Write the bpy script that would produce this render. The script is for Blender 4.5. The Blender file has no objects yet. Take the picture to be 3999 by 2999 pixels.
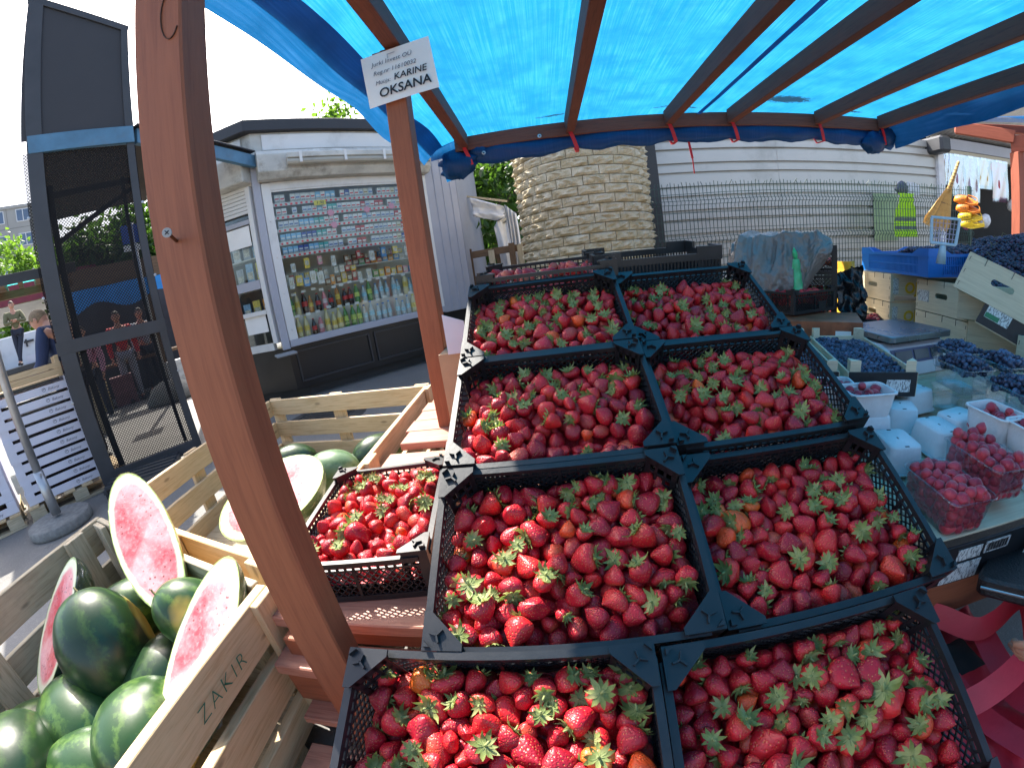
import bpy, math, random
import numpy as np
from mathutils import Vector, Matrix, Euler, noise

RAD = math.radians
R = random.Random(7)
NR = np.random.RandomState(7)
EYE = 1.05            # the camera's height; everything below is written relative to the eye and lifted at the end
scene = bpy.context.scene
C = scene.collection

# ------------------------------------------------------------------ camera
cd = bpy.data.cameras.new('camera')
cam = bpy.data.objects.new('camera', cd)
C.objects.link(cam)
scene.camera = cam
cd.type = 'PANO'                      # action camera: wide fisheye lens
cd.panorama_type = 'FISHEYE_LENS_POLYNOMIAL'
cd.sensor_fit = 'HORIZONTAL'
cd.sensor_width = 36
cd.fisheye_fov = RAD(200)
cd.fisheye_polynomial_k0 = 0
cd.fisheye_polynomial_k1 = -6.85512867e-02
cd.fisheye_polynomial_k2 = -1.76296e-05
cd.fisheye_polynomial_k3 = 3.14334144e-05
cd.fisheye_polynomial_k4 = -4.71761232e-07
cd.clip_start = 0.01
cd.clip_end = 500
CAMROT = Matrix(((.98836, .10955, .10560), (.07097, .28195, -.95680), (-.13459, .95316, .27089)))
cam.matrix_world = CAMROT.to_4x4()

# ------------------------------------------------------------------ sky, sun, exposure
SUN_EL, SUN_AZ = RAD(50), RAD(-41)    # azimuth from +y towards +x
world = bpy.data.worlds.new('World')
scene.world = world
world.use_nodes = True
wn = world.node_tree
wn.nodes.clear()
sky = wn.nodes.new('ShaderNodeTexSky')
sky.sky_type = 'NISHITA'
sky.sun_disc = False
sky.sun_elevation = SUN_EL
sky.sun_rotation = SUN_AZ
sky.air_density = 1.0
sky.dust_density = 4.0
sky.ozone_density = 1.0
bg = wn.nodes.new('ShaderNodeBackground')
bg.inputs['Strength'].default_value = 0.15
wo = wn.nodes.new('ShaderNodeOutputWorld')
wn.links.new(sky.outputs[0], bg.inputs[0])
wn.links.new(bg.outputs[0], wo.inputs[0])

sl = bpy.data.lights.new('sun', 'SUN')
sl.energy = 4.6
sl.angle = RAD(0.5)
sl.color = (1.0, .95, .86)
sun = bpy.data.objects.new('sun', sl)
C.objects.link(sun)
sdir = Vector((math.sin(SUN_AZ) * math.cos(SUN_EL), math.cos(SUN_AZ) * math.cos(SUN_EL), math.sin(SUN_EL)))
sun.rotation_euler = (-sdir).to_track_quat('-Z', 'Y').to_euler()
sun.location = sdir * 30

scene.render.engine = 'CYCLES'
scene.view_settings.view_transform = 'Standard'
scene.view_settings.look = 'None'
scene.view_settings.exposure = 1.75
scene.view_settings.gamma = 1.0
scene.view_settings.use_curve_mapping = False
try:
    scene.cycles.max_bounces = 7
    scene.cycles.transparent_max_bounces = 14
    scene.cycles.use_denoising = True
    scene.cycles.sample_clamp_indirect = 8
    scene.cycles.caustics_reflective = False
    scene.cycles.caustics_refractive = False
except Exception:
    pass


def project(p):
    """eye-relative world point -> pixel of the 3999 x 2999 photo (used only to rank berries by size in view)"""
    d = CAMROT.transposed() @ Vector(p)
    L = d.length
    th = math.acos(max(-1, min(1, -d.z / L)))
    r = 2 * 1620 * math.tan(min(th, 3.0) / 2)
    h = math.hypot(d.x, d.y) or 1e-9
    return 1999.5 + d.x / h * r, 1499.5 - d.y / h * r, L


# ------------------------------------------------------------------ materials
MATS = {}


def sock(n, *names):
    for k in names:
        if k in n.inputs:
            return n.inputs[k]


class NT:
    """small wrapper for building node materials"""
    def __init__(s, name):
        s.m = bpy.data.materials.new(name)
        s.m.use_nodes = True
        s.t = s.m.node_tree
        s.t.nodes.clear()
        s.out = s.t.nodes.new('ShaderNodeOutputMaterial')

    def n(s, typ, **kw):
        nd = s.t.nodes.new('ShaderNode' + typ)
        for k, v in kw.items():
            if k.startswith('_'):
                setattr(nd, k[1:], v)
            else:
                key = int(k[1:]) if k[0] == 'i' and k[1:].isdigit() else k.replace('__', ' ')
                s.put(nd, key, v)
        return nd

    def put(s, nd, key, v):
        inp = nd.inputs[key]
        if isinstance(v, bpy.types.NodeSocket):
            s.t.links.new(v, inp)
        elif isinstance(v, bpy.types.Node):
            s.t.links.new(v.outputs[0], inp)
        else:
            if isinstance(v, (tuple, list)) and len(v) == 3 and len(inp.default_value) == 4:
                v = (*v, 1)
            inp.default_value = v

    def coord(s, kind='Object', scale=(1, 1, 1), loc=(0, 0, 0), rot=(0, 0, 0)):
        tc = s.n('TexCoord')
        mp = s.n('Mapping', Scale=scale, Location=loc, Rotation=rot)
        s.t.links.new(tc.outputs[kind], mp.inputs['Vector'])
        return mp.outputs[0]

    def noise(s, vec, scale=5, detail=3, rough=.55, dist=0):
        return s.n('TexNoise', Vector=vec, Scale=scale, Detail=detail, Roughness=rough, Distortion=dist).outputs[0]

    def ramp(s, fac, stops, mode='LINEAR'):
        nd = s.n('ValToRGB', Fac=fac)
        cr = nd.color_ramp
        cr.interpolation = mode
        while len(cr.elements) < len(stops):
            cr.elements.new(.5)
        for e, (p, c) in zip(cr.elements, stops):
            e.position = p
            if not isinstance(c, (tuple, list)):
                c = (c, c, c)
            e.color = (*c[:3], 1)
        return nd.outputs[0]

    def mix(s, a, b, fac, mode='MIX'):
        nd = s.n('MixRGB', _blend_type=mode, Fac=fac)
        s.put(nd, 'Color1', a)
        s.put(nd, 'Color2', b)
        return nd.outputs[0]

    def math(s, op, a, b=0.0, c=None):
        nd = s.n('Math', _operation=op)
        s.put(nd, 0, a)
        s.put(nd, 1, b)
        if c is not None:
            s.put(nd, 2, c)
        return nd.outputs[0]

    def rand(s):
        return s.math('FRACT', s.math('ADD', s.n('ObjectInfo').outputs['Random'], s.n('NewGeometry').outputs['Random Per Island']))

    def bump(s, h, strength=.3, dist=.01):
        return s.n('Bump', Height=h, Strength=strength, Distance=dist).outputs[0]

    def bsdf(s, col, rough=.6, normal=None, metal=0, spec=.5, **kw):
        b = s.n('BsdfPrincipled')
        s.put(b, 'Base Color', col)
        s.put(b, 'Roughness', rough)
        s.put(b, 'Metallic', metal)
        s.put(b, 'Specular IOR Level', spec)
        if normal is not None:
            s.put(b, 'Normal', normal)
        for k, v in kw.items():
            s.put(b, k.replace('__', ' '), v)
        return b

    def done(s, sh):
        s.t.links.new(sh.outputs[0] if isinstance(sh, bpy.types.Node) else sh, s.out.inputs['Surface'])
        return s.m


def mat(name, col, rough=.6, var=.15, scale=6, bump=.1, bscale=60, metal=0, spec=.5, rnd=0.0, dirt=0.0, **kw):
    """general procedural material: base colour broken up by two noises, optional per-object variation and dirt"""
    if name in MATS:
        return MATS[name]
    t = NT(name)
    v = t.coord()
    n1 = t.noise(v, scale, 4)
    c = t.mix(tuple(x * (1 - var) for x in col), tuple(min(1, x * (1 + var)) for x in col), t.ramp(n1, [(.3, 0.), (.7, 1.)]))
    if rnd:
        c = t.mix(c, tuple(x * (1 - rnd) for x in col), t.rand())
    if dirt:
        n2 = t.noise(v, scale * .6, 6, .7)
        c = t.mix(c, tuple(x * .35 for x in (.3, .26, .2)), t.math('MULTIPLY', t.ramp(n2, [(.52, 0.), (.72, 1.)]), dirt))
    nb = t.bump(t.noise(v, bscale, 3), bump, .004) if bump else None
    rg = t.math('ADD', t.math('MULTIPLY', n1, .16), rough - .08)
    MATS[name] = t.done(t.bsdf(c, rg, nb, metal, spec, **kw))
    return MATS[name]


def wood(name, c1, c2, rough=.65, stretch=16, knots=.5, rnd=.25, scale=2.2, weather=0.0, bump=.15):
    """sawn board: grain runs along the object's local x"""
    if name in MATS:
        return MATS[name]
    t = NT(name)
    oi = t.n('ObjectInfo')
    tc = t.n('TexCoord')
    off = t.n('VectorMath', _operation='SCALE')
    t.t.links.new(oi.outputs['Location'], off.inputs[0])
    off.inputs['Scale'].default_value = 13.7
    ad = t.n('VectorMath', _operation='ADD')
    t.t.links.new(tc.outputs['Object'], ad.inputs[0])
    t.t.links.new(off.outputs[0], ad.inputs[1])
    mp = t.n('Mapping', Vector=ad.outputs[0], Scale=(1, stretch, stretch))
    g = t.noise(mp.outputs[0], scale * 3, 5, .6, .6)
    g2 = t.noise(mp.outputs[0], scale * 12, 3, .6)
    f = t.math('ADD', t.math('MULTIPLY', g, .75), t.math('MULTIPLY', g2, .25))
    c = t.ramp(f, [(.36, c2), (.5, c1), (.66, tuple(min(1, x * 1.12) for x in c1))])
    if knots:
        mk = t.n('Mapping', Vector=ad.outputs[0], Scale=(5, 14, 14))
        vo = t.n('TexVoronoi', Vector=mk.outputs[0], Scale=1.0)
        k = t.ramp(vo.outputs['Distance'], [(.06, 1.), (.13, 0.)])
        c = t.mix(c, tuple(x * .35 for x in c2), t.math('MULTIPLY', k, knots))
    if rnd:
        c = t.mix(c, tuple(x * .72 for x in c2), t.math('MULTIPLY', oi.outputs['Random'], rnd))
    if weather:
        w = t.noise(ad.outputs[0], 7, 6, .7)
        c = t.mix(c, (.16, .15, .13), t.math('MULTIPLY', t.ramp(w, [(.5, 0.), (.75, 1.)]), weather))
    MATS[name] = t.done(t.bsdf(c, rough, t.bump(f, bump, .003), 0, .35))
    return MATS[name]


TINY = {'bolts', 'drain_slots', 'wire_staples', 'shutter_slats', 'panel_ribs', 'plinth_panel_trim', 'ribs', 'feet', 'stitching', 'binding', 'holes', 'barcode', 'sun_emblem', 'ring_mark', 'staple', 'panel_joints',
        'cross_slot', 'heel_strap', 'grid', 'emblem', 'stacked_boxes', 'ribbed_wall'}


# ------------------------------------------------------------------ mesh builder
class MB:
    def __init__(s):
        s.v, s.f, s.m = [], [], []

    def add(s, vs, fs, m=0):
        o = len(s.v)
        s.v.extend([tuple(p) for p in vs])
        for q in fs:
            s.f.append(tuple(i + o for i in q))
            s.m.append(m)

    def box(s, x0, x1, y0, y1, z0, z1, m=0):
        vs = [(x, y, z) for x in (x0, x1) for y in (y0, y1) for z in (z0, z1)]
        s.add(vs, [(0, 1, 3, 2), (4, 6, 7, 5), (0, 4, 5, 1), (2, 3, 7, 6), (0, 2, 6, 4), (1, 5, 7, 3)], m)

    def bar(s, p, q, w, h, up=(0, 0, 1), m=0):
        p, q, up = Vector(p), Vector(q), Vector(up)
        x = (q - p).normalized()
        y = up.cross(x)
        if y.length < 1e-5:
            y = Vector((0, 1, 0)).cross(x)
        y.normalize()
        z = x.cross(y)
        vs = [e + y * (a * w / 2) + z * (b * h / 2) for e in (p, q) for a in (-1, 1) for b in (-1, 1)]
        s.add(vs, [(0, 1, 3, 2), (4, 6, 7, 5), (0, 4, 5, 1), (2, 3, 7, 6), (0, 2, 6, 4), (1, 5, 7, 3)], m)

    def tube(s, pts, r, n=8, m=0, caps=True):
        pts = [Vector(p) for p in pts]
        rs = r if isinstance(r, (list, tuple)) else [r] * len(pts)
        o = len(s.v)
        ref = None
        for i, p in enumerate(pts):
            d = (pts[min(i + 1, len(pts) - 1)] - pts[max(i - 1, 0)])
            d = d.normalized() if d.length > 1e-9 else Vector((0, 0, 1))
            if ref is None:
                ref = d.orthogonal().normalized()
            a = (ref - d * ref.dot(d))
            a = a.normalized() if a.length > 1e-6 else d.orthogonal().normalized()
            ref = a
            b = d.cross(a)
            for k in range(n):
                t = 2 * math.pi * k / n
                s.v.append(tuple(p + (a * math.cos(t) + b * math.sin(t)) * rs[i]))
        for i in range(len(pts) - 1):
            for k in range(n):
                k2 = (k + 1) % n
                s.f.append((o + i * n + k, o + i * n + k2, o + (i + 1) * n + k2, o + (i + 1) * n + k))
                s.m.append(m)
        if caps:
            s.f.append(tuple(o + k for k in reversed(range(n))))
            s.f.append(tuple(o + (len(pts) - 1) * n + k for k in range(n)))
            s.m += [m, m]

    def lathe(s, prof, n=16, m=0, fn=None):
        """profile [(r,z)] about z; fn(r,ang,z)->point for irregular turning"""
        o = len(s.v)
        for r, z in prof:
            for k in range(n):
                a = 2 * math.pi * k / n
                s.v.append(fn(r, a, z) if fn else (r * math.cos(a), r * math.sin(a), z))
        for i in range(len(prof) - 1):
            for k in range(n):
                k2 = (k + 1) % n
                s.f.append((o + i * n + k, o + i * n + k2, o + (i + 1) * n + k2, o + (i + 1) * n + k))
                s.m.append(m)

    def disc(s, ring, m=0, flip=False):
        o = len(s.v)
        s.v.extend([tuple(p) for p in ring])
        idx = list(range(o, o + len(ring)))
        s.f.append(tuple(reversed(idx)) if flip else tuple(idx))
        s.m.append(m)

    def grid(s, fn, nu, nv, m=0):
        o = len(s.v)
        for i in range(nu + 1):
            for j in range(nv + 1):
                s.v.append(tuple(fn(i / nu, j / nv)))
        w = nv + 1
        for i in range(nu):
            for j in range(nv):
                s.f.append((o + i * w + j, o + (i + 1) * w + j, o + (i + 1) * w + j + 1, o + i * w + j + 1))
                s.m.append(m)

    def prism(s, poly, a, b, axis='z', m=0):
        """extrude a 2D polygon from a to b along an axis"""
        mk = {'z': lambda p, t: (p[0], p[1], t), 'y': lambda p, t: (p[0], t, p[1]), 'x': lambda p, t: (t, p[0], p[1])}[axis]
        n = len(poly)
        vs = [mk(p, a) for p in poly] + [mk(p, b) for p in poly]
        fs = [tuple(reversed(range(n))), tuple(range(n, 2 * n))] + [(i, (i + 1) % n, n + (i + 1) % n, n + i) for i in range(n)]
        s.add(vs, fs, m)

    def mesh(s, name, mats, smooth=False):
        me = bpy.data.meshes.new(name)
        me.from_pydata(s.v, [], s.f)
        mats = mats if isinstance(mats, (list, tuple)) else [mats]
        for k in mats:
            me.materials.append(k)
        if any(s.m):
            me.polygons.foreach_set('material_index', s.m)
        if smooth:
            me.polygons.foreach_set('use_smooth', [True] * len(s.f))
        me.update()
        return me

    def build(s, name, mats, parent=None, loc=(0, 0, 0), rot=(0, 0, 0), smooth=False, bevel=0, kind=None):
        o = bpy.data.objects.new(name, s.mesh(name, mats, smooth))
        C.objects.link(o)
        o.parent = parent
        o.location = loc
        o.rotation_euler = rot
        if bevel:
            b = o.modifiers.new('edge', 'BEVEL')
            b.width = bevel
            b.segments = 1
            b.limit_method = 'ANGLE'
        if kind or name in TINY:
            o['kind'] = kind or 'stuff'
        return o


def inst(name, me, parent=None, loc=(0, 0, 0), rot=(0, 0, 0), scale=(1, 1, 1), mw=None):
    o = bpy.data.objects.new(name, me)
    C.objects.link(o)
    o.parent = parent
    if mw is not None:
        o.matrix_local = mw
    else:
        o.location, o.rotation_euler, o.scale = loc, rot, scale
    return o


def tag(o, label, cat, group=None):
    o['label'] = label
    o['category'] = cat
    if group:
        o['group'] = group
    return o


def thing(name, label, cat, loc=(0, 0, 0), rot=(0, 0, 0), group=None):
    o = bpy.data.objects.new(name, None)
    o.empty_display_size = .05
    C.objects.link(o)
    o.location, o.rotation_euler = loc, rot
    return tag(o, label, cat, group)


def struct(o):
    o['kind'] = 'structure'
    return o


def copy_tree(o, parent=None):
    c = o.copy()
    C.objects.link(c)
    c.parent = parent
    for ch in list(o.children):
        copy_tree(ch, c)
    return c


def dup(src, label, loc, rot=None, group=None):
    c = copy_tree(src)
    c.location = loc
    if rot is not None:
        c.rotation_euler = rot
    c['label'] = label
    if group:
        c['group'] = group
    return c


def board(name, parent, p, q, w, t, up, m, bevel=.002, org=(0, 0, 0), label=None):
    """one sawn board from p to q: width w along 'up', thickness t; local x runs along the grain"""
    p, q, up = Vector(p) - Vector(org), Vector(q) - Vector(org), Vector(up)
    x = (q - p)
    L = x.length
    x.normalize()
    z = (up - x * up.dot(x)).normalized()
    y = z.cross(x)
    b = MB()
    n = max(1, int(L / .25))
    b.box(-L / 2, L / 2, -t / 2, t / 2, -w / 2, w / 2)
    o = b.build(name, m, parent, bevel=bevel)
    o.matrix_local = Matrix.Translation((p + q) / 2) @ Matrix((x, y, z)).transposed().to_4x4()
    if label:
        o['label'] = label
    return o


def frame(x, z, org):
    """4x4 with local x and z given as directions"""
    x, z = Vector(x).normalized(), Vector(z).normalized()
    x = (x - z * x.dot(z)).normalized()
    return Matrix.Translation(org) @ Matrix((x, z.cross(x), z)).transposed().to_4x4()


def text(name, s, size, m, parent, mw, shear=0.0, extrude=.0002, align='LEFT', space=1.0, bold=0.0):
    cu = bpy.data.curves.new(name, 'FONT')
    cu.body = s
    cu.size = size
    cu.shear = shear
    cu.extrude = extrude
    cu.align_x = align
    cu.space_character = space
    cu.offset = bold
    cu.resolution_u = 3
    tmp = bpy.data.objects.new('tmp_text', cu)
    me = bpy.data.meshes.new_from_object(tmp)
    bpy.data.objects.remove(tmp)
    bpy.data.curves.remove(cu)
    me.materials.clear()
    me.materials.append(m)
    o = bpy.data.objects.new(name, me)
    C.objects.link(o)
    o.parent = parent
    o.matrix_local = mw
    return o


def fbm(x, y, z, s=1.0, o=3):
    return noise.fractal((x * s, y * s, z * s), 1.0, 2.0, o)


# ------------------------------------------------------------------ shared materials
M_black = mat('black_plastic', (.012, .013, .016), .38, .25, 9, .05, 120, dirt=.12)
M_stain = wood('brown_stained_wood', (.27, .088, .042), (.225, .070, .034), .6, 14, .10, .10, bump=.08)
M_rafter = wood('shaded_rafter_wood', (.15, .052, .032), (.11, .038, .026), .7, 14, .2, .15, bump=.1)  # post stain darkened: shade under the tarp put into the colour
M_plank = wood('worn_red_planks', (.46, .21, .14), (.33, .13, .085), .5, 18, .25, .25, weather=.15, bump=.25)
M_pine = wood('pale_pine', (.62, .46, .27), (.48, .33, .17), .65, 16, .7, .3, bump=.15)
M_pinegrey = wood('grey_pine', (.50, .42, .29), (.34, .28, .18), .7, 16, .7, .3, weather=.3, bump=.2)
M_poplar = wood('pale_poplar_ply', (.62, .55, .40), (.54, .47, .33), .6, 22, .1, .12, bump=.06)
M_white = mat('white_paint', (.72, .72, .74), .5, .05, 3, .03, 40, dirt=.25)
M_steel = mat('galvanised_steel', (.42, .43, .44), .42, .15, 12, .04, 60, metal=.8)
M_darkmetal = mat('dark_metal', (.035, .037, .042), .5, .2, 5, .04, 60)
M_ink = mat('black_ink', (.012, .012, .016), .6, .1, 20, 0)
M_paper = mat('white_paper', (.78, .78, .76), .7, .04, 6, .02, 40)
M_card = mat('white_cardboard', (.62, .62, .70), .7, .06, 5, .05, 50)
M_red = mat('red_webbing', (.50, .012, .02), .6, .15, 20, .1, 300)
# ================================================================== GROUND
def asphalt():
    t = NT('asphalt')
    v = t.coord()
    big = t.noise(v, .5, 5, .6)
    fine = t.noise(v, 90, 3, .7)
    c = t.mix((.13, .125, .115), (.22, .21, .195), t.ramp(big, [(.3, 0.), (.7, 1.)]))
    c = t.mix(c, (.30, .285, .26), t.ramp(fine, [(.55, 0.), (.75, .7)]))
    damp = t.noise(v, .9, 6, .7)
    c = t.mix(c, (.07, .066, .06), t.ramp(damp, [(.58, 0.), (.66, .55)]))
    return t.done(t.bsdf(c, t.ramp(damp, [(.5, .85), (.7, .6)]), t.bump(fine, .5, .006)))


b = MB()
b.grid(lambda u, v: (-120 + 240 * u, -120 + 240 * v, -EYE), 24, 24)
struct(b.build('ground', asphalt()))

M_iron = mat('cast_iron', (.06, .055, .05), .6, .3, 20, .4, 60, metal=.3, dirt=.6)
mh = thing('manhole_cover', 'round iron manhole cover in the asphalt before the kiosk', 'manhole', (-2.12, 3.28, -EYE))
b = MB()
b.lathe([(.0, .012), (.27, .012), (.28, .004)], 36)
b.build('lid', M_iron, mh)
b = MB()
b.lathe([(.285, .002), (.29, .016), (.37, .016), (.39, .0)], 36)
b.build('ring', M_iron, mh)
b = MB()
for k in range(-4, 5):
    w = math.sqrt(max(.001, .25 ** 2 - (k * .055) ** 2))
    b.box(-w, w, k * .055 - .008, k * .055 + .008, .012, .02)
b.build('ribs', M_iron, mh)

# ================================================================== KIOSK
KZ = -EYE
KA = RAD(43.7)
kiosk = thing('kiosk', 'pale grey and black polygonal tobacco kiosk with a lit goods window', 'kiosk', (-2.86, 3.98, KZ), (0, 0, KA))
kmw = Matrix.Translation((-2.86, 3.98, KZ)) @ Matrix.Rotation(KA, 4, 'Z')
M_kw = mat('kiosk_white', (.64, .64, .62), .5, .06, 2, .03, 40, dirt=.35)
M_kg = mat('kiosk_grey', (.36, .37, .42), .5, .06, 3, .03, 40)
M_kblack = mat('kiosk_black', (.011, .011, .012), .32, .2, 3, .02, 30)
M_roofk = mat('roof_edge_black', (.022, .022, .026), .5, .2, 3, .04, 30)
M_kin = mat('kiosk_interior', (.60, .58, .52), .7, .08, 3, 0)
M_moss = mat('mossy_white', (.5, .5, .46), .7, .2, 4, .1, 30, dirt=.9)


def glass_mat(name, tint=(.93, .96, .95), refl=.12, rough=.02):
    t = NT(name)
    tr = t.n('BsdfTransparent', Color=(*tint, 1))
    gl = t.n('BsdfGlossy', Roughness=rough, Color=(.9, .95, 1, 1))
    fr = t.n('Fresnel', IOR=1.45)
    ms = t.n('MixShader')
    t.put(ms, 0, t.math('MULTIPLY', fr, .55))
    t.put(ms, 1, tr)
    t.put(ms, 2, gl)
    return t.done(ms)


M_glass = glass_mat('window_glass')
WD = 2.14
dl = Vector((-.723, .691, 0))          # left facet direction, kiosk-local
A1 = Vector((WD + .40, 0, 0))
dB = Vector((math.cos(RAD(45)), math.sin(RAD(45)), 0))
A2 = A1 + dB * 1.7
AL = dl * 1.6
foot = [AL, Vector((0, 0, 0)), A1, A2, A2 + Vector((-1.2, 1.2, 0)), AL + Vector((.9, 1.5, 0))]


def ringpoly(off):
    """footprint offset outwards by off (simple scale about the centre)"""
    c = sum(foot, Vector()) / len(foot)
    return [(p + (p - c).normalized() * off) for p in foot]


b = MB()
b.prism([(p.x, p.y) for p in ringpoly(.10)], 3.00, 3.14, 'z')
b.build('roof', M_roofk, kiosk, bevel=.01)
b = MB()
b.prism([(p.x, p.y) for p in ringpoly(.0)], 2.74, 2.998, 'z')
b.build('fascia', M_moss, kiosk)
b = MB()
b.box(.12, 2.02, -.025, -.004, 2.79, 2.97)
b.bar(dl * .12 + Vector((-.012, -.012, 2.88)), dl * 1.4 + Vector((-.012, -.012, 2.88)), .02, .18)
b.build('fascia_panel', M_kw, kiosk, bevel=.004)
b = MB()
b.prism([(p.x, p.y) for p in ringpoly(-.02)], .13, .62, 'z')
b.build('plinth', M_kblack, kiosk)
b = MB()
b.prism([(p.x, p.y) for p in ringpoly(-.25)], 0, .131, 'z')
b.build('footing', M_darkmetal, kiosk)
b = MB()
for x0, x1 in ((.1, .98), (1.06, 2.0)):
    for z in (.2, .54):
        b.box(x0, x1, -.012, .012, z, z + .02)
    for x in (x0, x1):
        b.box(x - .01, x + .01, -.012, .012, .2, .56)
b.build('plinth_panel_trim', mat('dark_trim', (.03, .03, .034), .35, .1, 3, 0), kiosk)
# corner post, window frames, sills
b = MB()
b.box(-.04, .045, -.035, .05, .6, 2.74)
b.build('corner_post', M_kg, kiosk, bevel=.006)
for nm, x in (('window_frame', .05), ('window_frame', 1.98)):
    b = MB()
    b.box(x, x + .1, -.03, .03, .69, 2.42)
    for z in (.8, 1.2, 1.6, 2.0):
        b.lathe([(0, -.037), (.008, -.036), (.01, -.03)], 8, fn=lambda r, a, h, x=x, z=z: (x + .05 + r * math.cos(a), h, z + r * math.sin(a)))
    b.build(nm, M_kw, kiosk, bevel=.003)
b = MB()
b.box(.05, 2.08, -.05, .03, .615, .69)
b.build('sill', M_kg, kiosk, bevel=.004)
b = MB()
b.box(.148, 1.982, -.022, .02, 2.34, 2.42)
b.build('window_head', M_kw, kiosk)
sh = MB()
sh.prism([(-.19, 2.5), (-.19, 2.69), (-.15, 2.74), (.0, 2.74), (.0, 2.43), (-.13, 2.43)], .02, 2.1, 'x')
sh.build('shutter_box', M_moss, kiosk, bevel=.004)
sl_ = MB()
for k in range(4):
    sl_.box(.15, 1.98, -.017 + .004 * (k % 2), 0, 2.43 - .028 * (k + 1), 2.43 - .028 * k - .003)
sl_.build('shutter_slats', M_kw, kiosk)
b = MB()
b.box(.15, 1.98, 0, .008, .69, 2.34)
b.build('window_pane', M_glass, kiosk)
# fluorescent lamp above the window
lamp = MB()
lamp.box(.32, 2.05, -.30, -.22, 2.60, 2.66)
lamp_o = lamp.build('lamp_housing', M_moss, kiosk, bevel=.006)
b = MB()
b.tube([(.32, -.25, 2.57), (2.05, -.25, 2.57)], .042, 10)
b.build('lamp_cover', mat('lamp_diffuser', (.36, .35, .3), .35, .1, 3, 0, dirt=.4), lamp_o)
for x in (.45, .95, 1.42, 1.9):
    b = MB()
    b.box(x, x + .03, -.305, -.19, 2.545, 2.668)
    b.build('lamp_clip', M_kw, lamp_o)
# left facet with its own window
lm = Matrix.Rotation(math.atan2(.691, -.723), 4, 'Z')
for s0, s1 in ((.05, .14), (1.42, 1.52)):
    b = MB()
    b.bar(dl * (s0 + .045) + Vector((0, 0, .69)), dl * (s0 + .045) + Vector((0, 0, 2.42)), .09, .06, dl)
    b.build('window_frame', M_kw, kiosk, bevel=.003)
for z, h, mm in ((.655, .08, M_kw), (1.36, .10, M_kg), (2.05, .05, M_kg), (1.05, .05, M_kw)):
    b = MB()
    b.bar(dl * .14 + Vector((0, 0, z)), dl * 1.42 + Vector((0, 0, z)), .06, h)
    b.build('window_rail', mm, kiosk, bevel=.003)
b = MB()
b.bar(dl * .13 + Vector((.012, .012, 1.55)), dl * 1.42 + Vector((.012, .012, 1.55)), .008, 1.7)
b.build('window_pane', M_glass, kiosk)
b = MB()
b.bar(dl * .02 + Vector((-.07, -.07, 2.585)), dl * 1.5 + Vector((-.07, -.07, 2.585)), .16, .29)
b.build('shutter_box', M_moss, kiosk, bevel=.01)
b = MB()
for k in range(7):
    b.bar(dl * .13 + Vector((-.012, -.012, 2.41 - k * .042)), dl * 1.42 + Vector((-.012, -.012, 2.41 - k * .042)), .012, .036)
b.build('shutter_slats', M_kw, kiosk)
b = MB()
b.bar(dl * .14 + Vector((.03, .03, .86)), dl * 1.42 + Vector((.03, .03, .86)), .01, .33)
b.build('poster_board', M_kblack, kiosk)
b = MB()
b.bar(dl * .2 + Vector((.016, .0, .93)), dl * .5 + Vector((.016, .0, .93)), .004, .2)
b.build('white_sticker', M_paper, kiosk)
b = MB()
b.bar(dl * .17 + Vector((-.005, -.02, 1.9)), dl * .5 + Vector((-.005, -.02, 1.9)), .004, .22)
b.build('price_list', M_paper, kiosk)
b = MB()
b.box(-.16, .06, -.30, -.10, .56, .585)
b.build('counter_flap', mat('flap_grey', (.25, .26, .27), .45, .1, 4, 0), kiosk, bevel=.006)
# grey end panel and ribbed side wall
b = MB()
b.box(2.08, WD + .40, -.02, .05, .6, 2.9)
b.build('end_panel', M_kg, kiosk, bevel=.004)
b = MB()
for k in (2.2, 2.32, 2.44):
    b.box(k, k + .018, -.03, -.0195, .62, 2.88)
b.build('panel_ribs', M_kg, kiosk)
b = MB()
n = 34
for k in range(n):
    p = A1 + dB * (k + .5) * 1.7 / n
    b.bar(p + Vector((0, 0, .6)), p + Vector((0, 0, 2.9)), .028, .05 if k % 2 else .02, dB)
b.build('ribbed_wall', M_kg, kiosk)
# inside: back wall, floor, shelves
b = MB()
b.box(.04, 2.1, .62, .66, .3, 2.74)
b.box(.04, .08, .05, .62, .62, 2.74)
b.box(2.06, 2.1, .05, .62, .62, 2.74)
b.box(.04, 2.1, .05, .62, .62, .66)
b.build('interior_wall', M_kin, kiosk)
SH = [2.20, 2.055, 1.91, 1.765, 1.62]
for z in SH:
    b = MB()
    b.box(.16, 1.74, .05, .15, z - .012, z)
    b.box(.16, 1.74, .04, .05, z - .035, z + .004)
    b.build('pack_shelf', M_kw, kiosk)
    b = MB()
    for k in range(27):
        b.box(.18 + k * .058, .205 + k * .058, .036, .039, z - .03, z - .008)
    b.build('price_tags', mat('tag_red', (.75, .05, .06), .6, .1, 3, 0), kiosk, kind='stuff')
b = MB()
b.box(1.74, 1.755, .04, .07, 1.45, 2.3)
b.build('shelf_upright', M_kw, kiosk)
for x0, x1, z, y in ((.75, 2.0, 1.21, .22), (.95, 2.0, 1.40, .34), (.2, .75, 1.30, .30)):
    b = MB()
    b.box(x0, x1, y, y + .16, z - .014, z)
    b.build('goods_shelf', M_kw, kiosk)
b = MB()
b.box(.1, 2.05, .20, .60, .66, .93)
b.build('goods_step', M_kin, kiosk)
b = MB()
b.bar(dl * .05 + Vector((.24, .25, 1.55)), dl * 1.5 + Vector((.24, .25, 1.55)), .02, 1.75)
b.build('left_display_back', mat('display_board_dark', (.09, .085, .08), .8, .2, 4, 0), kiosk)
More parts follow.
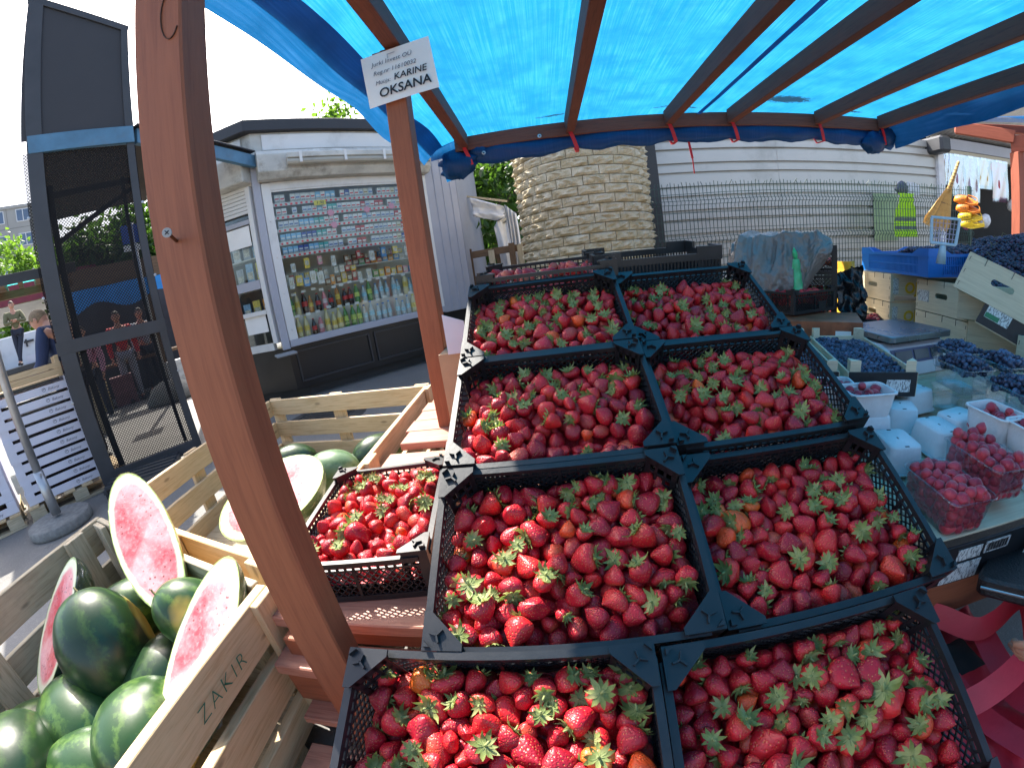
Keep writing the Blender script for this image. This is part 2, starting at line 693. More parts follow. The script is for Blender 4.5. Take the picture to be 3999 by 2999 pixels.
for z in (1.02, 1.32, 1.66):
    b = MB()
    b.bar(dl * .15 + Vector((.12, .125, z)), dl * 1.4 + Vector((.12, .125, z)), .22, .015)
    b.build('left_shelf', M_kin, kiosk)
# goods: every pack, bottle and box is a thing
K_ROT = (0, 0, KA)


def kw(x, y, z):
    return kmw @ Vector((x, y, z))


def pack_mesh(nm, col, stripe, w=.054, h=.086):
    bb = MB()
    bb.box(0, w, 0, .022, 0, h, 0)
    bb.box(.006, w - .006, -.0012, -.0002, h * .42, h * .62, 1)
    bb.box(.002, w - .002, -.0012, -.0002, .004, h * .3, 2)
    return bb.mesh(nm, [mat('pack_' + nm, col, .45, .05, 4, 0), mat('packs_' + nm, stripe, .45, .05, 4, 0), mat('pack_warning', (.35, .34, .32), .6, .3, 60, 0)])


PACKS = [('white', pack_mesh('white', (.75, .75, .74), (.55, .06, .06))), ('silver', pack_mesh('silver', (.62, .64, .68), (.12, .16, .35))),
         ('light blue', pack_mesh('light_blue', (.22, .48, .72), (.7, .7, .7))), ('dark blue', pack_mesh('dark_blue', (.04, .07, .30), (.6, .6, .6))),
         ('red', pack_mesh('red', (.50, .05, .05), (.75, .74, .7))), ('teal', pack_mesh('teal', (.08, .38, .36), (.7, .7, .7))),
         ('cream', pack_mesh('cream', (.70, .64, .50), (.35, .22, .08)))]
ROWN = ['topmost', 'second highest', 'middle', 'second lowest', 'lowest']
SEQ = ['0001002024030161000611', '0011102051000410400165', '1112255001010210111402', '2223355001114001100643', '2233255110014011110633']
for r, z in enumerate(SH):
    x = .19
    for k in range(26):
        ci = int(SEQ[r][(k * 21) // 26])
        if R.random() < .06:
            x += .058
            continue
        cn, me = PACKS[ci]
        o = inst('cigarette_pack', me, None, kw(x, .055 + R.uniform(0, .012), z + .002), K_ROT, (1.0, 1, 1.12 if r == 0 else 1))
        tag(o, f'{cn} cigarette pack on the {ROWN[r]} tobacco shelf of the kiosk', 'cigarette pack', f'{cn} packs on the {ROWN[r]} kiosk shelf')
        x += .058 + R.uniform(0, .003)
        if x > 1.69:
            break
M_yel = mat('yellow_card', (.78, .62, .03), .6, .05, 3, 0)
M_pink = mat('pink_card', (.80, .30, .42), .6, .05, 3, 0)
pc = thing('price_card', 'yellow price card reading 1.90 under the top kiosk shelf', 'price card', kw(.62, .02, 2.13), K_ROT)
b = MB()
b.box(0, .14, 0, .002, 0, .055)
b.build('card', M_yel, pc)
text('lettering', '1.90', .052, M_ink, pc, Matrix.Translation((.03, -.002, .01)) @ Matrix.Rotation(RAD(90), 4, 'X'))
for x, z, w in ((.80, 2.03, 'upper left one'), (1.25, 2.03, 'upper middle one'), (1.58, 2.05, 'upper right one'), (.82, 1.885, 'lower one under the left star')):
    bb = MB()
    ring = [((.05 if k % 2 else .03) * math.cos(k * math.pi / 9), -.0, (.05 if k % 2 else .03) * math.sin(k * math.pi / 9)) for k in range(18)]
    bb.prism([(p[0], p[2]) for p in ring], 0, .002, 'y')
    tag(bb.build('price_star', M_pink, None, kw(x, .025, z), K_ROT), f'pink star price tag on the kiosk pack shelves, {w}', 'price tag', 'pink star tags in the kiosk window')


def bottle_mesh(nm, col, capc, labc, s=1.0, clear=True):
    t = NT('bottle_' + nm)
    m = t.done(t.bsdf(col, .12, None, 0, .6, **({'Transmission__Weight': .35} if clear else {})))
    prof = [(0, 0), (.030, 0), (.034, .012), (.034, .085), (.031, .095), (.034, .105), (.034, .17), (.026, .21), (.014, .245), (.013, .262)]
    bb = MB()
    bb.lathe([(r * s, z * s) for r, z in prof], 12)
    cap = MB()
    cap.lathe([(.015 * s, .262 * s), (.016 * s, .264 * s), (.016 * s, .28 * s), (0, .281 * s)], 10)
    lab = MB()
    lab.lathe([(.0348 * s, .095 * s), (.0348 * s, .16 * s)], 12)
    return (bb.mesh(nm, m, True), cap.mesh(nm + '_cap', mat('cap_' + nm, capc, .4, .05, 3, 0), True), lab.mesh(nm + '_label', mat('lab_' + nm, labc, .6, .35, 30, 0), True))


BOT = [('clear water', bottle_mesh('water', (.72, .84, .88), (.05, .25, .65), (.35, .65, .85))), ('cola', bottle_mesh('cola', (.03, .012, .008), (.5, .02, .02), (.6, .06, .06), 1.0, False)),
       ('orange soda', bottle_mesh('orange', (.75, .30, .04), (.75, .3, .03), (.8, .55, .1))), ('green lemonade', bottle_mesh('green', (.15, .42, .10), (.7, .6, .05), (.55, .65, .15))),
       ('pale juice', bottle_mesh('juice', (.72, .62, .34), (.75, .65, .1), (.75, .55, .12), 1.05, False)), ('pink', bottle_mesh('pink', (.75, .25, .28), (.7, .7, .7), (.8, .6, .6), 1.0, False))]


def put_bottle(ci, x, y, z, row):
    nm, (bm_, cm, lm_) = BOT[ci]
    o = tag(inst('bottle', bm_, None, kw(x, y, z), (0, 0, R.random() * 6), (R.uniform(.85, 1.1),) * 2 + (R.uniform(.70, .98),)), f'{nm} bottle in the {row} drinks row of the kiosk window', 'bottle', f'{nm} bottles, {row} row of the kiosk')
    inst('cap', cm, o)
    inst('label', lm_, o)


for k in range(21):
    x = .2 + k * .083
    c1 = [3, 4, 1, 2, 1, 5, 1, 2, 1, 1, 3, 0, 3, 0, 0, 0, 0, 0, 4, 0, 0][k]
    c2 = [4, 4, 1, 5, 4, 4, 4, 3, 3, 3, 0, 0, 0, 0, 0, 0, 0, 0, 4, 0, 0][k]
    put_bottle(c1, x + R.uniform(-.012, .012), .28 + R.uniform(-.03, .03), .931, 'upper')
    put_bottle(c2, x + .02 + R.uniform(-.012, .012), .12 + R.uniform(-.02, .03), .662, 'lower')
b = MB()
for k in range(30):
    x, z = .2 + (k % 15) * .12 + R.uniform(-.03, .03), (1.18 if k < 15 else .93) + R.uniform(-.02, .02)
    yy = .20 if k < 15 else .07
    b.box(x, x + .055, yy, yy + .002, z, z + .03)
b.build('price_notes', M_paper, kiosk, kind='stuff')
BOXC = [('red', (.5, .06, .05)), ('yellow', (.75, .55, .08)), ('brown', (.22, .09, .03)), ('blue', (.12, .32, .62)), ('white', (.7, .7, .68)), ('green', (.12, .35, .12)), ('orange', (.75, .3, .05)), ('pink', (.75, .35, .4))]
spots = [(.20 + .085 * i, .10, 1.24 + .02 * (i % 2), .07, .12, (4, 1, 3, 4)[i % 4], 'hanging at the left of the kiosk window') for i in range(5)]
spots += [(.66 + .07 * i, .25, 1.212, .06, .09 + .05 * (i % 2), (2, 6, 2, 1, 2, 0, 4)[i], 'on the lower sweets shelf') for i in range(7)]
spots += [(1.20 + .085 * i, .25, 1.212, .07, .10, (4, 5, 1, 6, 1, 6, 7, 3)[i], 'on the right of the lower sweets shelf') for i in range(8)]
spots += [(1.0 + .082 * i, .36, 1.402, .07, .08, (0, 2, 5, 0, 6, 0, 3, 6, 3, 4)[i], 'on the upper sweets shelf') for i in range(10)]
spots += [(.20 + .06 * i, .32, 1.302, .05, .12, (4, 0, 4, 3, 1, 4, 5, 2, 4)[i], 'on the short left shelf of the kiosk window') for i in range(9)]
spots += [(.25 + .16 * i, .08, 1.42 + .02 * (i % 3), .06, .10, (4, 1, 7, 4, 2, 0, 4, 3, 1, 4)[i], 'hung on a cord in the kiosk window') for i in range(10)]
spots += [(1.0 + .09 * i, .40, 1.49, .08, .06, (4, 2, 0, 4, 6, 3, 4, 7, 1)[i], 'in the top layer of the upper sweets shelf') for i in range(9)]
spots += [(.78 + .07 * i, .2, 1.34 + .0 * i, .06, .07, (4, 4, 0, 1)[i], 'hanging in the middle of the kiosk window') for i in range(4)]
for x, y, z, w, h, ci, where in spots:
    bb = MB()
    w2, h2 = w * R.uniform(.8, 1.1), h * R.uniform(.8, 1.2)
    bb.box(0, w2, 0, .04, 0, h2)
    bb.box(w2 * .15, w2 * .85, -.0012, 0, h2 * .3, h2 * .75, 1)
    cn, col = BOXC[ci]
    tag(bb.build('sweets_box', [mat('goods_' + cn, col, .4, .3, 40, 0), mat('goods_print', (.6, .55, .45), .5, .5, 90, 0)], None, kw(x, y, z), K_ROT),
        f'{cn} packet of sweets {where}', 'packet', f'{cn} packets {where}')
MAGC = [('pale blue', (.25, .42, .60)), ('red and white', (.62, .12, .12)), ('orange', (.75, .28, .03)), ('grey', (.35, .36, .40)), ('pink', (.65, .35, .40)), ('yellow', (.70, .55, .10)), ('white', (.68, .68, .66)), ('green', (.12, .30, .14))]
for r_, z in enumerate((1.67, 1.41, 1.33 - .30)):
    for k in range(8):
        cn, col = MAGC[(k * 3 + r_ * 5) % 8]
        bb = MB()
        h = R.uniform(.15, .22)
        bb.box(-.05, .05, -.006, .006, 0, h)
        bb.box(-.04, .04, -.0075, -.006, h * .15, h * .55, 1)
        p = dl * (.20 + k * .145) + Vector((.07, .075, z))
        tag(bb.build('magazine', [mat('mag_' + cn.replace(' ', '_'), col, .4, .35, 30, 0), mat('goods_print', (.6, .55, .45))], None, kmw @ p, (0, 0, KA + math.atan2(-.691, .723))),
            f'{cn} packet on the {["top", "middle", "bottom"][r_]} shelf of the narrow left kiosk window', 'packet', f'{cn} packets in the left kiosk window')
# blue canopy beams fixed to the kiosk corner
M_bluesteel = mat('blue_steel', (.065, .17, .27), .5, .2, 6, .05, 40, dirt=.35)
aw = thing('canopy_frame', 'blue steel beams running from the kiosk corner to the dark screen', 'steel frame', (-2.95, 3.6, 1.62))
board('beam', aw, (-2.80, 3.93, 1.60), (-3.05, 2.62, 1.68), .13, .06, (0, 0, 1), M_bluesteel, org=(-2.95, 3.6, 1.62))
board('beam', aw, (-3.03, 2.585, 1.68), (-3.50, 1.92, 1.66), .14, .05, (0, 0, 1), M_bluesteel, org=(-2.95, 3.6, 1.62))
board('beam', aw, (-2.80, 3.93, 1.60), (-2.45, 4.26, 1.61), .10, .05, (0, 0, 1), M_bluesteel, org=(-2.95, 3.6, 1.62))
board('cover_plate', aw, (-2.92, 3.93, 1.70), (-3.15, 2.62, 1.76), .015, .35, (0, 0, 1), M_roofk, org=(-2.95, 3.6, 1.62))

b = MB()
AO = Vector((-2.95, 3.6, 1.62))
b.add([Vector(p) - AO for p in ((-3.52, 1.95, 1.70), (-3.06, 2.62, 1.72), (-4.6, 4.4, 1.80), (-5.9, 3.3, 1.78))] + [Vector(p) - AO + Vector((0, 0, .03)) for p in ((-3.52, 1.95, 1.70), (-3.06, 2.62, 1.72), (-4.6, 4.4, 1.80), (-5.9, 3.3, 1.78))],
      [(0, 3, 2, 1), (4, 5, 6, 7), (0, 1, 5, 4), (1, 2, 6, 5), (2, 3, 7, 6), (3, 0, 4, 7)])
b.build('awning_roof', mat('awning_brown', (.05, .038, .03), .8, .3, 4, .1, 30), aw)

# ================================================================== DARK MESH SCREEN
scr = thing('mesh_screen', 'tall dark framed screen of woven mesh with a slanted top', 'screen', (-3.28, 2.24, -1.0))
So = Vector((-3.28, 2.24, -1.0))
TL, TR, BL_, BR_ = Vector((-3.50, 1.93, 2.93)), Vector((-3.05, 2.59, 2.66)), Vector((-3.53, 1.88, -.99)), Vector((-3.04, 2.60, -.97))
sd = (BR_ - BL_).normalized()
sn = Vector((sd.y, -sd.x, 0))


def spt(u, z):
    return Vector((BL_.x + (BR_.x - BL_.x) * u, BL_.y + (BR_.y - BL_.y) * u, z))


def woven():
    t = NT('woven_mesh')
    v = t.coord('Object', (1, 1, 1))
    sxyz = t.n('SeparateXYZ', Vector=v)
    along = t.math('ADD', t.math('MULTIPLY', sxyz.outputs['X'], sd.x), t.math('MULTIPLY', sxyz.outputs['Y'], sd.y))
    wa = t.math('SINE', t.math('MULTIPLY', along, 6.283 / .024))
    wb = t.math('SINE', t.math('MULTIPLY', sxyz.outputs['Z'], 6.283 / .026))
    hole = t.ramp(t.math('ADD', t.math('MULTIPLY', t.math('MULTIPLY', wa, wb), .5), .5), [(.40, .05), (.62, .32)])
    d = t.n('BsdfDiffuse', Color=(.02, .02, .021, 1))
    tr = t.n('BsdfTransparent')
    ms = t.n('MixShader')
    t.put(ms, 0, hole)
    t.put(ms, 1, d)
    t.put(ms, 2, tr)
    return t.done(ms)


b = MB()
a0 = [spt(0, 1.70), spt(1, 1.70), TR, TL]
b.add([p + sn * .006 - So for p in a0] + [p - sn * .006 - So for p in a0], [(0, 1, 2, 3), (7, 6, 5, 4), (0, 4, 5, 1), (1, 5, 6, 2), (2, 6, 7, 3), (3, 7, 4, 0)])
b.build('top_sheet', mat('dark_sheet', (.032, .033, .038), .7, .12, 3, .05, 90), scr)
b = MB()
a0 = [spt(0, -.98), spt(1, -.98), spt(1, 1.60), spt(0, 1.60)]
b.add([p - So for p in a0], [(0, 1, 2, 3)])
b.build('mesh_sheet', woven(), scr)
for nm, p, q, w in (('frame_bar', BL_ + sd * .06, TL + sd * .06, .12), ('frame_bar', BR_ - sd * .03, TR - sd * .03, .06), ('frame_bar', TL, TR, .06), ('frame_bar', spt(0, -.95), spt(1, -.95), .1), ('frame_bar', spt(0, .11), spt(1, .09), .10)):
    board(nm, scr, p, q, w, .05, sd if abs((q - p).normalized().z) > .7 else (0, 0, 1), M_darkmetal, org=So)
for p, q, w in ((spt(.2, 1.35), spt(.22, -.9), .05), (spt(.05, 1.25), spt(1, 1.32), .05), (spt(.22, .9), spt(1, 1.28), .035), (spt(.85, 1.35), spt(.87, -.9), .03)):
    board('brace', scr, p - sn * .05, q - sn * .05, w, .03, sd if abs((q - p).normalized().z) > .7 else (0, 0, 1), M_darkmetal, org=So)
b = MB()
for z in (-.3, .5, 1.1):
    for u in (.0, 1.0):
        p = spt(u, z) + sn * .035 - So
        b.lathe([(0, 0), (.012, 0), (.012, .008), (0, .01)], 6, fn=lambda r, a, h, p=p: (p.x + sn.x * h + sd.x * r * math.cos(a), p.y + sn.y * h + sd.y * r * math.cos(a), p.z + r * math.sin(a)))
b.build('bolts', M_steel, scr)

# ================================================================== STONE PILLAR
PX, PY, PR = .60, 5.22, .80


def stone_mat():
    t = NT('split_limestone')
    v = t.coord()
    oi = t.n('ObjectInfo')
    ad = t.n('VectorMath', _operation='ADD')
    t.put(ad, 0, v)
    sc = t.n('VectorMath', _operation='SCALE')
    t.put(sc, 0, oi.outputs['Location'])
    sc.inputs['Scale'].default_value = 7.3
    t.put(ad, 1, sc.outputs[0])
    n1 = t.noise(ad.outputs[0], 14, 6, .65)
    n2 = t.noise(ad.outputs[0], 60, 4, .7)
    c = t.ramp(n1, [(.3, (.38, .32, .20)), (.5, (.56, .49, .35)), (.7, (.66, .61, .49))])
    c = t.mix(c, (.42, .31, .15), t.math('MULTIPLY', t.rand(), .35))
    c = t.mix(c, (.20, .16, .10), t.ramp(n2, [(.56, 0.), (.75, .7)]))
    return t.done(t.bsdf(c, .9, t.bump(t.math('ADD', n1, t.math('MULTIPLY', n2, .5)), .7, .02), 0, .2))


M_stone = stone_mat()
pil = thing('stone_pillar', 'round pillar clad in rough pale limestone blocks behind the fruit stall', 'pillar', (PX, PY, -EYE))
b = MB()
b.lathe([(0, 0), (PR - .055, 0), (PR - .055, 2.72), (0, 2.72)], 48)
b.build('core', mat('mortar', (.36, .31, .23), .95, .15, 20, .4, 90), pil)
NS, RH = 17, .101
da = 2 * math.pi / NS


def stone_mesh(seed):
    nx, nz = 5, 4
    half = da / 2 - .005

    def pt(u, v, dep):
        a = (u * 2 - 1) * half
        z = (v - .5) * (RH - .008)
        edge = min(u, 1 - u, v, 1 - v) * 4
        e = min(1, edge * 1.3)
        r = PR - .055 + dep * (.030 + e * (.024 + .045 * fbm(u * 3 + seed * 9.1, v * 2, seed * 3.3, 1.3)))
        if 0 < u < 1:
            a += .012 * noise.noise((u * 4, v * 4, seed * 5.0 + 2))
        return (r * math.cos(a), r * math.sin(a), z)
    bb = MB()
    bb.grid(lambda u, v: pt(u, v, 1), nx, nz)
    W = nz + 1
    per = [(i, 0) for i in range(nx)] + [(nx, j) for j in range(nz)] + [(i, nz) for i in range(nx, 0, -1)] + [(0, j) for j in range(nz, 0, -1)]
    o = len(bb.v)
    bb.v += [pt(i / nx, j / nz, 0) for i, j in per]
    for k, (i, j) in enumerate(per):
        k2 = (k + 1) % len(per)
        i2, j2 = per[k2]
        bb.f.append((i * W + j, o + k, o + k2, i2 * W + j2))
        bb.m.append(0)
    return bb.mesh('stone', M_stone, False)


SM = [stone_mesh(s) for s in range(9)]
low = MB()
for row in range(27):
    z = .05 + row * RH
    for k in range(NS):
        a = k * da + (da / 2 if row % 2 else 0) + (row % 3) * .05
        me = R.choice(SM)
        if row >= 10:
            inst('stone', me, pil, (0, 0, z), (0, 0, a))
        else:
            ca, sa = math.cos(a), math.sin(a)
            vs = [(v.co.x * ca - v.co.y * sa, v.co.x * sa + v.co.y * ca, v.co.z + z) for v in me.vertices]
            low.add(vs, [tuple(p.vertices) for p in me.polygons])
low.build('lower_stones', M_stone, pil, kind='stuff')

# ================================================================== METAL WALL AND WIRE FENCE
M_sheet = mat('pale_sheet_metal', (.47, .455, .425), .38, .06, 1.5, .02, 30, metal=.25, dirt=.4)
wl = thing('metal_wall', 'pale profiled sheet metal wall behind the green wire fence', 'wall', (4.0, 5.6, -EYE))
prof = []
z = 0.0
k = 0
while z < 2.62:
    fl = .085 if k % 2 else .15
    prof += [(0, z), (0, z + fl), (.045, z + fl + .006), (.045, z + fl + .032)]
    z += fl + .04
    k += 1
prof = [(y, min(zz, 2.62)) for y, zz in prof]
for x0, x1, dy in ((1.62, 3.45, 0), (3.43, 5.1, -.006), (5.08, 6.5, 0)):
    b = MB()
    o = 0
    for y, zz in prof:
        b.v += [(x0 - 4, y + dy, zz), (x1 - 4, y + dy, zz)]
    for i in range(len(prof) - 1):
        b.f.append((2 * i, 2 * i + 1, 2 * i + 3, 2 * i + 2))
        b.m.append(0)
    po = b.build('sheet_panel', M_sheet, wl)
    so = po.modifiers.new('thick', 'SOLIDIFY')
    so.thickness = .003
b = MB()
b.box(-2.62, -2.40, -.25, .03, 0, 2.62)
b.build('dark_end_post', mat('dark_post', (.03, .03, .032), .5, .2, 4, .05, 40), wl, bevel=.006)
b = MB()
b.box(2.48, 2.62, -.06, .05, 0, 2.5)
b.build('end_post', M_white, wl, bevel=.006)
b = MB()
b.box(2.3, 2.55, -.3, .3, 2.40, 2.66)
b.build('gutter', M_darkmetal, wl, bevel=.04)
for nm, x0, x1, z0, z1, cc in (('green_reflection_sheet', 1.05, 1.55, 1.05, 1.75, (.25, .45, .12)), ):
    b = MB()
    b.box(x0, x1, -.03, -.025, z0, z1)
    b.build('green_reflection', mat('green_reflection_tint', (.30, .40, .22), .5, .3, 2, 0), wl)  # flat green panel painted as a reflection on the metal wall

M_wire = mat('green_fence_wire', (.022, .055, .045), .45, .15, 8, 0)
fe = thing('wire_fence', 'dark green welded wire fence with bent wire ends before the metal wall', 'fence', (3.8, 5.0, -EYE))
wv, wh = MB(), MB()


def wire(mb, pts, r):
    mb.tube(pts, r, 4, caps=False)


FX0, FX1 = 1.02, 6.6
nx = int((FX1 - FX0) / .05)
hz = [.08, .17, .28, .33, .42, .53, .63, .73, .83, .93, 1.03, 1.13, 1.18, 1.28, 1.38, 1.48, 1.58, 1.63, 1.71, 1.79]
for k in range(nx + 1):
    x = FX0 + k * .05 - 3.8
    top = 1.84 + .012 * math.sin(k * 1.7)
    pts = []
    for zz, yy in ((.03, 0), (.26, 0), (.305, -.035), (.35, 0), (1.11, 0), (1.155, -.035), (1.20, 0), (1.56, 0), (1.605, -.035), (1.65, 0), (top - .05, 0)):
        pts.append((x, yy, zz))
    jx, jy = (R.uniform(-.03, .03), R.uniform(-.04, .02)) if R.random() < .4 else (0, 0)
    pts.append((x + jx, jy, top))
    wire(wv, pts, .0045)
for zz in hz:
    wire(wh, [(FX0 - 3.8 + (FX1 - FX0) * i / 12, -.006, zz + .006 * math.sin(i * 1.3 + zz * 9)) for i in range(13)], .0045)
wv.build('upright_wires', M_wire, fe, kind='stuff')
wh.build('cross_wires', M_wire, fe, kind='stuff')
for x in (FX0 + .03, 6.55):
    b = MB()
    b.box(x - 3.8 - .025, x - 3.8 + .025, .012, .052, 0, 1.86)
    b.build('fence_post', M_wire, fe, bevel=.003)
b = MB()
b.box(-.05, 2.6, .1, .11, .03, .62)
b.build('green_board', mat('dark_green_board', (.03, .065, .05), .6, .3, 3, .05, 30), fe)

# ================================================================== TREES
def leaf_mat(name, c1, c2):
    t = NT(name)
    r_ = t.n('NewGeometry').outputs['Random Per Island']
    c = t.mix(c1, c2, r_)
    d = t.bsdf(c, .5, None, 0, .3)
    tr = t.n('BsdfTranslucent', Color=(c2[0] * 2.0, c2[1] * 2.0, c2[2] * .8, 1))
    ms = t.n('MixShader', i0=.4)
    t.put(ms, 1, d)
    t.put(ms, 2, tr)
    return t.done(ms)


M_bark = mat('bark', (.09, .07, .05), .9, .3, 10, .6, 40)
M_leafA = leaf_mat('leaf_light', (.045, .095, .018), (.10, .19, .035))
M_leafB = leaf_mat('leaf_dark', (.018, .05, .012), (.05, .11, .025))


def tree(name, label, x, y, h, cr, m, nclump=46, per=90, leaf=.12, seed=1, cz=.62, squash=1.1):
    rr = random.Random(seed)
    t = thing(name, label, 'tree', (x, y, -EYE), group='trees around the market')
    b = MB()
    b.tube([(0, 0, 0), (.05, 0, h * .25), (-.03, .04, h * .5), (.02, 0, h * .8)], [h * .03, h * .024, h * .017, h * .006], 8)
    for k in range(9):
        a = k * 2.4
        z0 = h * (.3 + .05 * k)
        L = cr * (.9 - .05 * k)
        b.tube([(0, 0, z0), (L * .5 * math.cos(a), L * .5 * math.sin(a), z0 + L * .35), (L * math.cos(a), L * math.sin(a), z0 + L * .55)], [h * .011, h * .007, h * .002], 5)
    b.build('trunk', M_bark, t)
    V, F = [], []
    for c in range(nclump):
        while True:
            p = Vector((rr.uniform(-1, 1), rr.uniform(-1, 1), rr.uniform(-1, 1)))
            if .35 < p.length < 1:
                break
        cc = Vector((p.x * cr, p.y * cr, h * cz + p.z * cr * squash))
        s = cr * rr.uniform(.18, .36)
        for k in range(per):
            q = Vector((rr.gauss(0, .5), rr.gauss(0, .5), rr.gauss(0, .4))) * s + cc
            n = Vector((rr.gauss(0, 1), rr.gauss(0, 1), rr.gauss(.6, .8))).normalized()
            u = n.orthogonal().normalized()
            w = n.cross(u)
            a = rr.random() * 6.28
            u, w = u * math.cos(a) + w * math.sin(a), w * math.cos(a) - u * math.sin(a)
            l = leaf * rr.uniform(.6, 1.2)
            o = len(V)
            V += [tuple(q - u * l), tuple(q + w * l * .5 - n * l * .15), tuple(q + u * l), tuple(q - w * l * .5 - n * l * .15)]
            F.append((o, o + 1, o + 2, o + 3))
    me = bpy.data.meshes.new('crown')
    me.from_pydata(V, [], F)
    me.materials.append(m)
    inst('crown', me, t)
    return t


tree('maple_tree', 'bright green tree top showing over the kiosk roof', -5.1, 13.2, 7.2, 2.0, M_leafA, seed=3, leaf=.14, cz=.75)
tree('linden_tree', 'dark leafy tree between the kiosk and the stone pillar', -.75, 9.6, 4.4, 1.9, M_leafB, 70, 110, .11, 5, .5)
tree('linden_tree', 'darker tree half hidden behind the left side of the pillar', -.1, 11.8, 5.2, 2.2, M_leafB, 60, 90, .13, 6, .5)
tree('birch_tree', 'light green young tree before the far apartment block', -22.4, 11.3, 7.4, 1.9, M_leafA, 50, 90, .17, 8, .6, 1.5)
tree('lime_tree', 'broad dark tree seen through the left side of the mesh screen', -15.6, 11.3, 6.6, 2.3, M_leafB, 70, 90, .2, 9, .55)
tree('lime_tree', 'broad dark tree seen through the right side of the mesh screen', -14.2, 13.6, 7.2, 2.9, M_leafB, 80, 90, .2, 10, .55)
tree('lime_tree', 'tall green tree farther back between kiosk and screen', -16.5, 18.0, 7.0, 3.2, M_leafA, 60, 80, .22, 11, .5)
# ================================================================== OWN STALL: POSTS, RAFTERS, TARPAULIN
stall = thing('market_stall', 'brown stained timber frame of the strawberry stall with posts and rafters', 'market stall', (-.43, .44, -EYE))
SO = Vector((-.43, .44, -EYE))


def smat(**k):
    return dict(org=SO)


p1 = board('post', stall, (-.4288, .4355, -EYE), (-.4288, .4355, .899), .0855, .051, (1, 0, 0), M_stain, .003, SO)
p2 = board('post', stall, (-.441, 1.54, -EYE), (-.441, 1.54, .899), .080, .078, (1, 0, 0), M_stain, .003, SO)
for x, y in ((2.86, .30), (-.43, -.45), (2.86, -.45), (2.86, 2.5)):
    if y != 2.5:
        board('post', stall, (x, y, -EYE), (x, y, .899), .08, .07, (1, 0, 0), M_stain, .003, SO)
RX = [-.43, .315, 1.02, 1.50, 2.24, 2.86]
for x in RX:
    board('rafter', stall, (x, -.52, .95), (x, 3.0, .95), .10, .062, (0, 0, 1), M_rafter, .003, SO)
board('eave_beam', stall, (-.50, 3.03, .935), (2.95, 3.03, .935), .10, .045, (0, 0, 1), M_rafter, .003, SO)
board('eave_beam', stall, (-.50, -.46, .853), (2.95, -.46, .853), .10, .045, (0, 0, 1), M_stain, .003, SO)
b = MB()
b.box(-.07, .07, -.035, .06, -.05, 0)
b.build('bearer_block', M_stain, stall, Vector((-.443, 1.54, .897)) - SO, bevel=.003)
M_rust = mat('rusty_screw', (.16, .07, .035), .6, .4, 60, .2, 300, metal=.6)
b = MB()
b.tube([(-.429, .412, .110), (-.401, .372, .113)], .0022, 8)
scw = b.build('screw', M_rust, stall, -SO)
b = MB()
dv = (Vector((-.401, .372, .113)) - Vector((-.429, .412, .110))).normalized()
b.tube([Vector((-.401, .372, .113)) - dv * .004, Vector((-.401, .372, .113)), Vector((-.401, .372, .113)) + dv * .0008], [.0024, .006, .0056], 14)
hd = b.build('screw_head', mat('dull_screw', (.30, .28, .26), .45, .3, 90, .1, 300, metal=.7), scw)
b = MB()
e1 = dv.orthogonal().normalized()
e2 = dv.cross(e1)
hp = Vector((-.401, .372, .113)) + dv * .0012
b.bar(hp - e1 * .0032, hp + e1 * .0032, .0009, .0009, dv)
b.bar(hp - e2 * .0032, hp + e2 * .0032, .0009, .0009, dv)
b.build('cross_slot', M_ink, hd)
# burnt ring mark near the post's top
b = MB()
for k in range(16):
    a0, a1 = math.pi * (.42 + .085 * k), math.pi * (.42 + .085 * (k + 1))
    q0 = Vector((-.403 + .016 * math.cos(a0), .4096, .405 + .036 * math.sin(a0)))
    q1 = Vector((-.403 + .016 * math.cos(a1), .4096, .405 + .036 * math.sin(a1)))
    b.bar(q0, q1, .001, .003, (0, -1, 0))
b.build('ring_mark', mat('burn_mark', (.07, .03, .018), .8, .5, 200, 0), stall, -SO)


def tarp_mat(name, tcol, dcol, k, mold=False):
    t = NT(name)
    v = t.coord()
    st = t.coord('Object', (150, 2.2, 2))
    n1 = t.noise(st, 1.0, 3, .6)
    n2 = t.noise(v, 5, 4, .6)
    n3 = t.noise(t.coord('Object', (14, 30, 6)), 1, 5, .7)
    stain = t.ramp(n3, [(.70, 0.), (.78, .55)])
    tc = t.mix(tcol, tuple(min(1, x * 1.35 + .02) for x in tcol), t.ramp(n1, [(.42, 0.), (.75, 1.)]))
    tc = t.mix(tc, tuple(x * .78 for x in tcol), t.ramp(n2, [(.35, .8), (.62, 0.)]))
    tc = t.mix(tc, (.008, .02, .04), stain)
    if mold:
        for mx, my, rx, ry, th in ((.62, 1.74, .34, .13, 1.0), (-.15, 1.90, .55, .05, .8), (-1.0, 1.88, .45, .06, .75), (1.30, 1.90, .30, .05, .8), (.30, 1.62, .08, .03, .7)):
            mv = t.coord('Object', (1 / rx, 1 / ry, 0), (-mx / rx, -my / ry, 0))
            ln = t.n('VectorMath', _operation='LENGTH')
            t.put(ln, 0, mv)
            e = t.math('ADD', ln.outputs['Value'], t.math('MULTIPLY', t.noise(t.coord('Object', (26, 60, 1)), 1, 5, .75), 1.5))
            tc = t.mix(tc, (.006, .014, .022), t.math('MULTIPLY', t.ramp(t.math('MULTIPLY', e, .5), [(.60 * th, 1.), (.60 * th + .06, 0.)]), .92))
    vn = t.noise(t.coord('Object', (30, 30, 30)), 1, 3)
    tr = t.n('BsdfTranslucent')
    t.put(tr, 'Color', tc)
    d = t.bsdf(dcol, .42, t.bump(vn, .15, .004), 0, .4)
    ms = t.n('MixShader', i0=k)
    t.put(ms, 1, d)
    t.put(ms, 2, tr)
    return t.done(ms)


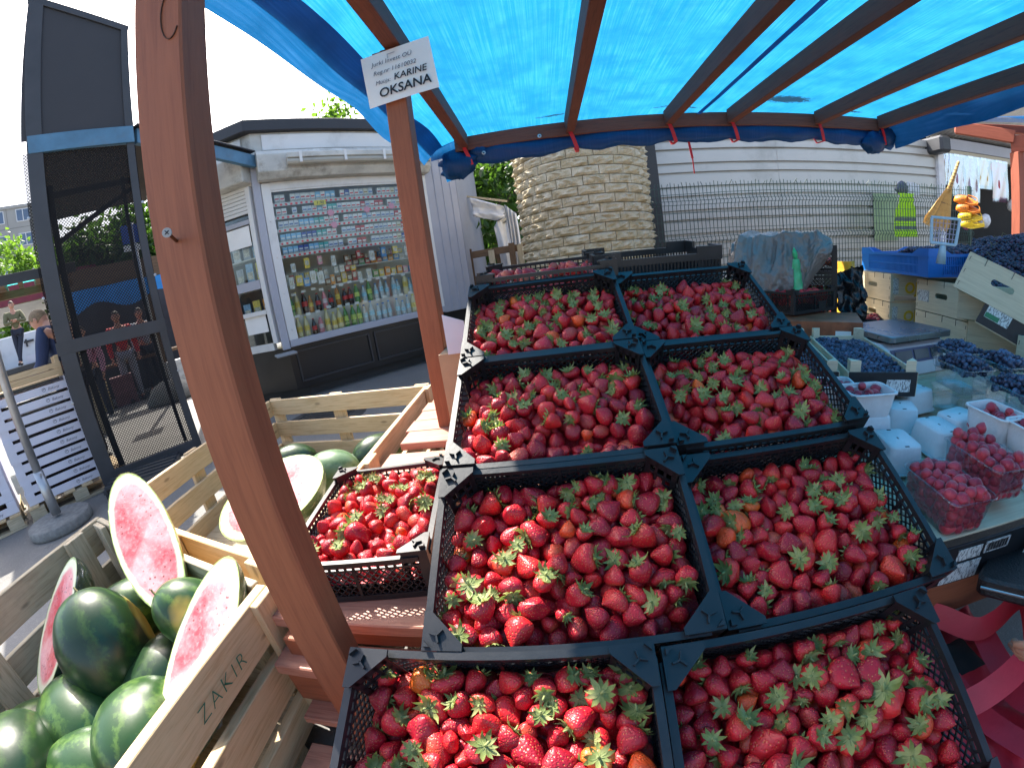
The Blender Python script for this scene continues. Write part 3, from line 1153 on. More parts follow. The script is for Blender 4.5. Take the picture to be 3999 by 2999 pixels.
M_tarp = tarp_mat('blue_tarpaulin', (.007, .122, .255), (.02, .16, .42), .86, True)
M_tarp2 = tarp_mat('blue_tarpaulin_double', (.004, .075, .20), (.012, .085, .26), .5)
TZ = 1.004
tp = thing('tarpaulin', 'bright blue translucent tarpaulin roof stretched over the stall rafters', 'tarpaulin', (1.2, 1, TZ))
TO = Vector((1.2, 1, TZ))


def tarp_z(x, y):
    z = TZ
    for a, c in zip(RX[:-1], RX[1:]):
        if a < x < c:
            t = (x - a) / (c - a)
            z -= .018 * math.sin(math.pi * t) * (1 + .4 * math.sin(y * 2 + a * 3))
    if x < RX[0]:
        z -= (RX[0] - x) ** 1.3 * .42 + .006 * math.sin(y * 9)
    return z + .004 * noise.noise((x * 3, y * 3, 1.7))


b = MB()
b.grid(lambda u, v: Vector((-.70 + 3.62 * u, -.50 + 3.57 * v, tarp_z(-.70 + 3.62 * u, -.50 + 3.57 * v))) - TO, 90, 50)
b.build('sheet', M_tarp, tp, smooth=True)
# doubled edge on the left, hanging flap on the right, seam band, rolled front edge
b = MB()


def ledge(u, v):
    y = -.50 + 3.53 * v
    x = -.60 - .15 * u + .012 * math.sin(y * 5)
    z = tarp_z(max(x, -.70), y) - .006 - .075 * u * u + .012 * math.sin(y * 7 + 1) * u
    return Vector((x, y, z)) - TO


b.grid(ledge, 6, 60)
b.build('left_hem', M_tarp2, tp, smooth=True)
b = MB()


def rflap(u, v):
    y = -.50 + 3.53 * v
    sag = .02 + .12 * max(0, (y + .3) / 3.3)
    return Vector((2.91 + .11 * math.sin(u * 1.5) + .012 * math.sin(y * 6 + u * 3), y, tarp_z(2.91, y) - u * (sag + .10) + .01 * math.sin(y * 8))) - TO


b.grid(rflap, 10, 60)
b.build('right_flap', M_tarp2, tp, smooth=True)
b = MB()
b.grid(lambda u, v: Vector((1.235 + .035 * u, -.50 + 3.5 * v, tarp_z(1.25, -.50 + 3.5 * v) - .012)) - TO, 1, 40)
b.build('seam_band', M_tarp2, tp, smooth=True)
b = MB()


def roll(u, v):
    x = -.60 + 3.62 * u
    # thickness gathers between the straps
    g = min(abs(x - s) for s in RX)
    r = .044 + .018 * min(1, g / .22) + (.030 if x < -.46 else 0)
    a = v * 2 * math.pi
    f = 1 + .22 * fbm(x * 5, math.cos(a) * 1.3, math.sin(a) * 1.3, 1.0, 3)
    zc = .862 - .010 * math.sin(math.pi * min(1, g / .35)) - (.05 * max(0, (-.36 - x) / .24) if x < -.36 else 0) - .03 * max(0, (x - 2.6) / .4)
    return Vector((x, 3.07 + r * f * .9 * math.cos(a), zc + r * f * 1.25 * math.sin(a))) - TO


b.grid(roll, 150, 22)
b.build('rolled_edge', M_tarp2, tp, smooth=True)
b = MB()
b.grid(lambda u, v: Vector((-.70 + 3.62 * u, 3.07 + .03 * math.sin(v * 3), 1.0 - .13 * v + .006 * math.sin(u * 60) * v)) - TO, 80, 4)
b.build('front_hem', M_tarp2, tp, smooth=True)
# bunched corner on the left and on the right
for cx, cz, rr_ in ((-.50, .80, .085), (-.33, .87, .05), (2.80, .80, .08), (2.95, .86, .07)):
    b = MB()
    b.grid(lambda u, v: Vector((cx + rr_ * (1 + .5 * fbm(math.cos(v * 6.283) * 2 + cx * 5, math.sin(v * 6.283) * 2, u * 4, 1.6)) * math.sin(u * math.pi) * math.cos(v * 6.283) * 1.5,
                                3.05 + rr_ * math.sin(u * math.pi) * math.sin(v * 6.283), cz + rr_ * 1.1 * math.cos(u * math.pi) * (1 + .3 * fbm(v * 5, u * 4, cx, 2)))) - TO, 16, 24)
    b.build('bunched_fold', M_tarp2, tp, smooth=True)
for x, z in ((.10, .90), (-.30, .84), (2.95, .90)):
    b = MB()
    b.lathe([(.006, 0), (.013, .0), (.014, .003), (.006, .004)], 16, fn=lambda r, a, h, x=x, z=z: Vector((x + r * math.cos(a), 2.995 - h, z + r * math.sin(a))) - TO)
    b.build('eyelet', M_steel, tp)
for x in RX:
    st = MB()
    pts = [(x - .01, 2.985, .93), (x + .015, 2.985, .85), (x + .035, 3.0, .775), (x + .04, 3.10, .78), (x + .02, 3.15, .88)]
    for p, q in zip(pts[:-1], pts[1:]):
        st.bar(p, q, .026, .003, Vector((0, -1, .1)) if p[2] > .77 and q[1] < 3.05 else (0, 0, 1))
    s_ = tag(st.build('tie_strap', M_red), 'red webbing strap tying the rolled tarp edge to the %s rafter' % ['leftmost', 'second', 'third', 'fourth', 'fifth', 'rightmost'][RX.index(x)], 'strap', 'red straps along the tarp edge')
st = MB()
st.bar((1.17, 3.06, .80), (1.185, 3.06, .66), .018, .002, (0, -1, 0))
st.bar((1.185, 3.06, .66), (1.19, 3.07, .55), .009, .002, (0, -1, 0))
tag(st.build('loose_strap', M_red), 'loose red strap end dangling below the tarp edge before the metal wall', 'strap')

# ------------------------------------------------------------------ paper sign on the second post
sg = thing('paper_sign', 'white paper sign with seller names nailed on the second stall post', 'sign', (-.4115, 1.485, .782))
sg.rotation_euler = (0, RAD(-4.3), 0)
b = MB()


def sgp(u, v):
    return Vector(((u - .5) * .266, .004 * math.sin(u * 3 + 1) * v * v - .001, (v - .5) * .208))


b.grid(sgp, 10, 8)
po = b.build('paper', M_paper, sg)
so = po.modifiers.new('thick', 'SOLIDIFY')
so.thickness = .0012
RX90 = Matrix.Rotation(RAD(90), 4, 'X')


def sgt(x, z):
    return Matrix.Translation((x, -.0065, z)) @ RX90


M_greyink = mat('grey_print', (.10, .10, .12), .7, .2, 60, 0)
text('print', 'Jurki Invest OÜ', .024, M_greyink, sg, sgt(-.095, .050), .25, space=1.02)
text('print', 'Reg.nr 11610032', .024, M_greyink, sg, sgt(-.095, .013), .25)
text('print', 'Müüja:', .022, M_greyink, sg, sgt(-.093, -.026), .25)
text('handwriting', 'KARINE', .036, M_ink, sg, sgt(-.022, -.027), .2, bold=.0004)
text('handwriting', 'OKSANA', .049, M_ink, sg, sgt(-.088, -.078), .15, bold=.0008)
b = MB()
b.box(-.03, .0, -.004, -.003, .083, .0855)
b.box(-.03, -.0275, -.004, -.003, .066, .0855)
b.build('staple', M_steel, sg)

# ================================================================== STEPPED DISPLAY STAND
ds = thing('display_stand', 'stepped stand of worn red brown planks carrying the strawberry crates', 'display stand', (0, .6, -EYE))
DO = Vector((0, .6, -EYE))


def plank(y0, y1, z, x0=-.69, x1=.66, n=1, t=.03):
    w = (y1 - y0) / n
    for k in range(n):
        yy = y0 + w * (k + .5)
        dx = R.uniform(-.012, .012)
        board('plank', ds, (x0 + dx, yy, z - t / 2 + R.uniform(-.001, .001)), (x1 + dx, yy, z - t / 2), w - .004, t, (0, 1, 0), M_plank, .003, DO)


def riser(y, z0, z1, x0=-.66, x1=.64):
    board('riser', ds, (x0, y, (z0 + z1) / 2), (x1, y, (z0 + z1) / 2), z1 - z0, .022, (0, 0, 1), M_stain, .002, DO)


plank(.463, .545, -.68, -.64, .66)
riser(.490, -.815, -.711, -.625)
plank(.43, .50, -.818, -.60, .66, 1, .022)
riser(.475, -.90, -.841, -.59)
plank(.06, .42, -.90, -.60, .66, 3)
riser(.40, -1.02, -.931, -.58)
plank(.527, 1.345, -.60, -.635, .66, 6)
riser(.555, -.679, -.631, -.62)
plank(1.365, 2.10, -.572, -.615, .66, 6)
for x in (-.58, -.05, .6):
    for y, z in ((.53, -.632), (1.30, -.632), (2.0, -.605)):
        board('leg', ds, (x, y, -EYE), (x, y, z), .06, .05, (0, 1, 0), M_stain, .003, DO)
# small white carton and flap behind the second post
wc = thing('white_carton', 'torn white carton flap sticking out behind the second stall post', 'carton', (-.30, 1.40, -.572))
b = MB()
b.box(-.10, .12, -.0, .22, 0, .31)
b.build('body', mat('brown_card', (.42, .27, .16), .8, .1, 8, .1, 80), wc)
b = MB()
b.prism([(-.06, .31), (.02, .31), (.02, .34), (.05, .35), (.05, .37), (.015, .38), (.012, .42), (-.06, .45)], -.012, -.008, 'y')
b.build('torn_flap', M_card, wc)

# ================================================================== BLACK BERRY CRATES
CW, CD, CH = .40, .30, .105


def lattice(b, P, L, h0, h1, pitch, bw, th, m=0):
    """diagonal bars both ways on a wall; P(s, z, d) maps along-wall / height / depth to space"""
    H = h1 - h0
    for sgn in (1, -1):
        k = -H
        while k < L:
            s0, s1 = max(0, k), min(L, k + H)
            if s1 - s0 > .002:
                za, zb = h0 + (s0 - k), h0 + (s1 - k)
                if sgn < 0:
                    za, zb = h1 - (s0 - k), h1 - (s1 - k)
                d0 = bw / 2
                vs = []
                for dd in (-th / 2, th / 2):
                    vs += [P(s0, za - d0, dd), P(s0, za + d0, dd), P(s1, zb + d0, dd), P(s1, zb - d0, dd)]
                b.add(vs, [(0, 1, 2, 3), (7, 6, 5, 4), (0, 4, 5, 1), (1, 5, 6, 2), (2, 6, 7, 3), (3, 7, 4, 0)], m)
            k += pitch


def pbox(b, P, s0, s1, z0, z1, d0, d1):
    vs = [P(s, z, d) for s in (s0, s1) for z in (z0, z1) for d in (d0, d1)]
    b.add(vs, [(0, 1, 3, 2), (4, 6, 7, 5), (0, 4, 5, 1), (2, 3, 7, 6), (0, 2, 6, 4), (1, 5, 7, 3)])


def crate_wall(L, P):
    b = MB()
    pbox(b, P, 0, L, -.011, 0, -.007, .004)            # rim
    pbox(b, P, 0, L, -.0255, -.021, -.003, .002)       # rail below the slots
    n = int(L / .0165)
    for k in range(n + 1):
        s = k * L / n
        pbox(b, P, max(0, s - .0022), min(L, s + .0022), -.021, -.011, -.0025, .0015)
    lattice(b, P, L, -.092, -.0255, .0165, .0034, .003)
    pbox(b, P, 0, L, -CH, -.090, -.003, .002)
    pbox(b, P, L / 2 - .003, L / 2 + .003, -.092, -.024, -.0045, .0025)
    if L > .35:
        pbox(b, P, L * .60, L * .80, -.092, -.055, -.0035, .0012)
    return b


g = .05
gw = .018
WALLS = [('front', CW - 2 * gw, lambda s, z, d: (gw + s, .004 + d, z)), ('back', CW - 2 * gw, lambda s, z, d: (gw + s, CD - .004 - d, z)),
         ('left', CD - 2 * gw, lambda s, z, d: (.004 + d, gw + s, z)), ('right', CD - 2 * gw, lambda s, z, d: (CW - .004 - d, gw + s, z))]
CRATE_WALLS = [crate_wall(L, P).mesh('wall', M_black) for _, L, P in WALLS]


def crate_corner():
    b = MB()
    t = .003
    top = .013
    tri = [(0, 0), (g + .006, 0), (g + .006, .010), (.010, g + .006), (0, g + .006)]
    b.prism(tri, top - .004, top, 'z')
    b.box(0, .02, 0, t, -CH, top - .004)
    b.box(0, t, t, .02, -CH, top - .004)
    b.box(.02, g, 0, t, -.012, top - .004)
    b.box(0, t, .02, g, -.012, top - .004)
    # slotted diagonal inside wall
    p, q = Vector((g, .012, 0)), Vector((.012, g, 0))
    up = Vector((0, 0, 1))
    for z0, z1 in ((-CH, -.088), (-.070, -.066), (-.050, -.046), (-.030, -.024), (-.006, top - .004)):
        b.bar(p + up * (z0 + z1) / 2, q + up * (z0 + z1) / 2, .003, z1 - z0)
    for f in (.02, .34, .66, .98):
        c = p.lerp(q, f)
        b.bar(c + up * -CH, c + up * (top - .004), .005 if .1 < f < .9 else .010, .003, (p - q).cross(up))
    b.prism([(.004, .004), (.013, .004), (.004, .013)], top, top + .008, 'z')
    # stacking peg: three short ribs meeting in a Y
    c = Vector((.021, .021, top + .003))
    for a in (45, 165, 285):
        b.bar(c, c + Vector((math.cos(RAD(a)), math.sin(RAD(a)), 0)) * .011, .0028, .006)
    return b.mesh('corner', M_black)


CRATE_CORNER = crate_corner()
bb = MB()
for k in range(12):
    bb.box(.006, CW - .006, .006 + k * .0245, .006 + k * .0245 + .012, -CH, -CH + .003)
for k in range(10):
    bb.box(.006 + k * .0415, .006 + k * .0415 + .010, .006, CD - .006, -CH - .0005, -CH + .002)
CRATE_BASE = bb.mesh('base', M_black)


CSC = (1.075, 1.066, 1.0)


def crate(label, loc, rot, group='black crates of strawberries on the stepped stand'):
    t = thing('strawberry_crate', label, 'crate', loc, rot, group)
    t.scale = CSC
    for me in CRATE_WALLS:
        inst('wall', me, t)
    for x, y, a in ((0, 0, 0), (CW, 0, 90), (CW, CD, 180), (0, CD, 270)):
        inst('corner', CRATE_CORNER, t, (x, y, 0), (0, 0, RAD(a)))
    inst('base', CRATE_BASE, t)
    return t


# name, front-left rim corner, (rotation)
CRATES = {
    'L1': ((-.333, .090, -.619), (RAD(23.7), 0, 0), 'full strawberry crate cut by the bottom edge, against the near brown post'),
    'R1': ((.108, .094, -.642), (RAD(25), 0, 0), 'full strawberry crate at the bottom right beside the red bag straps'),
    'L2': ((-.226, .392, -.499), (RAD(28), 0, 0), 'large sunlit strawberry crate in the middle of the stand, orange berry inside'),
    'R2': ((.213, .404, -.520), (RAD(26.2), 0, 0), 'shaded strawberry crate beside the clear punnets of raspberries'),
    'L3': ((-.224, .680, -.345), (RAD(25.5), 0, 0), 'strawberry crate right beside the second brown post, half in sun'),
    'R3': ((.213, .698, -.360), (RAD(26.1), 0, 0), 'shaded strawberry crate beside the wooden tray of blueberries'),
    'L4': ((-.224, .974, -.205), (RAD(29.7), 0, 0), 'shaded strawberry crate high on the left, before the stone pillar'),
    'R4': ((.211, 1.018, -.224), (RAD(30.5), 0, 0), 'high strawberry crate before the grey plastic cover'),
    'L5': ((-.205, 1.268, -.022), (RAD(6), 0, 0), 'farthest filled strawberry crate, seen edge on under the pillar'),
    'E': ((-.275, .616, -.494), (0, 0, RAD(98)), 'strawberry crate in full sun standing lower on the plank beside the post'),
}
CR_OBJ = {k: crate(lab, loc, rot) for k, (loc, rot, lab) in CRATES.items()}
# battens that carry the tilted crates
for k in ('L1', 'R1', 'L2', 'R2', 'L3', 'R3', 'L4', 'R4', 'L5'):
    mw = Matrix.Translation(CRATES[k][0]) @ Euler(CRATES[k][1]).to_matrix().to_4x4() @ Matrix.Diagonal((*CSC, 1))
    for yy in (.05, .25):
        pa, pb = mw @ Vector((.03, yy, -CH - .013)), mw @ Vector((.37, yy, -CH - .013))
        board('batten', ds, pa, pb, .03, .022, (0, 1, 0), M_stain, 0, DO)
        for f in (.15, .85):
            c = pa.lerp(pb, f) - Vector((0, 0, .013))
            fl = -.90 if c.y < .43 else -.68 if c.y < .53 else -.60 if c.y < 1.355 else -.572
            if c.z - fl > .01:
                board('prop', ds, (c.x, c.y, fl), tuple(c), .025, .02, (0, 1, 0), M_stain, 0, DO)
# empty slotted crate at the back
ec = thing('empty_crate', 'nearly empty black slotted crate at the back of the stand', 'crate', (.17, 1.385, -.004), (RAD(5), 0, 0))
for nm, x0, x1, y0, y1 in (('wall', 0, .44, 0, .006), ('wall', 0, .44, .354, .36), ('wall', 0, .006, .006, .354), ('wall', .434, .44, .006, .354)):
    b = MB()
    al = x1 - x0 > .1
    L = (x1 - x0) if al else (y1 - y0)

    def EP(s, z, d, x0=x0, y0=y0, al=al):
        return (x0 + s, y0 + d, z) if al else (x0 + d, y0 + s, z)
    pbox(b, EP, 0, L, -.15, -.075, 0, .006)
    n = int(L / .012)
    for k in range(n):
        pbox(b, EP, k * L / n, k * L / n + .006, -.075, -.035, .001, .005)
    for s0, s1, zt in ((0, .09, .012), (.09, L - .09, -.012), (L - .09, L, .012)):
        pbox(b, EP, s0, s1, -.035, zt, -.004, .008)
    b.build(nm, M_black, ec)
b = MB()
b.box(.006, .434, .006, .354, -.15, -.145)
b.build('base', M_black, ec)
# ================================================================== BERRIES
def berry_mat():
    t = NT('strawberry_skin')
    r = t.rand()
    base = t.ramp(r, [(0, (.27, .006, .018)), (.30, (.40, .009, .022)), (.62, (.50, .012, .024)), (.93, (.56, .018, .020)), (.975, (.66, .070, .014)), (1, (.66, .13, .015))])
    at = t.n('Attribute', _attribute_name='shoulder')
    base = t.mix(base, (.62, .20, .07), t.math('MULTIPLY', t.ramp(at.outputs['Fac'], [(.80, 0.), (1., 1.)]), t.math('MULTIPLY', r, .55)))
    v = t.coord()
    n1 = t.noise(v, 55, 3)
    base = t.mix(base, (.24, .004, .012), t.ramp(n1, [(.5, 0.), (.78, .45)]))
    vo = t.n('TexVoronoi', Vector=v, Scale=300.0)
    seed = t.ramp(vo.outputs['Distance'], [(.16, 1.), (.25, 0.)])
    dent = t.ramp(vo.outputs['Distance'], [(.05, 0.), (.55, 1.)])
    c = t.mix(base, (.62, .36, .10), t.math('MULTIPLY', seed, .5))
    nb = t.bump(t.math('ADD', dent, t.math('MULTIPLY', n1, .6)), .55, .0016)
    return t.done(t.bsdf(c, .40, nb, 0, .40, Subsurface__Weight=.12, Subsurface__Radius=(.008, .002, .001), Coat__Weight=.06, Coat__Roughness=.2))


def calyx_mat():
    t = NT('berry_leaves')
    r = t.rand()
    at = t.n('Attribute', _attribute_name='shoulder')
    c = t.ramp(r, [(0, (.10, .14, .04)), (.4, (.19, .245, .07)), (.75, (.29, .34, .11)), (1, (.38, .38, .16))])
    c = t.mix(c, (.42, .45, .20), t.ramp(at.outputs['Fac'], [(.55, 0.), (1., .75)]))
    n1 = t.noise(t.coord(), 120, 3)
    c = t.mix(c, (.10, .10, .03), t.ramp(n1, [(.6, 0.), (.8, .5)]))
    d = t.bsdf(c, .6, t.bump(n1, .3, .001), 0, .3)
    tr = t.n('BsdfTranslucent')
    t.put(tr, 'Color', t.mix(c, (.3, .5, .05), .4))
    ms = t.n('MixShader', i0=.3)
    t.put(ms, 1, d)
    t.put(ms, 2, tr)
    return t.done(ms)


M_berry, M_leaf = berry_mat(), calyx_mat()


def set_attr(me, vals):
    a = me.attributes.new('shoulder', 'FLOAT', 'POINT')
    a.data.foreach_set('value', np.asarray(vals, dtype=np.float32))


def strawberry_geo(seed, n=18, m=13):
    """one berry body: leaf end at +z, tip at -z; irregular, some are wide and creased"""
    rr = random.Random(seed * 31 + 5)
    L = rr.uniform(.033, .046)
    W = rr.uniform(.0155, .0205)
    sq = rr.uniform(.85, 1.2)
    fat = rr.uniform(.55, .95)
    lob = rr.choice([0, 0, 0, 2, 3])
    lobd = rr.uniform(.08, .20)
    bend = rr.uniform(-.006, .006)
    b = MB()
    prof = []
    for i in range(m + 1):
        t = i / m
        rad = math.sin(math.pi * t ** .72) ** fat * (1 - .22 * t)
        if t == 1:
            rad = 0.0
        prof.append((max(rad, .0) * W, L * (.5 - t), t))
    sh = []
    for r, z, t in prof:
        for k in range(n):
            a = 2 * math.pi * k / n
            f = 1 + .16 * fbm(math.cos(a) * 1.1 + seed * 4.7, math.sin(a) * 1.1, z * 45, 1.0, 2)
            if lob:
                f *= 1 - lobd * (abs(math.sin(lob * a / 2 + seed)) < .28) * math.sin(math.pi * min(1, t * 1.1))
            dz = -.004 * math.exp(-(r / .008) ** 2) if t < .2 else 0
            b.v.append((r * f * math.cos(a) * sq + bend * (t - .3), r * f * math.sin(a) / sq, z + dz))
            sh.append(1 - t)
    for i in range(m):
        for k in range(n):
            k2 = (k + 1) % n
            b.f.append((i * n + k, i * n + k2, (i + 1) * n + k2, (i + 1) * n + k)[::-1])
            b.m.append(0)
    return b, sh, L, W


def calyx_geo(seed, W):
    rr = random.Random(seed * 17 + 3)
    b = MB()
    sh = []
    nl = rr.randint(9, 12)
    for k in range(nl):
        a = 2 * math.pi * k / nl + rr.uniform(-.15, .15)
        L = W * rr.uniform(.75, 1.15)
        wd = L * rr.uniform(.15, .21)
        lift = rr.uniform(.1, .8) * L
        d = Vector((math.cos(a), math.sin(a), 0))
        s = Vector((-d.y, d.x, 0))
        o = len(b.v)
        for f, w, zz in ((.08, .35, .0), (.4, 1.0, .12), (.72, .75, .35), (1.0, .03, .8)):
            c = d * L * f + Vector((0, 0, .0012 + lift * zz * f - .004 * f * f * (1 - zz)))
            b.v += [tuple(c - s * wd * w), tuple(c + Vector((0, 0, -.0008))), tuple(c + s * wd * w)]
            sh += [1 - f] * 3
        for i in range(3):
            p = o + i * 3
            for j in (0, 1):
                b.f.append((p + j, p + j + 1, p + j + 4, p + j + 3))
                b.m.append(1)
    o = len(b.v)
    b.tube([(0, 0, -.001), (.001, 0, .004), (.003, .001, .008)], [.0022, .0016, .0014], 5, 1)
    sh += [.9] * (len(b.v) - o)
    return b, sh


def finish(b, sh, nm, mats, smooth=True):
    me = b.mesh(nm, mats, smooth)
    set_attr(me, sh)
    return me


NSB = 12
SBG = []
for s in range(NSB):
    b, sh, L, W = strawberry_geo(s)
    lo, shlo, _, _ = strawberry_geo(s, 12, 9)
    cb, csh = calyx_geo(s, W)
    SBG.append(dict(me=finish(b, sh, 'strawberry', [M_berry, M_leaf]), lo=lo, shlo=shlo, cme=finish(cb, csh, 'calyx', [M_berry, M_leaf]), c=cb, csh=csh, L=L))


def relax(n, x0, x1, y0, y1, z0, ztop, r, iters=70, seed=1):
    rs = np.random.RandomState(seed)
    P = np.stack([rs.uniform(x0, x1, n), rs.uniform(y0, y1, n), rs.uniform(z0, z0 + .09, n)], 1)
    rad = r[:, None] + r[None, :]
    for it in range(iters):
        D = P[:, None, :] - P[None, :, :]
        d = np.sqrt((D ** 2).sum(2)) + 1e-9
        ov = np.clip(rad - d, 0, None)
        np.fill_diagonal(ov, 0)
        P += ((D / d[:, :, None]) * (ov * .42)[:, :, None]).sum(1) * .6
        P[:, 2] -= .0008
        P[:, 0] = np.clip(P[:, 0], x0 + r, x1 - r)
        P[:, 1] = np.clip(P[:, 1], y0 + r, y1 - r)
        P[:, 2] = np.maximum(P[:, 2], z0 + r)
        zt = ztop(P[:, 0], P[:, 1])
        P[:, 2] = np.minimum(P[:, 2], zt)
    return P


class Merge:
    """many small copies joined into one mesh of countless pieces"""
    def __init__(s):
        s.V, s.F, s.A, s.M, s.n = [], [], [], [], 0

    def add(s, b, sh, mw):
        V = np.array(b.v, dtype=np.float64)
        m = np.array(mw)
        s.V.append(V @ m[:3, :3].T + m[:3, 3])
        s.F.extend([tuple(i + s.n for i in f) for f in b.f])
        s.M.extend(b.m)
        s.A.extend(sh if sh is not None else [0] * len(V))
        s.n += len(V)

    def build(s, name, mats, label=None):
        if not s.V:
            return None
        me = bpy.data.meshes.new(name)
        me.from_pydata([tuple(v) for v in np.concatenate(s.V)], [], s.F)
        for k in mats:
            me.materials.append(k)
        me.polygons.foreach_set('material_index', s.M)
        me.polygons.foreach_set('use_smooth', [True] * len(s.F))
        set_attr(me, s.A)
        me.update()
        o = inst(name, me)
        o['kind'] = 'stuff'
        if label:
            o['label'] = label
        return o


def rot_to(d, spin, rr):
    """rotation matrix that turns local +z to d, with random spin"""
    d = Vector(d).normalized()
    return d.to_track_quat('Z', 'Y').to_matrix() @ Matrix.Rotation(spin, 3, 'Z')


CRATE_WORDS = {'L1': 'the crate by the near post', 'R1': 'the crate by the red straps', 'L2': 'the large middle crate', 'R2': 'the crate by the clear punnets',
               'L3': 'the crate by the second post', 'R3': 'the crate by the blueberry tray', 'L4': 'the crate before the pillar', 'R4': 'the crate before the grey cover',
               'L5': 'the farthest filled crate', 'E': 'the lower sunlit crate'}


def place_words(fx, fy):
    c = ('left', 'middle', 'right')[min(2, int(fx * 3))]
    r = ('front', 'middle', 'back')[min(2, int(fy * 3))]
    return 'at the centre' if c == r == 'middle' else 'at the %s edge' % (r if c == 'middle' else c) if 'middle' in (c, r) else f'in the {r} {c} corner'


cand = []
rb = random.Random(11)
for ci, (k, (loc, rot, _)) in enumerate(CRATES.items()):
    mw = Matrix.Translation(loc) @ Euler(rot).to_matrix().to_4x4() @ Matrix.Diagonal((*CSC, 1))
    n = 262
    rad = NR.normal(.0174, .0023, n).clip(.0135, .0215)
    tilt = rot[0] > .2

    def ztop(x, y, tilt=tilt, ci=ci):
        dome = .010 * np.sin(np.pi * np.clip(x / CW, 0, 1)) + .006 * np.sin(x * 31 + ci) * np.sin(y * 27 + ci * 2)
        return dome - .014 - (.048 * (y / CD) if tilt else .004) + (.030 if k == 'L5' else 0)
    P = relax(n, .010, CW - .010, .010, CD - .010, -CH + .004, ztop, rad, 60, 100 + ci)
    zt = ztop(P[:, 0], P[:, 1])
    # visible ones: few others lie above them
    for i in range(n):
        if P[i, 2] < zt[i] - .055:
            continue
        up = P[i, 2] > zt[i] - .020
        q = mw @ Vector(P[i])
        view = (-q).normalized()
        u = rb.random()
        if u < .42:       # leaves towards the viewer's side / up
            d = (view * rb.uniform(.3, 1.0) + Vector((rb.gauss(0, .55), rb.gauss(0, .55), rb.uniform(.1, .9))))
            leafy = True
        elif u < .62:     # lying on its side
            a = rb.random() * 6.283
            d = Vector((math.cos(a), math.sin(a), rb.uniform(-.3, .35)))
            leafy = True
        else:             # tip up
            d = -(view * rb.uniform(0, .6) + Vector((rb.gauss(0, .5), rb.gauss(0, .5), rb.uniform(.3, 1))))
            leafy = False
        g = rb.randrange(NSB)
        s = rad[i] / .0172 * rb.uniform(.92, 1.12)
        if k in ('L1', 'R1', 'E') and rb.random() < .1:
            s *= 1.25
        M3 = rot_to(d, rb.random() * 6.283, rb) * s
        m4 = Matrix.Translation(q) @ M3.to_4x4()
        px, py, dist = project(q)
        inside = -60 < px < 4060 and -60 < py < 3060
        cand.append((up and inside, 1 / dist * s, k, g, m4, leafy, (P[i, 0] / CW, P[i, 1] / CD)))
cand.sort(key=lambda c: (not c[0], -c[1]))
mg = Merge()
for i, (vis, sz, k, g, m4, leafy, (fx, fy)) in enumerate(cand):
    G = SBG[g]
    cm = m4 @ Matrix.Translation((0, 0, G['L'] * .5 - .0035))
    if i < 300:
        o = inst('strawberry', G['me'], mw=m4)
        where = place_words(fx, fy) + ' of ' + CRATE_WORDS[k]
        tag(o, ('leafy red strawberry ' if leafy else 'upturned red strawberry ') + where, 'strawberry',
            ('leafy' if leafy else 'bare') + ' strawberries ' + where)
        if leafy:
            inst('calyx', G['cme'], o, (0, 0, G['L'] * .5 - .0035))
    else:
        mg.add(G['lo'], G['shlo'], m4)
        if leafy and vis:
            mg.add(G['c'], G['csh'], cm)
    # loose leaf ends left on top
mg.build('strawberries', [M_berry, M_leaf], 'remaining red strawberries heaped in the black crates')
# a dark bed of squeezed berries under the top layers keeps the crate floors covered
for k, (loc, rot, _) in CRATES.items():
    b = MB()
    b.grid(lambda u, v: (.008 + (CW - .016) * u, .008 + (CD - .016) * v, -.074 - (.020 * v if rot[0] > .2 else -.01) + .008 * noise.noise((u * 14, v * 11, 3.3))), 22, 16)
    b.build('berry_bed', M_berry, CR_OBJ[k], smooth=True, kind='stuff')

# ------------------------------------------------------------------ raspberries
def rasp_mat():
    t = NT('raspberry_skin')
    r = t.rand()
    c = t.ramp(r, [(0, (.26, .012, .035)), (.5, (.38, .022, .050)), (1, (.50, .045, .065))])
    n1 = t.noise(t.coord(), 500, 2)
    c = t.mix(c, (.60, .22, .24), t.ramp(n1, [(.58, 0.), (.8, .4)]))
    return t.done(t.bsdf(c, .45, t.bump(n1, .2, .0006), 0, .4, Subsurface__Weight=.15, Subsurface__Radius=(.006, .002, .002), Sheen__Weight=.25))


M_rasp = rasp_mat()


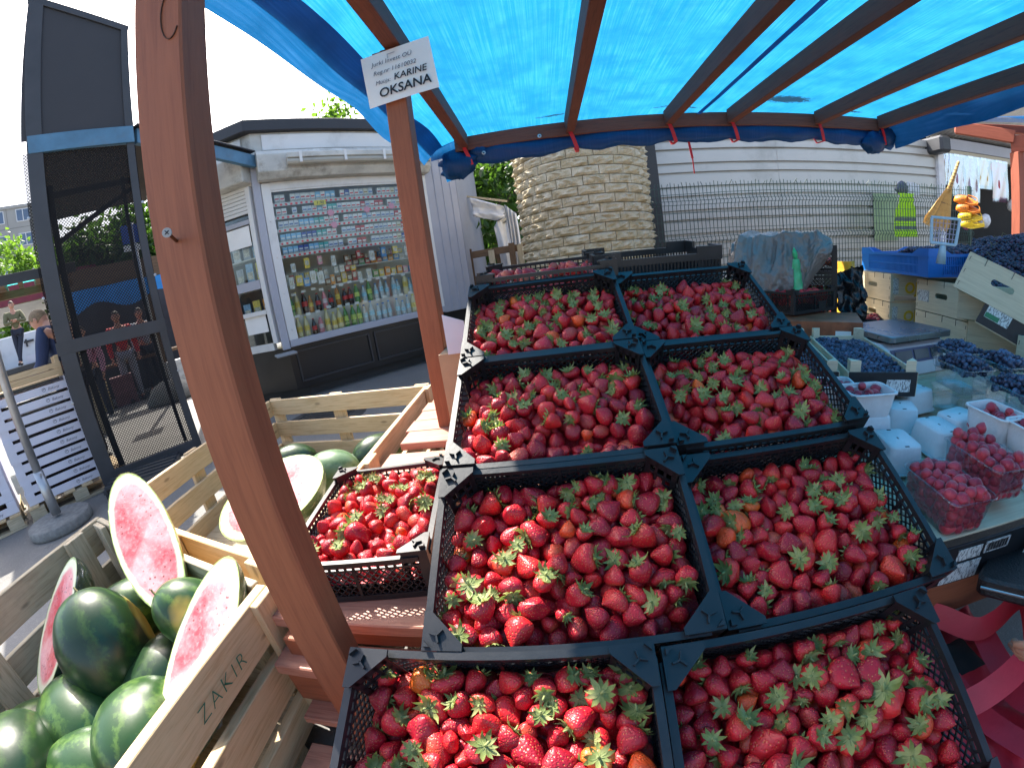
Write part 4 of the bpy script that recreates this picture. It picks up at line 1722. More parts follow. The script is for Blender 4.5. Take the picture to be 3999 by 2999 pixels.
def raspberry_geo(seed, n=22, m=16):
    rr = random.Random(seed)
    b = MB()
    L, W = rr.uniform(.022, .027), rr.uniform(.0098, .0115)
    pts = []
    rows = 8
    for i in range(rows):
        t = (i + .5) / rows
        rad = math.sin(math.pi * (.12 + .80 * t))
        cnt = max(5, int(13 * rad))
        for j in range(cnt):
            a = 6.283 * (j + .5 * (i % 2)) / cnt
            pts.append((math.cos(a) * rad * W, math.sin(a) * rad * W, L * (t - .5)))
    pts = np.array(pts)
    for i in range(m + 1):
        t = i / m
        z = L * (t - .5)
        rad = W * (math.sin(math.pi * (.14 + .86 * t)) ** .75 if t < 1 else 0)
        for k in range(n):
            a = 6.283 * k / n
            p = np.array((math.cos(a) * rad, math.sin(a) * rad, z))
            d = np.sqrt(((pts - p) ** 2).sum(1)).min()
            f = 1 + .26 * (1 - min(1, d / .0032) ** 2) - .13
            b.v.append((p[0] * f, p[1] * f, z))
    for i in range(m):
        for k in range(n):
            k2 = (k + 1) % n
            b.f.append((i * n + k, i * n + k2, (i + 1) * n + k2, (i + 1) * n + k))
            b.m.append(0)
    # hollow at the stalk end
    o = len(b.v)
    for k in range(n):
        a = 6.283 * k / n
        b.v.append((math.cos(a) * W * .32, math.sin(a) * W * .32, -L * .46))
    b.v.append((0, 0, L * .1))
    for k in range(n):
        k2 = (k + 1) % n
        b.f.append((k2, k, o + k, o + k2))
        b.f.append((o + k2, o + k, o + n))
        b.m += [0, 0]
    return b


RBG = [raspberry_geo(s) for s in range(6)]
RBM = [finish(b, [0] * len(b.v), 'raspberry', [M_rasp]) for b in RBG]
M_pulp = mat('white_pulp', (.66, .68, .70), .85, .05, 30, .35, 180)


def clear_plastic(name, tint, tex=.2):
    t = NT(name)
    tr = t.n('BsdfTransparent', Color=(*tint, 1))
    nz = t.noise(t.coord(), 40, 3)
    gl = t.n('BsdfGlossy', Roughness=.12, Color=(.9, .95, 1, 1))
    t.put(gl, 'Normal', t.bump(nz, tex, .003))
    lw = t.n('LayerWeight', Blend=.35)
    ms = t.n('MixShader')
    t.put(ms, 0, t.math('ADD', t.math('MULTIPLY', lw.outputs['Facing'], .35), .05))
    t.put(ms, 1, tr)
    t.put(ms, 2, gl)
    return t.done(ms)


M_pet = clear_plastic('clear_punnet_plastic', (.86, .88, .90))


def rrect(w, d, r, n=4):
    pts = []
    for cx, cy, a0 in ((w / 2 - r, d / 2 - r, 0), (-w / 2 + r, d / 2 - r, 90), (-w / 2 + r, -d / 2 + r, 180), (w / 2 - r, -d / 2 + r, 270)):
        for k in range(n + 1):
            a = RAD(a0 + 90 * k / n)
            pts.append((cx + r * math.cos(a), cy + r * math.sin(a)))
    return pts


def loft(rings, closed_bottom=True, closed_top=False):
    b = MB()
    n = len(rings[0])
    for ring in rings:
        b.v += [tuple(p) for p in ring]
    for i in range(len(rings) - 1):
        for k in range(n):
            k2 = (k + 1) % n
            b.f.append((i * n + k, i * n + k2, (i + 1) * n + k2, (i + 1) * n + k))
            b.m.append(0)
    if closed_bottom:
        b.f.append(tuple(reversed(range(n))))
        b.m.append(0)
    if closed_top:
        o = (len(rings) - 1) * n
        b.f.append(tuple(range(o, o + n)))
        b.m.append(0)
    return b


def punnet_mesh(w, d, h, m, thick, lip, taper=.85, name='shell'):
    rr = []
    for z, s in ((0, taper - .03), (.004, taper), (h * .5, (1 + taper) / 2), (h - .004, .985), (h - .002, 1.0), (h, 1.0)):
        rr.append([(x * s, y * s, z) for x, y in rrect(w, d, .018)])
    rr.append([(x + (lip if x > 0 else -lip), y + (lip if y > 0 else -lip), h) for x, y in rrect(w, d, .018)])
    rr.append([(x + (lip if x > 0 else -lip), y + (lip if y > 0 else -lip), h - .004) for x, y in rrect(w, d, .018)])
    b = loft(rr)
    return b.mesh(name, m, True)


SHELL_P = punnet_mesh(.132, .098, .068, M_pulp, .002, .004)
SHELL_C = punnet_mesh(.178, .116, .080, M_pet, .0006, .004, .88)
RIM_C = None


def punnet(kind, label, loc, rz, group, flip=False):
    me = SHELL_P if kind == 'pulp' else SHELL_C
    t = thing('punnet', label, 'punnet', loc, (RAD(180) if flip else 0, 0, rz), group)
    o = inst('shell', me, t)
    if kind == 'pulp':
        so = o.modifiers.new('thick', 'SOLIDIFY')
        so.thickness = .0025
        so.offset = 0
        b = MB()
        for sx in (-1, 1):
            b.box(sx * .050 - .003, sx * .050 + .003, -.006, .006, -.0012, .0004)
        b.box(-.005, .005, -.002, .002, -.0012, .0004)
        b.build('drain_slots', M_ink, t)
    return t


# name -> (kind, centre x, y, rim z, rotation, label)
PUN = [
    ('clear', .800, .585, -.470, RAD(83), 'clear punnet heaped with raspberries right beside the shaded crate'),
    ('clear', .945, .605, -.440, RAD(83), 'clear punnet of raspberries cut by the right edge above the price card'),
    ('pulp', .842, .930, -.385, RAD(-10), 'white pulp punnet of raspberries before the blueberry tray'),
    ('pulp', .800, 1.045, -.395, RAD(-20), 'white pulp punnet of raspberries touching the blueberry tray posts'),
    ('pulp', 1.122, .722, -.410, RAD(86), 'white pulp punnet of raspberries raised on an upturned punnet'),
    ('pulp', 1.128, .600, -.410, RAD(80), 'white pulp punnet of raspberries at the right edge of the picture'),
]
rcand = []
for i, (kd, x, y, zr, rz, lab) in enumerate(PUN):
    h = .080 if kd == 'clear' else .068
    w, d = (.178, .116) if kd == 'clear' else (.132, .098)
    punnet(kd, lab, (x, y, zr - h), rz, 'punnets filled with raspberries')
    n = 175 if kd == 'clear' else 52
    rad = np.full(n, .0122)
    top = (.085 if i == 0 else .10) if kd == 'clear' else .026
    P = relax(n, -w / 2 + .009, w / 2 - .009, -d / 2 + .009, d / 2 - .009, .002, lambda X, Y, w=w, d=d, h=h, top=top: h - .010 + top * np.clip(np.cos(X / w * 2.7) * np.cos(Y / d * 2.7), 0, 1) ** .6, rad, 70, 300 + i)
    mw = Matrix.Translation((x, y, zr - h)) @ Matrix.Rotation(rz, 4, 'Z')
    for p in P:
        q = mw @ Vector(p)
        d3 = Vector((rb.gauss(0, 1), rb.gauss(0, 1), rb.gauss(.3, .8)))
        m4 = Matrix.Translation(q) @ (rot_to(d3, rb.random() * 6, rb) * rb.uniform(1.05, 1.3)).to_4x4()
        px, py, dist = project(q)
        vis = px < 4050 and (kd == 'clear' or p[2] > h - .03)
        rcand.append((vis, 1 / dist, i, rb.randrange(6), m4, (p[0] / w + .5, p[1] / d + .5)))
rcand.sort(key=lambda c: (not c[0], -c[1]))
RW = ['the clear punnet by the shaded crate', 'the cut off clear punnet', 'the pulp punnet before the tray', 'the pulp punnet by the tray posts', 'the raised pulp punnet', 'the cut off pulp punnet']
mg = Merge()
for j, (vis, sz, i, g, m4, (fx, fy)) in enumerate(rcand):
    if j < 300:
        tag(inst('raspberry', RBM[g], mw=m4), 'pinkish red raspberry %s of %s' % (place_words(1 - fy, fx), RW[i]), 'raspberry', 'raspberries %s of %s' % (place_words(1 - fy, fx), RW[i]))
    else:
        mg.add(RBG[g], None, m4)
mg.build('raspberries', [M_rasp], 'remaining raspberries in the punnets')
# upturned white punnets
for x, y, z, rz, lab in (
        (1.015, .815, -.470, RAD(84), 'upturned white punnet lying nearest to the heaped raspberries, small hole in its base'),
        (1.180, 1.078, -.470, RAD(3), 'upturned white punnet just before the black front of the blueberry tray'),
        (1.030, .985, -.470, RAD(62), 'upturned white punnet between the blueberry tray and the one nearest the raspberries'),
        (.838, .790, -.470, RAD(75), 'upturned white punnet half hidden behind the shaded strawberry crate corner'),
        (1.140, .850, -.470, RAD(4), 'upturned white punnet half hidden by the raised raspberry punnet'),
        (1.120, .715, -.478, RAD(86), 'upturned white punnet carrying the raised raspberry punnet'),
        (1.135, .600, -.478, RAD(80), 'upturned white punnet carrying the raspberry punnet at the right edge'),
        (.845, .925, -.453, RAD(-12), 'upturned white punnet under the raspberry punnet before the tray'),
        (.800, 1.045, -.463, RAD(-20), 'upturned white punnet under the raspberry punnet by the tray posts')):
    punnet('pulp', lab, (x, y, z), rz, 'upturned white pulp punnets', True)

# ------------------------------------------------------------------ blueberries
def blue_mat(name, cs):
    t = NT(name)
    r = t.rand()
    c = t.ramp(r, cs)
    n1 = t.noise(t.coord(), 160, 4)
    c = t.mix(c, (.16, .21, .36), t.ramp(n1, [(.48, 0.), (.75, .6)]))
    return t.done(t.bsdf(c, .48, t.bump(n1, .1, .0006), 0, .45))


M_blue = blue_mat('blueberry_skin', [(0, (.007, .009, .022)), (.45, (.018, .026, .060)), (.8, (.05, .075, .14)), (1, (.09, .13, .22))])
M_grape = blue_mat('grape_skin', [(0, (.006, .005, .012)), (.5, (.016, .012, .030)), (.85, (.045, .032, .07)), (1, (.11, .018, .035))])


def round_geo(r, n=12, m=8, crown=True):
    b = MB()
    for i in range(m + 1):
        t = i / m
        rr_, z = r * math.sin(math.pi * t), r * .92 * math.cos(math.pi * t)
        if crown and i == 0:
            rr_, z = r * .22, r * .80
        if crown and i == 1:
            rr_, z = r * .30, r * .93
        for k in range(n):
            a = 6.283 * k / n
            b.v.append((rr_ * math.cos(a), rr_ * math.sin(a), z + (.04 * r * (k % 2) if crown and i == 1 else 0)))
    for i in range(m):
        for k in range(n):
            k2 = (k + 1) % n
            b.f.append((i * n + k, (i + 1) * n + k, (i + 1) * n + k2, i * n + k2))
            b.m.append(0)
    if crown:
        b.f.append(tuple(range(n)))
        b.m.append(0)
    return b


BBG = round_geo(.0083)
BBM = finish(BBG, [0] * len(BBG.v), 'blueberry', [M_blue])
GRG = round_geo(.0125, 12, 8, False)
GRM = finish(GRG, [0] * len(GRG.v), 'grape', [M_grape])


def hexfill(x0, x1, y0, y1, ztop, r, layers=2, seed=1):
    rr = random.Random(seed)
    out = []
    for L in range(layers):
        j = 0
        y = y0 + r + L * r * .6
        while y < y1 - r * .8:
            x = x0 + r + (j % 2) * r + L * r * .5
            while x < x1 - r * .8:
                X, Y = x + rr.uniform(-.38, .38) * r, y + rr.uniform(-.38, .38) * r
                out.append((X, Y, ztop(X, Y) - L * r * 1.25 + rr.uniform(-.55, .55) * r, L))
                x += r * 2.06
            y += r * 1.84
            j += 1
    return out


def tray(label, FL, ang, w, L, zrim, hh, group):
    """light wooden tray with triangular corner posts"""
    t = thing('fruit_tray', label, 'tray', (FL[0], FL[1], zrim - hh), (0, 0, ang), group)
    for nm, p, q in (('side_board', (0, 0, hh / 2), (0, L, hh / 2)), ('side_board', (w, 0, hh / 2), (w, L, hh / 2)), ('end_board', (0, L, hh / 2), (w, L, hh / 2))):
        board(nm, t, p, q, hh, .006, (0, 0, 1), M_poplar, .001)
    o = board('front_board', t, (0, 0, hh / 2), (w, 0, hh / 2), hh, .006, (0, 0, 1), M_label, .001)
    b = MB()
    b.box(.02, w - .02, -.0045, -.0032, hh * .25, hh * .75)
    b = MB()
    b.box(w * .55, w * .9, -.0050, -.0035, hh * .2, hh * .7)
    b.build('white_label', M_sticker, t)
    b = MB()
    b.box(.003, w - .003, .003, L - .003, .0, .006)
    b.build('bottom', M_poplar, t)
    for x, y, sx, sy in ((.004, .004, 1, 1), (w - .004, .004, -1, 1), (w - .004, L - .004, -1, -1), (.004, L - .004, 1, -1)):
        b = MB()
        b.prism([(x, y), (x + sx * .034, y), (x, y + sy * .034)][::(1 if sx * sy > 0 else -1)], .006, hh + .034, 'z')
        b.build('corner_post', M_poplar, t, bevel=.001)
    return t


def sticker_mat():
    t = NT('printed_sticker')
    v = t.coord('Object', (1, 1, 1))
    w = t.noise(t.coord('Object', (260, 260, 90)), 1, 2)
    c = t.mix((.62, .66, .66), (.12, .13, .14), t.ramp(w, [(.52, 0.), (.56, .8)]))
    return t.done(t.bsdf(c, .55))


M_sticker = sticker_mat()
M_label = mat('black_printed_board', (.014, .015, .018), .5, .3, 30, .03, 60)
bcand = []
for i, (FL, L, lab) in enumerate((((.885, 1.065), .54, 'pale wooden tray of blueberries beside the scale, black front board'), ((.655, 1.160), .54, 'wooden blueberry tray mostly hidden behind the strawberry crates'))):
    ang = math.atan2(-.37, .93)
    tray(lab, FL, ang, .218, L, -.380, .075, 'wooden trays of blueberries')
    mw = Matrix.Translation((FL[0], FL[1], -.380)) @ Matrix.Rotation(ang, 4, 'Z')
    for X, Y, Z, ly in hexfill(.006, .212, .006, L - .006, lambda x, y: -.012 + .008 * math.sin(x * 30) * math.sin(y * 14) - .02 * (y < .05) * (1 - y / .05), .0083, 2, 40 + i):
        if (X < .035 or X > .183) and (Y < .035 or Y > L - .035):
            continue
        bcand.append((mw @ Vector((X, Y, Z)), place_words(X / .218, Y / L) + ' of ' + ('the wooden tray beside the scale' if i == 0 else 'the hidden wooden tray'), ly))
QP = [(1.300, .985, -.372, RAD(78), 'clear punnet heaped with blueberries right before the scale'), (1.330, .800, -.395, RAD(78), 'clear punnet of blueberries behind the raised raspberry punnet'),
      (1.470, .955, -.372, RAD(78), 'clear punnet of blueberries near the right edge before the boxes'), (1.490, 1.165, -.38, RAD(80), 'clear punnet of blueberries under the tilted wooden box')]
for i, (x, y, zr, rz, lab) in enumerate(QP):
    punnet('clear', lab, (x, y, zr - .08), rz, 'clear punnets of blueberries')
    mw = Matrix.Translation((x, y, zr)) @ Matrix.Rotation(rz, 4, 'Z')
    for X, Y, Z, ly in hexfill(-.083, .083, -.052, .052, lambda a, c: -.006 + .030 * max(0, math.cos(a / .178 * 2.7) * math.cos(c / .116 * 2.7)), .0083, 4, 60 + i):
        bcand.append((mw @ Vector((X * (1 - .03 * ly), Y * (1 - .03 * ly), Z)), place_words(.5 - Y / .116, X / .178 + .5) + ' of the ' + lab.replace(' heaped with blueberries', '').replace(' of blueberries', ''), ly))
for x, y, z, rz, lab in ((1.303, .985, -.540, RAD(78), 'empty clear punnet under the blueberries before the scale'), (1.335, .80, -.55, RAD(78), 'empty clear punnet under the blueberries behind the raspberries'), (1.475, .955, -.54, RAD(78), 'empty clear punnet under the blueberries near the right edge')):
    punnet('clear', lab, (x, y, z), rz, 'empty clear punnets used as stands')
lst = []
for q, wh_, ly in bcand:
    px, py, dist = project(q)
    lst.append((ly == 0 and px < 4030, 1 / dist, q, wh_))
lst.sort(key=lambda c: (not c[0], -c[1]))
mg = Merge()
for j, (vis, sz, q, wh_) in enumerate(lst):
    m4 = Matrix.Translation(q) @ (rot_to((rb.gauss(0, .7), rb.gauss(0, .7), 1), rb.random() * 6, rb) * rb.uniform(.82, 1.15)).to_4x4()
    if j < 300:
        tag(inst('blueberry', BBM, mw=m4), 'dusty blueberry ' + wh_, 'blueberry', 'blueberries ' + wh_)
    else:
        mg.add(BBG, None, m4)
mg.build('blueberries', [M_blue], 'remaining blueberries in trays and punnets')
# ================================================================== RIGHT HAND COUNTER
ct = thing('berry_counter', 'low counter of brown boards under the punnets and wooden boxes', 'counter', (1.5, 1.5, -EYE))
CO = Vector((1.5, 1.5, -EYE))
for k in range(13):
    y = .62 + k * .165
    board('counter_board', ct, (.69, y, -.566), (3.1, y, -.566), .16, .026, (0, 1, 0), M_pinegrey, .002, CO)
board('front_rail', ct, (.66, .50, -.70), (2.4, .46, -.70), .10, .03, (0, 0, 1), M_stain, .002, CO)
for x, y in ((.75, .6), (2.9, .6), (.75, 2.5), (2.9, 2.5)):
    board('leg', ct, (x, y, -EYE), (x, y, -.58), .06, .06, (1, 0, 0), M_stain, .002, CO)
# upturned tray with the black printed side that carries the raspberries
ut = thing('upturned_tray', 'upturned flat wooden tray with black printed side and stickers under the raspberries', 'tray', (.715, .488, -.655), (0, 0, RAD(-3)))
for k in range(4):
    board('bottom_slat', ut, (0, .012 + .05 + k * .092, .102), (.62, .012 + .05 + k * .092, .102), .086, .005, (0, 1, 0), M_poplar, .001)
o = board('side_board', ut, (0, 0, .05), (.62, 0, .05), .098, .006, (0, 0, 1), M_label, .001)
board('side_board', ut, (0, .37, .05), (.62, .37, .05), .098, .006, (0, 0, 1), M_poplar, .001)
board('end_board', ut, (.003, .006, .05), (.003, .364, .05), .098, .006, (0, 0, 1), M_poplar, .001)
for x0, x1, z0, z1 in ((.045, .115, .060, .088), (.125, .20, .062, .090), (.02, .125, .006, .052)):
    b = MB()
    b.box(x0, x1, -.0045, -.0032, z0, z1)
    b.build('sticker', M_sticker, ut)
b = MB()
for k in range(22):
    b.box(.130 + k * .003, .130 + k * .003 + (.0018 if k % 3 else .0009), -.0052, -.0046, .066, .086)
b.build('barcode', M_ink, ut)
# hand written raspberry price card
cdp = thing('raspberry_card', 'white hand lettered card at the right edge under the raspberries', 'card', (.965, .462, -.645), (RAD(8), 0, RAD(-6)))
b = MB()
b.box(0, .20, 0, .0015, 0, .10)
b.build('card', mat('pale_blue_card', (.60, .72, .74), .6, .04, 6, 0), cdp)
M_blueink = mat('blue_ink', (.02, .04, .12), .6, .1, 30, 0)
text('lettering', 'VAARIKAS', .040, M_blueink, cdp, Matrix.Translation((.012, -.001, .045)) @ RX90, bold=.0006)
text('lettering', 'Eesti', .026, M_blueink, cdp, Matrix.Translation((.012, -.001, .012)) @ RX90, bold=.0004)

# ------------------------------------------------------------------ weighing scale
sc_ = thing('weighing_scale', 'white market scale with steel plate and three dark displays', 'scale', (1.55, 1.56, -.552), (0, 0, RAD(3)))
b = MB()
b.prism([(-.165, .0), (-.165, .055), (-.135, .120), (-.09, .135), (.165, .135), (.165, 0)], -.19, .19, 'x')
body = b.build('body', mat('scale_white', (.58, .60, .66), .4, .04, 6, .02, 60), sc_, bevel=.006)
M_disp = mat('display_glass', (.03, .045, .05), .2, .2, 8, 0)
fm = frame((1, 0, 0), (0, -.908, .419), (0, -.1515, .088))
b = MB()
b.box(-.175, .175, -.030, .030, 0, .003)
o = b.build('display_panel', mat('panel_navy', (.035, .05, .12), .35, .1, 6, 0), sc_)
o.matrix_local = fm
for x0, x1 in ((-.155, -.055), (-.04, .05), (.065, .135)):
    b = MB()
    b.box(x0, x1, -.020, .020, .003, .006)
    q = b.build('display', M_disp, o)
for y in (-.012, .010):
    b = MB()
    b.box(.145, .162, y - .008, y + .008, .003, .0055)
    b.build('button', M_paper, o)
b = MB()
b.box(-.15, .15, -.13, .14, .136, .150)
b.build('plate_support', M_darkmetal, sc_)
M_plate = mat('brushed_plate', (.30, .33, .38), .28, .1, 5, .02, 200, metal=.9)
b = MB()
b.prism(rrect(.385, .325, .02), .150, .176, 'z')
b.build('plate', M_plate, sc_, Vector((0, .0, .0)), bevel=.003)
b = MB()
for x in (-.15, .15):
    for y in (-.13, .13):
        b.box(x - .02, x + .02, y - .02, y + .02, 0, .012)
b.build('feet', M_black, sc_)

# ------------------------------------------------------------------ wooden fruit boxes
M_yletter = mat('yellow_letters', (.70, .48, .02), .6, .1, 10, 0)


def woodbox(label, org, ax, L, D, H, slot=True, words='OJUA', side_label=None, top=True):
    """box of thin boards: front end with hand hole along direction ax; depth to the left-hand normal"""
    ax = Vector(ax).normalized()
    ang = math.atan2(ax.y, ax.x)
    t = thing('wooden_box', label, 'box', org, (0, 0, ang), 'pale wooden fruit boxes on the counter')
    boxparts(t, L, D, H, slot, words, side_label)
    return t


def boxparts(t, L, D, H, slot=True, words='OJUA', side_label=None):
    th = .008
    b = MB()
    if slot:
        hx, hz, hw, hh = L / 2, H * .55, .052, .014
        n = 24
        ring = []
        for k in range(n):
            a = 2 * math.pi * k / n
            ring.append((hx + (hw - hh if math.cos(a) > 0 else -(hw - hh)) + hh * math.cos(a), hz + hh * math.sin(a)))
        # square outer ring matched to the hole
        out = []
        for k in range(n):
            a = 2 * math.pi * k / n
            c, s = math.cos(a), math.sin(a)
            m_ = max(abs(c), abs(s))
            out.append((L / 2 + c / m_ * L / 2, H / 2 + s / m_ * H / 2))
        for y in (0, th):
            o = len(b.v)
            b.v += [(x, y, z) for x, z in out] + [(x, y, z) for x, z in ring]
            for k in range(n):
                k2 = (k + 1) % n
                f = (o + k, o + k2, o + n + k2, o + n + k)
                b.f.append(f if y == 0 else f[::-1])
                b.m.append(0)
        for base in (0, n):
            for k in range(n):
                k2 = (k + 1) % n
                f = (base + k, base + k2, base + 2 * n + k2, base + 2 * n + k)
                b.f.append(f[::-1] if base == 0 else f)
                b.m.append(0)
    else:
        b.box(0, L, 0, th, 0, H)
    b.build('end_board', M_poplar, t)
    board('end_board', t, (0, D - th / 2, H / 2), (L, D - th / 2, H / 2), H, th, (0, 0, 1), M_poplar, 0)
    for x in (th / 2, L - th / 2):
        o = board('side_board', t, (x, th + .001, H * .60), (x, D - th - .001, H * .60), H * .78, th * .7, (0, 0, 1), M_poplar, .001)
    for x in (.02, L - .02):
        for y in (.02, D - .02):
            b = MB()
            b.box(x - .012, x + .012, y - .012, y + .012, 0, H - .002)
            b.build('corner_post', M_poplar, t)
    b = MB()
    b.box(.01, L - .01, .01, D - .01, .0, .006)
    b.build('bottom', M_poplar, t)
    b = MB()
    for x, z in ((.012, H * .85), (.012, H * .5), (.012, H * .15), (L - .012, H * .85), (L - .012, H * .5), (L - .012, H * .15)):
        b.box(x - .001, x + .001, -.0015, 0, z - .008, z + .008)
        b.box(x - .001, x + .005, -.0015, 0, z + .007, z + .0085)
    for x in (L * .22, L * .55, L * .8):
        b.box(x - .0012, x + .0012, -.0018, 0, H - .03, H)
        b.box(x - .0012, x + .0012, -.0018, .008, H, H + .0014)
    b.build('wire_staples', M_darkmetal, t)
    if words:
        text('lettering', words, H * .55, M_yletter, t, Matrix.Translation((L + .0012, .10, H * .30)) @ Matrix.Rotation(RAD(90), 4, 'Z') @ RX90, bold=.003)
    b = MB()
    b.box(L + .0005, L + .0025, .018, .055, H * .28, H * .85)
    b.build('stamp_label', M_sticker, t)
    if side_label:
        b = MB()
        b.box(.02, .12, -.002, -.0005, H * .30, H * .66)
        b.build('paper_label', M_sticker, t)


ax = Vector((-.20, -.98, 0)).normalized()
A0, B0 = Vector((2.16, 2.56, 0)), Vector((2.14, 2.00, 0))
woodbox('wooden box with hand hole, upper of the stack left under the blue crate', (A0.x, A0.y, -.362), ax, .42, .50, .165)
woodbox('wooden box with hand hole, lower of the stack left under the blue crate', (A0.x, A0.y, -.532), ax, .42, .50, .165)
woodbox('wooden box with white barcode label beside its hand hole', (B0.x, B0.y, -.385), ax, .45, .50, .172, side_label=True)
woodbox('wooden box right behind the scale, without a visible hand hole', (B0.x, B0.y, -.560), ax, .45, .50, .170, slot=False)
# tilted box and the ones it leans on
tb = thing('wooden_box', 'wooden box tilted down to the right against the grapes', 'box', (0, 0, 0), (0, 0, 0), 'pale wooden fruit boxes on the counter')
tx = Vector((.16, -.245, -.125)).normalized()
tn = Vector((-.80, -.60, .12)).normalized()
tyy = -(tn - tx * tn.dot(tx)).normalized()
tz_ = tx.cross(tyy)
tb.matrix_world = Matrix.Translation(Vector((1.785, 1.45, -.195))) @ Matrix((tx, tyy, tz_)).transposed().to_4x4()
boxparts(tb, .37, .42, .165, True, '')
db = thing('dark_box', 'dark printed tray with green and white label under the tilted box', 'box', (0, 0, 0))
db.matrix_world = Matrix.Translation(Vector((1.84, 1.36, -.335))) @ Matrix((tx, tyy, tz_)).transposed().to_4x4()
board('front_board', db, (0, 0, .05), (.40, 0, .05), .10, .007, (0, 0, 1), M_label, .001)
board('back_board', db, (0, .3, .05), (.40, .3, .05), .10, .007, (0, 0, 1), M_poplar, .001)
b = MB()
b.box(.0, .40, .0, .3, -.004, .0)
b.build('bottom', M_poplar, db)
b = MB()
b.box(.02, .13, -.0055, -.004, .035, .095)
b.build('sticker', M_sticker, db)
b = MB()
b.box(.022, .085, -.0065, -.0056, .037, .058)
b.build('green_stripe', mat('green_print', (.03, .20, .10), .6, .1, 20, 0), db)
woodbox('wooden box at the right edge below the tilted box, yellow lettering', (1.93, 1.20, -.56), (-.30, -.95, 0), .40, .42, .19, slot=False)
b = MB()
b.box(-.05, .05, -.004, .004, 0, .10)
tag(b.build('white_tray', mat('white_foam', (.62, .72, .76), .6, .05, 8, .05, 90), None, (1.80, 1.56, -.545), (RAD(-12), 0, RAD(-30))), 'pale white foam tray standing behind the scale', 'foam tray')
# yellow carton at the left of the box stack
yc = thing('yellow_carton', 'tall crumpled yellow carton beside the wooden box stack', 'carton', (2.02, 2.52, -.55))
b = MB()
b.grid(lambda u, v: (-.04 + .11 * u + .008 * math.sin(v * 9), -.03 + .02 * math.sin(u * 5 + v * 3), .42 * v), 4, 8)
b.grid(lambda u, v: (-.04 + .008 * math.sin(v * 9), -.03 + .10 * u + .01 * math.sin(v * 5), .42 * v), 2, 8)
o = b.build('body', mat('yellow_board', (.68, .40, .03), .6, .15, 8, .2, 40), yc)
so = o.modifiers.new('thick', 'SOLIDIFY')
so.thickness = .004

# ------------------------------------------------------------------ blue crate, grapes, scoop
M_bcr = mat('blue_plastic', (.010, .15, .50), .4, .12, 6, .04, 60)
bc = thing('blue_crate', 'blue slotted plastic crate of dark grapes on the wooden boxes', 'crate', (2.17, 2.52, -.192), (0, 0, math.atan2(ax.y, ax.x)))
BL2, BD2, BH2 = .72, .42, .15
for nm, al, L, off in (('front', True, BL2, 0), ('back', True, BL2, BD2 - .006), ('side', False, BD2, 0), ('side', False, BD2, BL2 - .006)):
    b = MB()

    def EP(s, z, d, off=off, al=al):
        return (s, off + d, z) if al else (off + d, s, z)
    pbox(b, EP, 0, L, 0, .016, 0, .006)
    n = int(L / .0125)
    for z0, z1 in ((.016, .058), (.064, .106)):
        for k in range(n):
            pbox(b, EP, k * L / n, k * L / n + .0075, z0, z1, .001, .005)
    pbox(b, EP, 0, L, .058, .064, 0, .006)
    pbox(b, EP, 0, L, .106, .122, -.004, .008)
    for s0, s1 in ((0, .09), (L - .09, L)):
        pbox(b, EP, s0, s1, .122, BH2, -.003, .007)
        pbox(b, EP, s0, s1, .016, .106, -.001, .0065)
    for sa, sb in ((.09, .15), (L - .09, L - .15)):
        vs = [EP(sa, .122, -.003), EP(sa, BH2, -.003), EP(sb, .122, -.003), EP(sa, .122, .007), EP(sa, BH2, .007), EP(sb, .122, .007)]
        b.add(vs, [(0, 1, 2), (5, 4, 3), (0, 3, 4, 1), (1, 4, 5, 2), (2, 5, 3, 0)])
    b.build('wall', M_bcr, bc)
b = MB()
b.box(.006, BL2 - .006, .006, BD2 - .006, 0, .006)
b.build('bottom', M_bcr, bc)
gcand = []
mwb = Matrix.Translation((2.17, 2.52, -.192)) @ Matrix.Rotation(math.atan2(ax.y, ax.x), 4, 'Z')
for X, Y, Z, ly in hexfill(.27, .71, .01, BD2 - .01, lambda x, y: .095 + .10 * max(0, (x - .3)) * 1.2 + .02 * math.sin(x * 16) + .05 * y, .0125, 3, 80):
    gcand.append((mwb @ Vector((X, Y, Z)), ly))
GA = RAD(-56)
GO = Vector((1.955, 1.55, -.36))
gc = thing('grape_box', 'wide wooden box heaped with dark grapes behind the tilted box', 'box', GO, (0, 0, GA))
for nm, p, q in (('side_board', (0, 0, .08), (.95, 0, .08)), ('side_board', (0, .8, .08), (.95, .8, .08)), ('end_board', (0, 0, .08), (0, .8, .08)), ('end_board', (.95, 0, .08), (.95, .8, .08))):
    board(nm, gc, p, q, .16, .008, (0, 0, 1), M_poplar, .001)
b = MB()
b.box(0, .95, 0, .8, 0, .006)
b.build('bottom', M_poplar, gc)
b = MB()
b.box(.05, .9, .05, .75, -.19, -.001)
b.build('support_box', M_poplar, gc)
mwg = Matrix.Translation(GO) @ Matrix.Rotation(GA, 4, 'Z')


def gtop(x, y):
    w = min(1, y / .72)
    return .155 + .27 * (3 * w * w - 2 * w ** 3) ** .8 * min(1, .72 + x * .6) + .010 * math.sin(x * 22) * math.sin(y * 19)


for X, Y, Z, ly in hexfill(.01, .94, .01, .79, gtop, .0125, 3, 81):
    gcand.append((mwg @ Vector((X, Y, Z)), ly))


def gplace(px, py):
    if px < 3640:
        return 'in the left half of the blue crate'
    if px < 3740:
        return 'in the blue crate around the pale scoop'
    return ('on the crest' if py < 960 else 'halfway up' if py < 1030 else 'at the foot') + ' of the heap ' + ('beside the scoop' if px < 3830 else 'above the tilted box' if px < 3920 else 'at the right edge')


